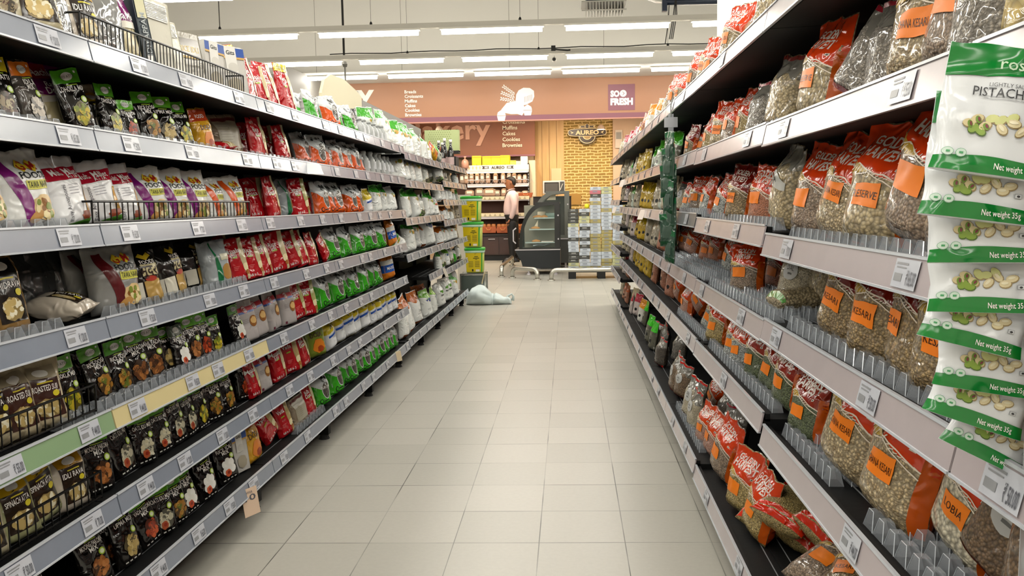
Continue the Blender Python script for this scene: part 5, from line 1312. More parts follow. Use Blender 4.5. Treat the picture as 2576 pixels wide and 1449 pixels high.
 (1, 5, 's4', 7.759, {'b': 3}),
 (1, 5, 's5', 8.259, {'b': 4}),
 (1, 5, 's4', 7.951, {}),
 (1, 5, 's3', 8.41, {}),
 (1, 5, 's4', 8.923, {}),
 (1, 5, 's5', 9.352, {}),
 (1, 6, 's3', 8.593, {'s': 90}),
 (1, 6, 's3', 8.921, {'s': 90}),
 (1, 6, 's5', 9.274, {})
]
# ---------------------------------------------------------------- the goods on the shelves
SIDE_L = 'mixes side'; SIDE_R = 'pulses side'
LVN = {-1: ['top', 'second', 'third', 'fourth', 'fifth', 'sixth', 'base'], 1: ['top', 'second', 'third', 'fourth', 'fifth', 'base', 'base']}
rnd = random.Random(21); count = {}; tot = {}
for sd, lv, code, Y, opt in GOODS:
    k = (sd, lv, T[code][1], opt.get('o', 0)); tot[k] = tot.get(k, 0) + 1
for sd, lv, code, Y, opt in GOODS:
    bs = LB if sd < 0 else RB
    b = max([i for i in range(9) if bs[i] <= Y] or [0]); zz = (lz(b) if sd < 0 else rz(b))[lv if not (sd > 0 and lv == 5 and b == 8) else 5]
    if zz is None: zz = .2
    back = opt.get('b', 0) / 100; sc = opt.get('s', 100) / 100 * rnd.uniform(.97, 1.03)
    w, d = .15, .08
    X0 = (1.2 if sd < 0 else .5) + .034 + back + .04 * sc
    roll = opt.get('r', 0) + rnd.gauss(0, 2.6) + (0 if T[code][2] in ('carton', 'bottle') else 5); yaw = opt.get('y', 0) * sd + sd * (14 if sd < 0 else 17) + rnd.gauss(0, 8)
    lean = opt.get('l', rnd.uniform(5, 11) if abs(roll) < 30 else 4)
    zl = zz - .012
    if abs(roll) > 35: zl += .015
    if sd < 0 : zt_ = PI / 2
    else: zt_ = -PI / 2
    lift = abs(math.sin(math.radians(roll))) * .06 * sc
    M = Matrix.Translation((sd * X0, Y, zl + .002 + lift)) @ Matrix.Rotation(zt_ + math.radians(yaw), 4, 'Z') @ Matrix.Rotation(-math.radians(lean), 4, 'X') @ Matrix.Rotation(math.radians(-roll if sd < 0 else roll), 4, 'Y')
    mw = opt.get('w', 100) / 100
    o = place(code, M, (sc * mw, sc, sc), rnd.randrange(3))
    k = (sd, lv, T[code][1], opt.get('o', 0)); i = count.get(k, 0); count[k] = i + 1
    where = f"{LVN[sd][lv]} shelf, {'mixes' if sd < 0 else 'pulses'} side"
    if sd > 0 and lv == 5 and b == 8: where = 'sixth shelf, pulses side'
    if lv == 6 and sd > 0: where = 'lowest shelf at far end, pulses side'
    tag(o, f"{T[code][1]}{(', ' + ordn(i) + (' beyond near end' if opt.get('o') else ' from camera')) if tot[k] > 1 or opt.get('o') else ''} on {where}", T[code][2], f"goods on the {where}")
# lying and slumped goods
def lay(code, px, Y, z, X, rx, ry, rz_, lab, s=1, var=1):
    o = place(code, Matrix.Translation((X, Y, z)) @ Matrix.Rotation(math.radians(rz_), 4, 'Z') @ Matrix.Rotation(math.radians(ry), 4, 'Y') @ Matrix.Rotation(math.radians(rx), 4, 'X'), (s, s, s), var)
    tag(o, lab, T[code][2], 'packs lying on their side'); return o
lay('r3', 0, 3.05, 1.42, -1.28, -85, 0, 10, 'red mix pouch lying flat before brown note bag', .95)
lay('cr', 0, 1.78, .955, -1.33, -86, 0, 30, 'pale clear bag lying flat beside chidrava pack', 1.0)
lay('cr', 0, 2.05, .95, -1.30, -86, 8, 14, 'crumpled pale bag lying flat before dark red striped bag', .95, 2)
lay('gl', 0, 2.42, .915, .57, -87, 0, -86, 'chickpea bag with green seal lying on sparse shelf', .8)
for i, (y, x, z, a_) in enumerate(((2.66, .585, .175, -52), (2.54, .65, .18, -60), (2.5, .60, .245, -44), (2.38, .68, .25, -58))):
    lay('sl', 0, y, z, x, -80, 8 * i, a_, ['yellow dal bag with red ends, nearest base strip', 'yellow dal bag with red ends, lowest of heap', 'yellow dal bag with red ends, topmost of heap', 'yellow dal bag with red ends, deepest in heap'][i], .9)
lay('g2', 0, 2.17, .19, .60, -66, 10, -62, 'orange header lentil bag slumped over near base shelf', 1.05)
lay('g9', 0, 2.06, .2, .66, -60, -16, -50, 'dark red header bag toppled behind slumped lentil bag', 1.05)
lay('gb', 0, 7.0, .86, -1.33, -84, 0, 40, 'green and white seed bag lying under big sugar bags', .9)
# ---------------------------------------------------------------- hanging clip strips
GRN = film('0a7a2c', .2, .35); PWH = film('dfe2e4', .2, .4); NUT = [C_('d9c79a'), C_('cdb684'), C_('e3d6b0'), C_('7c9a3a')]
def pistachio(seed, first=0):
    P = Pack(.104, .126, .016, PWH, seed, p=3, fill=.3, seal=.03, crum=.0016, dbot=.9, bot=.05, nu=14, nv=20, name='pouch')
    P.patch(-.995, .995, lambda u: .76 + .03 * u, .995, GRN, 'printed_header', 0, 10, 5)
    P.patch(-.995, .995, .004, lambda u: .135 - .03 * u * u, GRN, 'printed_base', 0, 10, 4)
    P.text('rostaa', .3, .86, .012, C_('bfd8b8'), 'printed_header', 1, .01)
    P.text('PISTACHIOS', .1, .63, .0095, C_('2a2a2c'), 'print', 1, .0, width=.062); P.text('LIGHTLY SALTED', .15, .69, .004, C_('5a5a5c'), 'print', 1, 0, width=.04)
    P.patch(-.4, .7, .595, .598, C_('77777a'), 'print', 1, 4, 1); P.patch(-.3, .6, .575, .578, C_('77777a'), 'print', 1, 4, 1)
    rn = random.Random(seed); vc = .38 if first else .275
    for (a_, b_, kind) in ((-.5, -.01, 1), (-.36, .03, 1), (-.22, -.02, 1), (-.42, -.045, 2), (-.12, .04, 3), (.02, .035, 3), (.06, -.03, 0), (.24, .02, 0), (.38, -.035, 0), (.5, .01, 0), (.2, .055, 3), (-.3, -.06, 2)):
        a_ += .03; ro = rn.uniform(-.9, .9)
        P.ell(a_, vc + b_, .125, .036, C_('a08a5c' if kind != 2 else '4c6a22'), 'nut_picture', 1, rot=ro, n=12); P.ell(a_ - .01, vc + b_ + .004, .112, .031, C_(('e0d2a8', 'd8c898', '86a23c', 'cdd08a')[kind]), 'nut_picture', 2, rot=ro, n=12)
        if kind == 1: P.ell(a_ + .01, vc + b_ - .004, .05, .03, C_('6e8e2c'), 'nut_picture', 3, rot=ro, n=10); P.ell(a_ + .02, vc + b_, .022, .018, C_('7a3038'), 'nut_picture', 4, rot=ro, n=8)
        elif kind == 0: P.ell(a_ - .02, vc + b_ + .01, .07, .012, C_('efe6c6'), 'nut_picture', 3, rot=ro, n=10)
    for u in (-.78, -.55): P.ell(u, .14, .1, .034, C_('7ab08c'), 'print', 2); P.ell(u, .14, .088, .03, C_('c9dccd'), 'print', 3); P.patch(u - .035, u + .035, .132, .148, C_('4a9a62'), 'print', 4, 1, 1)
    P.text('Net weight 35g', .42, .068, .0058, WHITE, 'printed_base', 2, .01, width=.036)
    P.patch(.62, .76, .2, .235, C_('a9acae'), 'print', 1, 1, 1); P.patch(.635, .745, .204, .231, PWH, 'print', 2, 1, 1); P.ell(.69, .217, .03, .009, C_('3a3a3c'), 'print', 3)
    return P
PROTO[('pi', 0)] = pistachio(5, 1).proto(); PROTO[('pi', 1)] = pistachio(9).proto(); T['pi'] = (None, 'pistachio pouch', 'nut pouch')
SX, SYY = .50, .93
st = MB(); st.box(-.012, .012, -.0008, .0008, -.02, .72, clear('strip_clear', 'c9cdd2', .5)); 
for k in range(8): st.tube([(0, -.002, .66 - k * .075), (0, -.016, .655 - k * .075), (0, -.018, .665 - k * .075)], .0015, clear('strip_clear', 'c9cdd2', .5), 5)
st.box(-.02, .02, -.002, .006, .70, .745, CLR); tag(st.build('clip_strip', loc=(.505, .945, .70)), 'clear plastic clip strip holding the pistachio pouches', 'clip strip')
zz = [(2350, 440, 1, 5), (2325, 537, 8, 3), (2350, 662, 0, 4), (2350, 787, 0, 0), (2320, 846, 14, 2), (2357, 970, 8, 5), (2332, 1035, 17, -2), (2371, 1108, 26, 4)]
PL = ['topmost, overlapping the rest', 'second from top', 'third from top', 'fourth from top', 'fifth from top, shifted aside', 'sixth from top', 'seventh from top, tilted', 'lowest, before the price strip']
for i, (px, py, rl, yw) in enumerate(zz):
    Y = .86 + .019 * i; wpx = .052 * FPX / (Y + .02); p = at(px + wpx * math.cos(math.radians(rl)), py + wpx * math.sin(math.radians(rl)), Y)
    M = Matrix.Translation(p) @ Matrix.Rotation(math.radians(-14 + yw), 4, 'Z') @ Matrix.Rotation(math.radians(rl + (9 if i == 0 else 0)), 4, 'Y') @ Matrix.Rotation(math.radians(-7), 4, 'X')
    o = bpy.data.objects.new('nut_pouch', PROTO[('pi', min(i, 1))][1]); COL.objects.link(o); o.matrix_world = M
    for kn, km in PROTO[('pi', min(i, 1))][2]: c = bpy.data.objects.new(kn, km); COL.objects.link(c); c.parent = o
    tag(o, f'white and green pistachio pouch on clip strip, {PL[i]}', 'nut pouch', 'pistachio pouches on the clip strip')
# second clip strip
DG = film('2c4638', .2, .6); cl2 = flat('strip2', '8f9490', .2)
st = MB(); st.box(-.012, .012, -.001, .001, 0, .66, clear('strip_clear', 'c9cdd2', .5)); st.box(-.03, .03, -.003, .003, .60, .645, clear('hanger_clear', 'd3d6da', .6)); st.tube([(0, 0, .645), (0, 0, .70), (.01, 0, .73)], .003, cl2, 5)
tag(st.build('clip_strip', loc=(.466, 3.96, .93)), 'clear plastic clip strip with dark green packets', 'clip strip')
def darkpk(seed):
    P = Pack(.1, .15, .02, DG, seed, p=3, fill=.4, crum=.003, name='pouch'); P.patch(-.97, .97, .02, .16, film('0c3a20', .25, .4), 'printed_base', 0, 5, 2); P.patch(-.97, .97, .8, .97, film('1a5a34', .25, .4), 'printed_header', 0, 5, 2); P.patch(-.5, .6, .25, .6, C_('3f5247'), 'print', 1, 4, 3); return P
PROTO[('dp', 0)] = darkpk(3).proto(); T['dp'] = (None, '', 'food pouch')
for i in range(7):
    M = Matrix.Translation((.452 - .004 * (i % 2), 3.93 - .008 * i, 1.36 - i * .073)) @ Matrix.Rotation(math.radians(-72 + (i % 3) * 12), 4, 'Z') @ Matrix.Rotation(math.radians(4 - 3 * (i % 3)), 4, 'Y')
    o = place('dp', M, (1, 1, 1), 0); tag(o, f'dark green packet on mid aisle clip strip, {ordn(i)} from top', 'food pouch', 'dark green packets on the mid aisle clip strip')
# loose price wobblers
def card(name, px, py, X, Y, z, w, h, rz_, ry, col, lab, t=None):
    o = empty(name, (X, Y, z)); o.rotation_euler = (0, math.radians(ry), math.radians(rz_)); tag(o, lab, 'sign'); MB().box(-.0008, .0008, -w / 2, w / 2, -h, 0, flat('card_' + col, col, .4)).build('card', o)
    if t: q = MB(); put_text(q, t, (.0016, -w * .35, -h * .45), (0, 1, 0), (0, 0, 1), h * .22, TAGT, bold=.02, width=w * .7); put_text(q, 'OFFER', (.0016, -w * .3, -h * .2), (0, 1, 0), (0, 0, 1), h * .09, TAGT, width=w * .5); q.build('lettering', o)
card('price_card', 0, 0, -1.184, 2.98, .175, .075, .1, -25, -10, 'd3b9a0', 'pinkish price card reading 10 hanging off base shelf', '10')
card('price_card', 0, 0, -1.184, 3.9, 1.40, .11, .06, -30, -30, 'dfe0e0', 'white card poking out from second shelf below orange bags')
card('price_card', 0, 0, -1.184, 5.75, .20, .06, .07, -25, -12, 'c9b898', 'small beige card hanging off base shelf before brown bag')
card('price_card', 0, 0, -1.184, 8.0, .60, .05, .09, -25, -25, 'b9b0a0', 'small card dangling below far sugar shelf')
for i, (y, r) in enumerate(((5.6, 2), (7.6, 1), (8.9, 2))): card('price_card', 0, 0, .484, y, rz(4)[r], .06, .07, 30, 25, 'cfc0b4', f'slanted pale card below {LEV[r]} pulses shelf, {ordn(i)} from camera')
# ---------------------------------------------------------------- bakery back wall
o = MB(); a = at(1060, 398, 18.6); b = at(1345, 305, 18.6); BRN_ = flat('sign_brown', '8a5236', .5); z1 = a.z; z0s = at(1345, 388, 18.6).z
o.box(-4.6, b.x, 18.6, 18.7, z1, 3.05, BRN_); o.box(-4.6, b.x, 18.59, 18.6, z1, z0s, MAUVE); o = o.build('bakery_sign'); tag(o, 'brown wall sign with large pink word and cream list', 'sign')
PKL = flat('letter_pink', 'cf9c84', .5); CRL = flat('letter_cream', 'f0e4cc', .5); q = MB()
x1 = at(1234, 349, 18.58).x; x0 = at(1066, 349, 18.58).x; put_text(q, 'Bakery', (x0 - .37, 18.58, at(1200, 349, 18.58).z), (1, 0, 0), (0, 0, 1), .44, PKL, width=x1 - x0 + .37, bold=.03); q.build('large_word', o)
q = MB(); h_ = at(1264, 326, 18.58).z - at(1264, 370, 18.58).z
for k, w_ in enumerate(('Breads', 'Croissants', 'Muffins', 'Cakes', 'Cookies', 'Brownies')): p = at(1264, 326 + (k - 2) * 14.7, 18.58); put_text(q, w_, p, (1, 0, 0), (0, 0, 1), .082, CRL, bold=.03)
q.build('lettering', o)
# oval bakery badge on the brick wall
p = at(1477, 333, 18.85); o = empty('wall_badge', p); tag(o, 'dark oval emblem with cream lettering on the brick wall', 'sign'); DKB = flat('badge_dark', '2c1c14', .4); GLD = flat('badge_cream', 'e0c894', .4)
sc = 18.85 / FPX
def oval(cx, cz, rx, rz_, y, mt, mb, n=28, p_=2.0):
    mb.add([(( cx + rx * (abs(math.cos(2 * PI * k / n)) ** (2 / p_)) * (1 if math.cos(2 * PI * k / n) > 0 else -1)) * sc, y, (cz + rz_ * (abs(math.sin(2 * PI * k / n)) ** (2 / p_)) * (1 if math.sin(2 * PI * k / n) > 0 else -1)) * sc) for k in range(n)], [tuple(range(n))], mt)
q = MB(); q.box(-44 * sc, 44 * sc, 0, .02, -8 * sc, 8 * sc, DKB); oval(0, -10, 22, 19, .0, DKB, q); oval(0, 0, 48, 10, -.004, GLD, q, p_=3.5); oval(0, 0, 46.5, 8.7, -.006, DKB, q, p_=3.5)
oval(0, -10, 20, 17, -.002, GLD, q); oval(0, -10, 18.5, 15.5, -.003, DKB, q); oval(0, -8, 11, 10, -.0035, GLD, q); oval(0, -7.5, 9, 8.5, -.0037, flat('badge_tan', 'a08050', .5), q); q.build('plate', o)
q = MB(); put_text(q, 'AUREO', (0, -.009, -5.2 * sc), (1, 0, 0), (0, 0, 1), 10.5 * sc, GLD, width=58 * sc, bold=.06, center=True)
for s in (-1, 1): q.add([(s * x * sc, -.009, z * sc) for x, z in ((33, 0), (42, 4), (38, -1), (41, -4))], [(0, 1, 2, 3)], GLD)
for s in (-1, 1): q.add([(s * x * sc, -.006, z * sc) for x, z in ((5, 17), (22, 17), (18, 14), (22, 11), (5, 11))], [(0, 1, 2, 3, 4)], GLD); q.add([(s * x * sc, -.008, z * sc) for x, z in ((6, 16), (17, 16), (15, 14), (17, 12), (6, 12))], [(0, 1, 2, 3, 4)], DKB)
oval(0, 15, 5, 6, -.007, GLD, q); oval(0, 15, 4, 5, -.009, DKB, q); q.build('lettering', o)
# bakery shelf unit
YB = 18.0
def zx(y): return at(1255, y, YB).z
xl = at(1176, 470, YB).x; xr = at(1331, 450, YB).x; WHM = flat('shelf_white', 'e9dfcf', .35); LSTR = flat('strip_silver', 'b8b2b4', .25, spec=.8); INN = flat('unit_dark', '1a1210', .6); PATB = flat('pattern_beige', 'c9bd9f', .6); PATL = flat('pattern_line', '9a8f74', .6)
o = empty('bakery_shelf_unit', ((xl + xr) / 2, YB, 0)); tag(o, 'tall dark bakery shelf unit with bread beneath the brown sign', 'shelf'); w2 = (xr - xl) / 2
MB().box(-w2 - .3, w2, .42, .46, 0, zx(415), flat('unit_back', '5a3222', .6)).build('back_panel', o)
m_ = MB(); m_.box(w2 - .03, w2, 0, .46, 0, zx(412), INN)
for k in range(16): m_.box(w2 - .02, w2 - .005, -.004, 0, 1.0 + k * .06, 1.03 + k * .06, SLOT)
m_.build('side_panel', o)
hd = MB(); hd.box(-w2 + .0, w2, -.02, .0, zx(428), zx(415), WHM)
for k in range(5):
    x = -w2 + .05 + k * .075; hd.add([(x, -.022, zx(427)), (x - .02, -.022, zx(422)), (x - .012, -.022, zx(417.5)), (x + .012, -.022, zx(417.5)), (x + .02, -.022, zx(422))], [(0, 1, 2, 3, 4)], flat('pattern_pink', 'd3b08a', .6))
put_text(hd, 'AUREO', (.0 + .0, -.024, zx(425)), (1, 0, 0), (0, 0, 1), .06, flat('badge_dark', '2c1c14', .4), width=.28, bold=.05, center=True)
for s in (-1, 1): hd.add([(s * x, -.024, zx(421) + z) for x, z in ((.18, .022), (.34, .03), (.31, .0), (.34, -.03), (.18, -.022), (.2, 0))], [(0, 1, 2, 3, 4, 5)], DKB); hd.add([(s * x, -.026, zx(421) + z) for x, z in ((.21, .012), (.28, .014), (.28, -.014), (.21, -.012))], [(0, 1, 2, 3)], WHM)
hd.build('header_board', o)
for y0 in (428, 463, 500, 545): m_ = MB(); m_.box(-w2 - (.3 if y0 < 430 else 0), w2, -.02, .42, zx(y0) - .02, zx(y0), INN); m_.box(-w2 - (.3 if y0 < 430 else 0), w2, -.035, -.02, zx(y0) - .045, zx(y0) + .008, LSTR); m_.build('shelf', o)
for y0 in (494, 536):
    m_ = MB(); m_.box(-w2, w2, -.045, -.035, zx(y0 + 8.5), zx(y0), PATB)
    for k in range(12): x = -w2 + .05 + k * .105; m_.add([(x - .03, -.047, zx(y0 + 7.5)), (x + .03, -.047, zx(y0 + 7.5)), (x, -.047, zx(y0 + 1))], [(0, 1, 2)], PATL)
    m_.build('patterned_board', o)
zc = zx(588); CAB = flat('cabinet_brown', '3a2018', .35); m_ = MB(); m_.box(-w2, w2, -.1, .42, zc - .04, zc, INN); m_.build('worktop', o); MB().box(-w2, w2, -.04, .42, .12, zc - .04, CAB).build('cabinet', o); MB().box(-w2, w2, .02, .42, 0, .12, BLK).build('plinth', o)
for k in range(4):
    xa_ = -w2 + k * (2 * w2) / 4; dr = MB().box(xa_ + .008, xa_ + 2 * w2 / 4 - .008, -.06, -.042, .14, zc - .06, CAB).build('door', o); MB().tube([(xa_ + .1, -.075, zc - .11), (xa_ + .24, -.075, zc - .11)], .008, LSTR, 8).build('handle', dr)
# goods in the bakery
YBX = flat('box_yellow', 'e6c912', .4); YBT = flat('box_yellow_dark', 'c9a80c', .4)
def cart(name, x, y, z, w, h, d, mt, lab, cat='box', grp=None, extra=None, rz_=0):
    o = empty(name, (x, y, z), rz_); tag(o, lab, cat, grp); P = Carton(w, h, d, mt); b_ = P.body.build('body', o)
    if extra: q = MB(); extra(q, w, h, d); q.build('print', o)
    return o
def ybx(q, w, h, d): q.box(-w / 2, w / 2, -d / 2 - .002, -d / 2, h * .88, h * .93, YBT); q.add([(x * w, -d / 2 - .003, z * h) for x, z in ((-.4, .2), (-.2, .12), (.2, .12), (.4, .2), (.4, .26), (.15, .28), (0, .42), (-.15, .28), (-.4, .26))], [tuple(range(9))], flat('box_ink', '6b5210', .5))
for i, px in enumerate((1198, 1224, 1246, 1270)): p = at(px, 415, 17.97); cart('cake_box', p.x, 18.12, zx(428) , .2, .31 - (.01 if i in (1, 2) else 0), .14, YBX, ['yellow cake box closest to bread bag on top', 'second yellow cake box along bakery shelf top', 'third yellow cake box along bakery shelf top', 'fourth yellow cake box before the small one'][i], grp='yellow boxes on the bakery shelf', extra=ybx, rz_=rnd.uniform(-.1, .1))
p = at(1290, 415, 18); cart('cake_box', p.x, 18.12, zx(428), .13, .2, .12, flat('box_lemon', 'e6da5a', .4), 'small pale yellow cake box beside white boxes', extra=ybx)
p = at(1302, 415, 18); cart('cake_box', p.x, 18.2, zx(428), .17, .19, .12, WHM, 'low white box on bakery shelf top'); p = at(1318, 415, 18); cart('cake_box', p.x, 18.15, zx(428), .15, .28, .12, WHM, 'taller white box at end of bakery shelf top')
LOAF = flat('loaf_brown', '9a5c2a', .55, var=.15); LOAFD = flat('loaf_dark', '6b3a1a', .5, var=.15); FL = clear('bag_film', 'e9ddcc', .28, .15); LBL = flat('loaf_label', 'e0d4c0', .5)
def loaf(mb, w, h, d, mt):
    rg = []
    for k in range(7):
        z = h * k / 6; f_ = [.92, 1, 1, .98, 1, .9, .55][k]; rg.append([(w / 2 * f_ * math.copysign(abs(math.cos(2 * PI * q / 12 + .26)) ** .5, math.cos(2 * PI * q / 12 + .26)), d / 2 * f_ * math.copysign(abs(math.sin(2 * PI * q / 12 + .26)) ** .5, math.sin(2 * PI * q / 12 + .26)), z) for q in range(12)])
    mb.loft(rg, mt); return mb
def bread(px, py, w, h, d, mt, lab, lw=.6, lv=.45, grp='wrapped loaves', y=18.1, lz_=None):
    p = at(px, py, y); o = empty('bread_loaf', (p.x, y, p.z)); tag(o, lab, 'bread', grp); loaf(MB(), w, h, d, mt).build('loaf', o, True); loaf(MB(), w * 1.08, h * 1.06, d * 1.08, FL).build('wrapper', o, True)
    MB().box(-w * lw / 2, w * lw / 2, -d * .56 - .002, -d * .56, h * lv, h * (lv + .38), LBL).build('label', o)
for i, px in enumerate((1163, 1174, 1187, 1201, 1214, 1228, 1247, 1266, 1281, 1294, 1307, 1321)):
    bread(px, 462, .1, .215 - .03 * (i > 9) , .12, LOAF if i % 4 else LOAFD, f'sliced loaf on upper bread shelf, {ordn(i)} from the gondola end', grp='loaves on the upper bread shelf', lv=.35 + .1 * (i % 3))
for i, (px, w, h) in enumerate(((1182, .19, .13), (1207, .19, .16), (1232, .28, .16), (1252, .12, .13), (1268, .12, .16), (1300, .22, .1), (1322, .16, .12))):
    bread(px, 494, w, h, .14, LOAFD if i % 2 else LOAF, ['bun pack beside green bucket', 'round rolls pack in second bread row', 'wide bun pack with white label', 'dark bun pack behind the man', 'pale topped bun pack before the man', 'flat brown pack in basket', 'small bag of rolls at basket end'][i], grp='bun packs on the second bread shelf')
w_ = MB()
for k in range(14): x = -w2 + k * (2 * w2 / 13); w_.tube([(x, 0, 0), (x + .05, 0, .09), (x + .1, 0, 0)], .003, LSTR, 4, False)
w_.tube([(-w2, 0, .09), (w2, 0, .09)], .004, LSTR, 5); tag(w_.build('wire_rail', loc=((xl + xr) / 2, YB - .02, zx(463))), 'thin wire rail before the sliced loaves', 'rail')
WICK = flat('wicker', '9a4c22', .6, bump=.6, bscale=80)
def basket(px, py, w, h, lab, y=17.95, lo=1):
    p = at(px, py, y); o = empty('bread_basket', (p.x, y + .12, p.z)); tag(o, lab, 'basket', 'wicker bread baskets')
    m_ = MB(); a_, b_ = w / 2 * .82, w / 2; rg = [[(-k, -.1, z), (k, -.1, z), (k, .1, z), (-k, .1, z)] for k, z in ((a_, 0), (b_, h))] + [[(-k, -.09, z), (k, -.09, z), (k, .09, z), (-k, .09, z)] for k, z in ((b_ - .02, h), (a_, .02))]; m_.loft(rg, WICK); m_.build('body', o); MB().tube([(-.05, -.11, h * .8), (-.03, -.12, h * .5), (.03, -.12, h * .5), (.05, -.11, h * .8)], .006, flat('wicker_pale', 'c98a4a', .6), 5).build('handle', o)
    if lo:
        for k in range(3): l_ = MB(); loaf(l_, .1, .1, .14, LOAF); q_ = l_.build('bread_roll', loc=(p.x - w * .28 + k * w * .28, y + .12, p.z + h * .7), smooth=True); tag(q_, f'golden roll, {ordn(k)} along in {lab}', 'bread', 'rolls in the baskets')
basket(1229, 586, .36, .13, 'brown basket beside green buckets'); basket(1265, 586, .3, .13, 'brown basket before the man'); basket(1313, 586, .26, .13, 'brown basket behind the display case')
basket(1322, 497, .3, .1, 'brown basket on second bread shelf end', lo=0)
tr = MB(); tr.box(-.5, .35, -.1, .1, 0, .015, PATL); 
for k in range(17): tr.box(-.48 + k * .05, -.44 + k * .05, -.09, .09, .015, .07, flat('biscuit', 'a8824e', .5))
p = at(1225, 534, 18.1); tag(tr.build('biscuit_tray', loc=(p.x + .1, 18.1, zx(545) + .01)), 'long tray of biscuits on dark bakery shelf', 'tray')
# bread bag with tied neck on the shelf top
p = at(1170, 424, 17.95); o = empty('bread_bag', p); tag(o, 'pink tied bread bag standing beside yellow boxes', 'bread'); m_ = MB(); m_.loft([[(r_ * math.cos(q * PI / 5), r_ * math.sin(q * PI / 5), z) for q in range(10)] for z, r_ in ((0, .05), (.02, .075), (.12, .08), (.17, .06), (.2, .015), (.215, .012), (.25, .04))], flat('bag_pink', 'b98a78', .2, bump=.4)); m_.build('bag', o, True)
# brown post, plain column between shelf and timber, notice, microwave
a = at(1331, 480, 18.3); b = at(1346, 403, 18.3); struct(MB().box(a.x, b.x, 18.3, 18.96, 0, b.z, flat('column_cream', 'd9c9ac', .6)).build('trim_4'))
a = at(1387, 455, 18.9); b = at(1412, 423, 18.9); o = MB().box(a.x, b.x, 18.93, 18.95, a.z, b.z, flat('notice', 'd8b58c', .6)).build('paper_notice'); tag(o, 'pale paper notice pinned on the timber panel', 'notice')
a = at(1548, 372, 18.8); b = at(1566, 326, 18.8); o = MB().box(a.x, b.x, 18.86, 18.88, a.z, b.z, flat('poster', 'c9b9a9', .6)).box(a.x + .02, b.x - .02, 18.855, 18.86, (a.z + b.z) / 2, b.z - .05, flat('poster_ink', '8f8a84', .6)).build('wall_poster'); tag(o, 'small framed poster beside the brick wall', 'poster')
YM = 16.6; a = at(1366, 488, YM); b = at(1421, 454, YM); o = empty('microwave_oven', ((a.x + b.x) / 2, YM, a.z)); tag(o, 'white microwave oven standing before timber wall', 'microwave'); w_ = (b.x - a.x) / 2; h_ = b.z - a.z
bd = MB().box(-w_, w_, 0, .3, 0, h_, WHM).build('body', o); bevel(bd, .01); MB().box(-w_ * .86, w_ * .45, -.012, 0, h_ * .1, h_ * .88, flat('window_dark', '221c18', .15)).box(-w_ * .8, w_ * .38, -.014, -.012, h_ * .18, h_ * .8, flat('window_grey', '5c554e', .15)).build('door', o); pn = MB().box(w_ * .55, w_ * .94, -.008, 0, h_ * .06, h_ * .92, flat('panel_grey', '4a4640', .3)).build('control_panel', o); MB().tube([(w_ * .58, -.02, h_ * .3), (w_ * .8, -.02, h_ * .75)], .008, WHM, 6).build('handle', pn)
a = at(1340, 493, 16.5); b = at(1425, 489, 16.5); MBt = MB().box(a.x, b.x + .1, 16.4, 17.1, a.z - .02, b.z - .03, flat('counter_top', '6a5238', .5)).box(a.x + .01, b.x + .09, 16.45, 17.08, 0, a.z - .02, flat('counter_side', '2a1c14', .5)); tag(MBt.build('counter'), 'brown service counter carrying the microwave oven', 'counter')
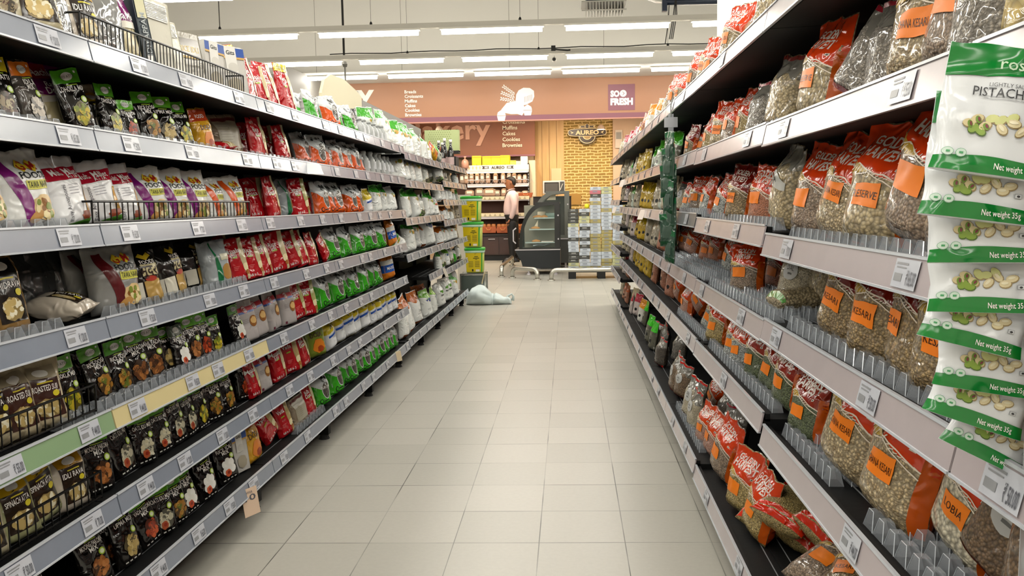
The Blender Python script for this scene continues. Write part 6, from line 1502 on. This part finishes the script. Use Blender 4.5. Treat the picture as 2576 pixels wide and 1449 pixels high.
# ---------------------------------------------------------------- display cases
def case(name, YC, depth, px, lab, frame_m, base_m, glass_m, goods):
    (xL, yt), (xR, _), yg, yb = px
    def Z(y): return at(xR, y, YC).z
    xr_ = at(xR, yt, YC).x; x_l = at(xL, yg, YC).x; o = empty(name, ((xr_ + x_l) / 2, YC, 0)); tag(o, lab, 'display case'); ox = (xr_ + x_l) / 2
    zt_, zg = Z(yt), Z(yg); W_ = xr_ - x_l
    def arc(k, ins=0): # curved front from glass base up to roof
        t = k / 10; return (x_l - ox + ins + (W_ * .62) * (1 - math.cos(t * PI / 2)) * 1.0, zg + ins * .6 + (zt_ - zg - 2 * ins * .8) * math.sin(t * PI / 2) ** .85)
    out = [arc(k) for k in range(11)] + [(xr_ - ox, zt_), (xr_ - ox, zg)]; inn = [arc(k, .055) for k in range(11)] + [(xr_ - ox - .09, zt_ - .045), (xr_ - ox - .09, zg + .035)]
    for yy, nm in ((0, 'end_frame'), (depth - .03, 'end_frame')):
        n = len(out); m_ = MB(); vs = [(x, yy, z) for x, z in out] + [(x, yy, z) for x, z in inn] + [(x, yy + .03, z) for x, z in out] + [(x, yy + .03, z) for x, z in inn]; fs = []
        for i in range(n): j = (i + 1) % n; fs += [(i, j, n + j, n + i), (2 * n + i, 3 * n + i, 3 * n + j, 2 * n + j), (i, 2 * n + i, 2 * n + j, j), (n + i, n + j, 3 * n + j, 3 * n + i)]
        m_.add(vs, fs, frame_m); e_ = m_.build(nm, o); normals(e_)
        m_ = MB(); m_.add([(x, yy + .012, z) for x, z in inn], [tuple(range(n))], glass_m); m_.build('end_glass', e_)
    m_ = MB(); m_.add([(x, y, z) for x, z in out[:11] for y in (.03, depth - .03)], [(2 * i, 2 * i + 1, 2 * i + 3, 2 * i + 2) for i in range(10)], glass_m); m_.build('front_glass', o, True)
    MB().box(xr_ - ox - .6 * W_ + .0, xr_ - ox, .03, depth, zt_ - .03, zt_, frame_m).build('roof', o)
    bx = MB(); l1 = x_l - ox - .07; r1 = xr_ - ox; z2 = zg * .55; bx.loft([[(l1 + a_, 0, z), (r1, 0, z), (r1, depth, z), (l1 + a_, depth, z)] for a_, z in ((.13, .11), (.1, z2), (.0, zg - .02), (0, zg))], base_m); b_ = bx.build('base', o); normals(b_)
    MB().box(l1, r1, -.012, 0, zg - .012, zg + .006, LSTR).build('chrome_trim', o)
    for x in (l1 + .22, r1 - .08): MB().tube([(x, .08, 0), (x, .08, .02), (x, .08, .03), (x, .08, .12)], [.04, .035, .018, .018], LSTR, 10).build('foot', o)
    for zf in (.72, .22): MB().tube([(r1 - .03, -.012, zg + (zt_ - zg) * zf), (r1 - .03, 0, zg + (zt_ - zg) * zf)], .014, LSTR, 10).build('hinge_knob', o)
    if goods:
        for t_, ins in ((.66, .26), (.42, .17), (.14, .10)): z = zg + (zt_ - zg) * t_; MB().box(x_l - ox + ins, r1 - .06, .06, depth - .06, z, z + .008, clear('glass_shelf', 'a9bdb8', .55, .05)).box(x_l - ox + ins, r1 - .06, .05, .06, z - .006, z + .014, flat('shelf_edge', 'a8bab4', .15)).build('glass_shelf', o)
        MB().box(x_l - ox + .06, r1 - .03, depth * .8, depth * .8 + .02, zg, zt_ - .05, flat('case_back', '8a8878', .4)).build('inner_back', o)
        MB().tube([(x_l - ox - .06, .1, zg + .1), (x_l - ox - .1, .1, zg + .14), (x_l - ox - .1, .1, zg + .32), (x_l - ox - .05, .1, zg + .36)], .012, LSTR, 8).build('side_handle', o)
    return ox, zg, zt_, x_l, xr_
GLS = clear('case_glass', '9fb5ac', .07, .02); BKM = flat('case_black', '0b0c0d', .22, spec=.8); BSM = flat('case_base', '12171a', .5, bump=.15, bscale=200)
ox, zg, zt_, x_l, xr_ = case('display_case', 14.25, .8, ((1306, 508), (1408, 508), 627, 690), 'black curved glass pastry display case on metal feet', BKM, BSM, GLS, 1)
case('display_case', 15.5, .8, ((1333, 480), (1432, 480), 600, 690), 'grey curved display case standing behind the black one', flat('case_grey', '5f6058', .35), flat('case_base2', '3a3a36', .5), GLS, 0)
CR = flat('pastry', 'c08a4a', .5, var=.2); CRW = flat('cake_cream', 'e6dcc0', .5); PL_ = flat('steel_tray', '9fa8a8', .2, .6)
def pastry(x, y, z, prof, mt, lab, n=12, sx=1.0, sy=1.0, cat='pastry'):
    m_ = MB(); m_.loft([[(r_ * sx * math.cos(2 * PI * q / n), r_ * sy * math.sin(2 * PI * q / n), h) for q in range(n)] for h, r_ in prof], mt); tag(m_.build('pastry', loc=(x, y, z), smooth=True), lab, cat, 'pastries in the display case')
for t_, xs in ((.66, ((.32, CR, 1.6, 'flat golden pastry on upper glass shelf'), (.42, CR, 1.1, 'round golden pastry on upper glass shelf'), )), (.42, ((.27, CR, 1.4, 'golden pastry on middle glass shelf'),)), (.14, ((.28, CR, 1.3, 'round bun on lowest glass shelf'),))):
    for dx, mt, sx, lab in xs: pastry(x_l + dx, 14.4, zg + (zt_ - zg) * t_ + .009, ((0, .05), (.015, .06), (.03, .045), (.045, .01)), mt, lab, sx=sx)
z_ = zg + (zt_ - zg) * .66 + .009; pastry(x_l + .37, 14.62, z_, ((0, .07), (.09, .07), (.1, .06)), CRW, 'small cream cake on upper glass shelf', cat='cake'); pastry(x_l + .53, 14.62, z_, ((0, .09), (.07, .1), (.075, .09)), flat('bowl_mint', '9db8ac', .3), 'pale mint bowl on upper glass shelf', cat='bowl')
for t_, x, w_ in ((.14, .47, .2),): tag(MB().box(-w_ / 2, w_ / 2, -.05, .05, 0, .014, WHM).build('cake_tray', loc=(x_l + x, 14.4, zg + (zt_ - zg) * t_ + .009)), 'white tray on lowest glass shelf', 'tray')
m_ = MB(); m_.add([(0, 0, 0), (.07, 0, 0), (.075, .02, .13), (.04, .05, 0)], [(0, 1, 2), (1, 3, 2), (3, 0, 2), (0, 3, 1)], CRW); tag(m_.build('price_tent', loc=(x_l + .24, 14.42, zg + (zt_ - zg) * .42 + .03)), 'cream paper cone on middle glass shelf', 'card')
m_ = MB(); m_.tube([(-.14, 0, .0), (-.05, 0, .02), (.05, 0, .01), (.14, 0, .035)], [.02, .014, .012, .016], PL_, 8); tag(m_.build('serving_tongs', loc=(x_l + .37, 14.35, zg + .055)), 'steel tongs lying on bottom of the display case', 'tongs')
p = at(1398, 503, 15.7); m_ = MB(); m_.add([(-.12, 0, 0), (.05, 0, 0), (.05, 0, .16), (.02, .08, 0)], [(0, 1, 2), (1, 3, 2), (3, 0, 2), (0, 3, 1)], CRW); tag(m_.build('price_tent', loc=(p.x - .05, 15.7, p.z)), 'cream paper cone inside grey display case', 'card')
# guard rails
CHR = flat('brushed_steel', 'bfbdb4', .22, .9)
def rail(p0, p1, h, lab, legs=None):
    p0 = Vector((*p0, 0)); p1 = Vector((*p1, 0)); d = (p1 - p0); L_ = d.length; d.normalize(); R_ = .09; pts = []
    o = empty('guard_rail', p0); tag(o, lab, 'guard rail')
    pts.append(Vector((0, 0, 0)))
    for k in range(6): a_ = k / 5 * PI / 2; pts.append(Vector((0, 0, h - R_)) + d * (R_ - R_ * math.cos(a_)) + Vector((0, 0, R_ * math.sin(a_))))
    for k in range(6): a_ = PI / 2 - k / 5 * PI / 2; pts.append(Vector((0, 0, h - R_)) + d * (L_ - R_ + R_ * math.cos(a_)) + Vector((0, 0, R_ * math.sin(a_))))
    pts.append(d * L_); MB().tube(pts, .034, CHR, 14).build('bar', o, True)
    for q in (Vector((0, 0, 0)), d * L_): MB().tube([q, q + Vector((0, 0, .012)), q + Vector((0, 0, .014)), q + Vector((0, 0, .02))], [.06, .06, .045, .04], CHR, 16).build('foot_plate', o, True)
def gxy(x, y): d = ray(x, y); t = -1.2 / d.z; return (d.x * t, d.y * t)
rail(gxy(1262, 697), gxy(1289, 668), .17, 'steel guard rail running away beside the man'); rail(gxy(1289, 699.5), gxy(1352, 704), .165, 'short steel guard rail before black display case'); a = gxy(1387, 706); rail(a, (a[0] + 1.9, a[1] - .03), .165, 'long steel guard rail before stacked boxes')
# stacked small cartons on a pallet
m_ = MB(); a = gxy(1430, 704.5); m_.box(a[0], a[0] + 1.5, 13.42, 13.9, .1, .135, BLK)
for k in range(4): m_.box(a[0] + k * .46, a[0] + .12 + k * .46, 13.42, 13.9, 0, .1, BLK)
tag(m_.build('pallet'), 'black plastic pallet under the small stacked boxes', 'pallet')
Y0 = 13.55; x0 = at(1430, 680, Y0).x + .0; bw, bh = .171, .0565; KB = {'w': ('b9c0c8', 'silver'), 'g': ('a3965c', 'gold'), 'k': ('33342f', 'black'), 'y': ('b9b98a', 'pale green'), 'p': ('b9606c', 'pink')}
cols = ['wykkkwwwkwwwykkkk', 'ywwkwwkwkwwkwyykw', 'gwwwwggggggwwwgwwwwgkpyw', 'wggwwggggggwwwwwgwwwwyy', 'wyyyggggwwwwwwwgww', 'gwwygwwgwwggwwywwg']
cols[2] = 'gwwwwgggggwwwgwwwwgwkpw'; PM = flat('box_print', '80868f', .4); boxp = {}
for ci, cs in enumerate(cols):
    for k, ch in enumerate(cs):
        if ch not in boxp:
            me = MB(); P_ = Carton(bw - .004, bh - .002, .12, flat('smallbox_' + ch, KB[ch][0], .3, spec=.8)); me = P_.body.mesh('carton')
            q = MB(); q.box(-.04, .03, -.0612, -.0605, bh * .55, bh * .8, PM if ch != 'k' else flat('box_print_pale', 'a8a8a4', .4)); q.box(-.05, .045, -.0612, -.0605, bh * .25, bh * .32, PM if ch != 'k' else SLOT); boxp[ch] = (me, q.mesh('print'))
        b_ = bpy.data.objects.new('small_carton', boxp[ch][0]); COL.objects.link(b_); b_.location = (x0 + (ci + .5) * (bw + .002) + rnd.uniform(-.006, .006) + (.0 if ci > 1 else .0) , Y0 + .03 + (.0 if ci > 1 else -.02) + rnd.uniform(-.006, .006), .136 + k * bh); b_.rotation_euler = (0, 0, rnd.uniform(-.03, .03))
        c_ = bpy.data.objects.new('print', boxp[ch][1]); COL.objects.link(c_); c_.parent = b_
        tag(b_, f'{KB[ch][1]} small box, {ordn(k)} up in {ordn(ci)} stack from display case', 'box', 'small boxes stacked on the pallet')
p = at(1472, 524, 13.45); m_ = MB(); m_.loft([[(.04 * math.sin(PI * j / 8) * math.cos(2 * PI * q / 12), .04 * math.sin(PI * j / 8) * math.sin(2 * PI * q / 12), .04 - .04 * math.cos(PI * j / 8)) for q in range(12)] for j in range(9)], flat('ball_yellow', 'e0d820', .35)); tag(m_.build('ball', loc=(x0 + bw * 1.75, 13.56, .137 + 17 * bh), smooth=True), 'small yellow ball on top of shorter box stacks', 'ball')
# ---------------------------------------------------------------- buckets
BY = flat('bucket_yellow', 'd6bc0c', .35); BG_ = flat('bucket_green', '2fa02c', .35); BRIM = flat('bucket_rim', 'b9d8c0', .3); BTX = flat('bucket_ink', '5a5a10', .5); BTR = flat('bucket_body', 'a3b04a', .35)
def sq(w, d, z, r=.03, n=4, ox=0): 
    out = []
    for cx, cy_, a0 in ((w / 2 - r, -d / 2 + r, -PI / 2), (w / 2 - r, d / 2 - r, 0), (-w / 2 + r, d / 2 - r, PI / 2), (-w / 2 + r, -d / 2 + r, PI)):
        for k in range(n + 1): a_ = a0 + k / n * PI / 2; out.append((ox + cx + r * math.cos(a_), cy_ + r * math.sin(a_), z))
    return out
def bucket(x, y, z, lab, rz_):
    o = empty('plastic_bucket', (x, y, z), rz_); tag(o, lab, 'bucket', 'stacked yellow buckets'); h = .272
    MB().loft([sq(.205, .2, 0), sq(.212, .205, .01), sq(.228, .225, h)], BTR).build('body', o, True)
    m_ = MB(); m_.box(-.118, .066, -.002, 0, .0, h - .02, BY); m_.box(.069, .083, -.003, 0, 0, h - .02, BG_)
    M_ = Matrix.Translation((0, -.1035, .012)) @ Matrix.Rotation(.037, 4, 'X'); m_.v = [tuple(M_ @ Vector((v[0] * (.93 + v[2] * .4) + .012, v[1], v[2] * .96))) for v in m_.v]; lb = m_.build('label', o)
    q = MB(); q.box(-.015, .03, -.004, -.003, .19, .2, BTX); q.box(-.03, .045, -.004, -.003, .17, .18, BTX); q.add([(-.02, -.004, .235), (-.005, -.004, .222), (.025, -.004, .25), (-.005, -.004, .229)], [(0, 1, 2, 3)], BTX)
    q.add([(-.01, -.004, .155), (.025, -.004, .155), (.007, -.004, .165)], [(0, 1, 2)], BTX)
    for k in range(7):
        for xx in (-.09, -.01): q.box(xx, xx + .06, -.0035, -.003, .06 + k * .012, .064 + k * .012, BTX)
    q.box(-.05, -.03, -.0035, -.003, .005, .035, BLK); q.box(-.0, .05, -.0035, -.003, .003, .03, WHM)
    q.v = [tuple(M_ @ Vector((v[0] * (.93 + v[2] * .4) + .012, v[1], v[2] * .96))) for v in q.v]; q.build('print', lb)
    rm = MB().loft([sq(.232, .23, h - .028), sq(.244, .244, h - .023), sq(.244, .244, h), sq(.235, .235, h + .003)], BRIM).build('rim', o, True); MB().loft([sq(.238, .238, h), sq(.254, .254, h + .004), sq(.254, .254, h + .022), sq(.24, .24, h + .034)], BG_).build('lid', o, True); return o
bx_ = at(1190, 600, 10.5).x
for i, (z, rz_) in enumerate(((.36, .05), (.675, .0), (.99, -.03))): bucket(bx_ + (.02, .0, -.01)[i], 10.5, z, ['lowest yellow bucket with green lid, on glass stand', 'middle yellow bucket of the stack of three', 'topmost yellow bucket of the stack of three'][i], rz_)
st = empty('glass_stand', (bx_, 10.52, 0)); tag(st, 'grey glass and metal stand under yellow bucket stack', 'stand'); m_ = MB()
for x in (-.15, .15):
    for y in (-.14, .14): m_.box(x - .008, x + .008, y - .008, y + .008, 0, .35, CHR)
for x0_, x1_, y in ((-.15, .15, -.14), (-.15, .15, .14)): m_.box(x0_, x1_, y - .006, y + .006, .335, .35, CHR); m_.box(x0_, x1_, y - .006, y + .006, .02, .035, CHR)
m_.build('frame', st); MB().box(-.14, .14, -.13, .13, .34, .352, flat('stand_top', '7a7f7a', .2)).build('top', st); gp = flat('stand_glass', '57605a', .08, spec=1); MB().box(-.14, .14, -.132, -.128, .04, .33, gp).box(.138, .142, -.13, .13, .04, .33, gp).box(-.142, -.138, -.13, .13, .04, .33, gp).build('glass_panel', st)
# sack on the floor, rice sack
def sack():
    o = empty('plastic_sack', (-1.0, 10.15, 0)); tag(o, 'knotted white plastic sack lying on the floor', 'sack'); WS = flat('sack_white', 'd3dfdc', .35, bump=.5, bscale=25); rg = []; rn = random.Random(8)
    prof = [(-.24, .01, .02), (-.225, .09, .06), (-.17, .14, .105), (-.09, .165, .125), (-.01, .16, .115), (.05, .11, .085), (.085, .07, .055), (.12, .10, .07), (.17, .105, .06), (.22, .07, .045), (.27, .05, .05), (.3, .06, .035), (.31, .02, .01)]
    pr2 = []
    for (a, b) in zip(prof, prof[1:]):
        for k in range(3): pr2.append([a[q] + (b[q] - a[q]) * k / 3 for q in range(3)])
    for x, ry, rz_ in pr2 + [prof[-1]]:
        ring = []
        for q in range(30):
            a_ = 2 * PI * q / 30; f_ = 1 + .13 * (noise.noise(Vector((x * 9, math.cos(a_) * 1.6, math.sin(a_) * 1.6))) + .6 * noise.noise(Vector((x * 7 + 5, math.cos(a_) * 4, math.sin(a_) * 4)))) * 1.3
            ring.append((x, ry * math.cos(a_) * f_, max(.002, rz_ * .92 + rz_ * math.sin(a_) * f_)))
        rg.append(ring)
    m_ = MB(); m_.loft(rg, WS); s_ = m_.build('bag', o, True); md = s_.modifiers.new('s', 'SUBSURF'); md.levels = 1; md.render_levels = 1
    m_ = MB(); m_.tube([(.08 + .0, .0 + .075 * math.cos(t * PI / 6), .055 + .065 * math.sin(t * PI / 6)) for t in range(13)], .014, WS, 8); m_.build('tied_band', o, True)
    m_ = MB(); m_.tube([(.24, 0, .06), (.27, -.01, .1), (.31, 0, .12), (.33, .02, .09), (.32, .02, .04)], [.02, .014, .012, .014, .02], WS, 8); m_.build('handle_loop', o, True)
sack()
m_ = MB(); rg = [[(.0 + (.09 * math.sin(PI * j / 8) ** .7) * math.cos(2 * PI * q / 16), (.17 * math.sin(PI * j / 8) ** .6) * math.sin(2 * PI * q / 16), .155 - .155 * math.cos(PI * j / 8)) for q in range(16)] for j in range(9)]; m_.loft(rg, flat('cloth_sack', 'c6c4c0', .6, bump=.6, bscale=40)); o = m_.build('rice_sack', loc=(-1.34, 9.5, .18), smooth=True); o.rotation_euler = (0, 0, .2); tag(o, 'round wrinkled white rice sack at far end of base shelf', 'sack')
p = at(1218, 683, 10.3); m_ = MB(); m_.tube([p + Vector((-.03, 0, -.15)), p + Vector((0, 0, -.02)), p + Vector((.03, 0, .02))], [.008, .006, .003], flat('twist_paper', 'c9b890', .6), 5); m_.tube([p + Vector((0, 0, -.02)), p + Vector((.04, 0, -.02))], .004, flat('twist_paper', 'c9b890', .6), 5); tag(m_.build('paper_tie'), 'torn beige paper tie beside lowest bucket', 'tie')
a = at(1160, 500, 9.99); MBp = MB().box(-1.215, -1.2, 9.97, 9.99, .05, 1.72, STEEL)
# notices and tall pack standing between gondola end and bakery shelf
p = at(1163, 490, 12); o = MB().box(-.1, .1, -.04, .04, 0, .0 + 1.33, flat('standee_grey', 'a39c90', .5)).box(-.08, -.02, -.042, -.04, .9, 1.25, flat('standee_dark', '5c5650', .5)).box(.0, .08, -.042, -.04, .95, 1.28, flat('standee_cream', 'd8cba8', .5)).build('display_stand', loc=(p.x + .02, 12, 0)); tag(o, 'grey information stand behind the yellow bucket stack', 'stand')
# pendant lamps and spots of the bakery
LAMPE = emit('lamp_warm', 'ffe9c4', 14.0)
for i, (px, py, Y) in enumerate(((1105, 330, 16.3), (1512, 326, 16.6))):
    p = at(px, py, Y); o = empty('pendant_lamp', p); tag(o, ['white cone pendant lamp above green dotted header', 'white pendant lamp before brick wall end'][i], 'lamp'); m_ = MB()
    m_.loft([[(r_ * math.cos(2 * PI * q / 14), r_ * math.sin(2 * PI * q / 14), z) for q in range(14)] for z, r_ in ((-.0, .085), (.06, .06), (.09, .03))], WHM, cap=False); m_.build('shade', o, True); m_ = MB(); m_.loft([[(r_ * math.cos(2 * PI * q / 12), r_ * math.sin(2 * PI * q / 12), z) for q in range(12)] for z, r_ in ((.005, .05), (.02, .055), (.045, .03))], LAMPE); m_.build('bulb', o, True); MB().tube([(0, 0, .09), (0, 0, 3.05 - p.z)], .004, BLK, 5).build('cord', o)
for i, (x, y, s_) in enumerate(((-2.2, 16.9, 1.0), (-1.0, 16.9, 1.0), (.1, 17.3, 1.4), (1.4, 17.3, 1.0), (-.4, 16.1, .5), (-1.6, 16.1, .5), (.9, 16.1, .5), (-2.9, 16.1, .4))):
    o = empty('ceiling_spotlight', (x, y, 3.04)); tag(o, f'round white ceiling spotlight of the bakery, {ordn(i)} of the eight', 'lamp', 'bakery spotlights'); MB().tube([(0, 0, -.03), (0, 0, .01)], .07, WHM, 14).build('housing', o, True)
    ld = bpy.data.lights.new('spot_light', 'AREA'); ld.shape = 'DISK'; ld.size = .12; ld.energy = BAKE_W * s_; ld.color = (1, .83, .62); ld.spread = 2.4; lo = bpy.data.objects.new('lamp_light', ld); COL.objects.link(lo); lo.parent = o; lo.location = (0, 0, -.035); lo.rotation_euler = (math.radians(28 if y > 16.5 else -25), 0, 0)
# strip lights inside bakery shelf
for y0 in (431, 466): 
    m_ = MB(); m_.box(-w2, w2, 0, .02, 0, .012, emit('shelf_strip', 'ffe2b0', 5.0)); tag(m_.build('shelf_light', loc=((xl + xr) / 2, YB + .02, zx(y0) - .03)), 'thin warm light strip under ' + ('upper' if y0 < 440 else 'lower') + ' bakery shelf', 'lamp')
# ---------------------------------------------------------------- the man
SK = flat('skin', '96603e', .5); SHIRT = flat('shirt_pink', 'd9bdb8', .7, bump=.3, bscale=18); TRO = flat('trousers_black', '0c0a0b', .7); HAIR = flat('hair_black', '130c08', .6, bump=.6, bscale=120); BELT = flat('belt', '120c0a', .4)
PX, PY = -1.165, 17.4; man = empty('person', (PX, PY, 0)); tag(man, 'man in pale pink shirt and black trousers, hand in pocket, seen side on', 'person')
RF = 1.12
def skin(name, chains, mt, parent, lv=2):
    vs = []; es = []; rs = []
    for ch in chains:
        prev = None
        for it in ch:
            if isinstance(it, int): prev = it; continue
            vs.append(it[0]); rs.append(it[1]); i = len(vs) - 1
            if prev is not None: es.append((prev, i))
            prev = i
    me = bpy.data.meshes.new(name); me.from_pydata(vs, es, []); o = link(name, me, parent); me.materials.append(mt)
    sk = o.modifiers.new('skin', 'SKIN'); sk.use_smooth_shade = True; sk.branch_smoothing = .4
    for i, r_ in enumerate(rs): d_ = me.skin_vertices[0].data[i]; d_.radius = (r_[0] * RF, r_[1] * RF) if isinstance(r_, tuple) else (r_ * RF, r_ * RF); d_.use_root = i == 0
    s2 = o.modifiers.new('sub', 'SUBSURF'); s2.levels = lv; s2.render_levels = lv; return o
# facing -X. y = side (near side -y)
def prof(rings, n=20, p=2.2, oy=0):
    out = []
    for z, xf, xb, w in rings:
        cx, rx = (xf + xb) / 2, (xb - xf) / 2; out.append([(cx + rx * math.copysign(abs(math.cos(2 * PI * q / n)) ** (2 / p), math.cos(2 * PI * q / n)), oy + w * math.copysign(abs(math.sin(2 * PI * q / n)) ** (2 / p), math.sin(2 * PI * q / n)), z) for q in range(n)])
    return out
def sub(o, l=1): s2 = o.modifiers.new('sub', 'SUBSURF'); s2.levels = l; s2.render_levels = l; return o
RF = 1.12
body = MB().loft(prof([(.88, -.1, .12, .13), (1.1, -.11, .12, .14), (1.38, -.07, .12, .15), (1.42, -.04, .085, .07), (1.455, -.05, .07, .058), (1.485, -.062, .07, .056), (1.498, -.085, .068, .052), (1.508, -.1, .068, .052), (1.53, -.102, .078, .06), (1.56, -.1, .092, .068), (1.6, -.1, .102, .074), (1.64, -.1, .106, .077), (1.68, -.096, .1, .074), (1.712, -.072, .078, .058), (1.732, -.03, .04, .03)]), SK).build('body', man, True); sub(body)
shirt = MB().loft(prof([(.955, -.125, .15, .15), (.975, -.14, .155, .16), (1.03, -.158, .155, .168), (1.1, -.156, .15, .172), (1.2, -.145, .155, .178), (1.3, -.12, .165, .19), (1.36, -.1, .162, .195), (1.4, -.078, .145, .175), (1.43, -.06, .11, .12), (1.455, -.056, .085, .075), (1.462, -.05, .078, .066)]), SHIRT).build('shirt', man, True); sub(shirt)
for s in (-1, 1):
    if s < 0: pts = [(.05, -.15, 1.38), (.055, -.19, 1.34), (.075, -.225, 1.24), (.085, -.238, 1.13), (.06, -.228, 1.02), (.02, -.205, .93), (.002, -.195, .895)]
    else: pts = [(.05, .15, 1.38), (.05, .19, 1.34), (.06, .225, 1.24), (.05, .235, 1.13), (-.01, .22, 1.02), (-.07, .19, .94), (-.085, .18, .9)]
    sub(MB().tube(pts, [.055, .078, .07, .062, .056, .046, .046], SHIRT, 14).build('sleeve', shirt, True))
tro = MB().loft(prof([(.99, -.13, .145, .155), (.93, -.125, .15, .16), (.87, -.115, .15, .162), (.82, -.1, .145, .155)]), TRO).build('trousers', man, True)
for s, pts in ((-1, [(.02, -.08, .87), (.018, -.085, .78), (.01, -.098, .5), (.02, -.1, .28), (.02, -.1, .09)]), (1, [(.03, .08, .87), (.04, .085, .78), (.06, .1, .5), (.09, .1, .28), (.1, .1, .09)])): sub(MB().tube(pts, [.105, .108, .082, .07, .068], TRO, 14).build('trouser_leg', tro, True))
m_ = MB(); m_.loft([[(.01 + .148 * math.cos(2 * PI * q / 18), .135 * math.sin(2 * PI * q / 18), z) for q in range(18)] for z in (.935, .965)], BELT); m_.build('belt', man, True)
for sx, sy in ((0, -.1), (.08, .1)):
    m_ = MB(); m_.loft([sq(.06, .08, .0, .02, 3, sx - .2)] + [[(x + sx - .06, y + sy, z) for x, y, z in sq(w, d, zz, .03, 3)] for w, d, zz in ((.26, .09, .0), (.27, .095, .03), (.2, .08, .065), (.11, .08, .1))][0:], flat('shoe_black', '0a0909', .3)); m_.v = m_.v; 
    n_ = 16; m_.v = m_.v[n_:]; m_.f = [tuple(i - n_ for i in f_) for f_ in m_.f if min(f_) >= n_]; m_.m = m_.m[:len(m_.f)]; s_ = m_.build('shoe', man, True); normals(s_)
# head details: nose, ear, jaw, eye, hair
m_ = MB(); m_.tube([(-.094, 0, 1.64), (-.112, 0, 1.607), (-.118, 0, 1.596), (-.095, 0, 1.588)], [.009, .013, .014, .01], SK, 8); m_.build('nose', man, True)
m_ = MB(); m_.tube([(-.085, 0, 1.522), (-.095, 0, 1.52), (-.085, 0, 1.512)], [.02, .014, .01], SK, 8); m_.tube([(-.099, 0, 1.562), (-.106, 0, 1.56)], [.016, .01], flat('lips', '7a3c30', .5), 8); m_.build('chin', man, True)
for s in (-1, 1):
    m_ = MB(); m_.tube([(.0, s * .072, 1.57), (.014, s * .084, 1.59), (.014, s * .09, 1.62), (-.004, s * .084, 1.63)], [.008, .013, .014, .006], SK, 8); m_.build('ear', man, True)
    m_ = MB(); m_.tube([(-.092, s * .032, 1.63), (-.099, s * .032, 1.63)], [.012, .008], flat('eye_white', 'cfc8bd', .3), 8); m_.tube([(-.098, s * .032, 1.63), (-.1015, s * .032, 1.63)], [.007, .005], BLK, 8); m_.build('eye', man, True); MB().tube([(-.092, s * .052, 1.648), (-.103, s * .02, 1.652)], .004, HAIR, 5).build('eyebrow', man, True)
m_ = MB(); rg = []
for z, xf, xb, w in ((1.565, .045, .096, .066), (1.59, .02, .106, .077), (1.62, .012, .111, .0815), (1.645, .005, .113, .083), (1.662, -.045, .111, .0815), (1.685, -.088, .106, .078), (1.712, -.082, .088, .064), (1.735, -.045, .05, .036), (1.741, -.01, .01, .01)): rg += prof([(z, xf, xb, w)])
m_.loft(rg, HAIR); m_.build('hair', man, True)
# near hand: palm and five fingers slipping into the pocket
hn = skin('hand', [[((-.02, -.178, .875), (.024, .02)), ((-.035, -.172, .835), (.034, .016)), ((-.045, -.165, .80), (.036, .014))]], SK, man, 1)
for k in range(4): skin('finger', [[((-.07 + k * .02, -.165, .79), .009), ((-.078 + k * .02, -.158, .765 - .004 * (k in (1, 2))), .0085), ((-.078 + k * .02, -.148, .742 - .008 * (k in (1, 2))), .007)]], SK, hn, 1)
skin('thumb', [[((-.05, -.18, .835), .011), ((-.082, -.178, .81), .0095), ((-.09, -.172, .788), .008)]], SK, hn, 1)
hf = skin('hand', [[((-.08, .15, .87), (.024, .02)), ((-.1, .14, .83), (.032, .016)), ((-.105, .13, .8), (.034, .014))]], SK, man, 1)
m_ = MB(); m_.tube([(-.06, -.04, 1.455), (-.068, 0, 1.44), (-.06, .04, 1.455), (.02, .066, 1.478), (.078, 0, 1.488), (.02, -.066, 1.478), (-.06, -.04, 1.455)], .014, SHIRT, 8); m_.build('collar', man, True)
m_ = MB(); m_.tube([(-.12, -.05, 1.30), (-.092, -.062, 1.40), (.02, -.08, 1.482), (.095, 0, 1.49), (.02, .08, 1.482), (-.092, .062, 1.4), (-.12, .05, 1.30)], .005, BLK, 5); m_.build('lanyard', man, True)
a = at(1432, 515, 18.9); b = at(1462, 487, 18.9); tag(MB().box(a.x, b.x, 18.94, 18.965, a.z, b.z, flat('panel_ochre', '9a7430', .6)).build('wall_plate'), 'plain ochre square plate on the brick wall', 'plate')
bpy.context.view_layer.update()
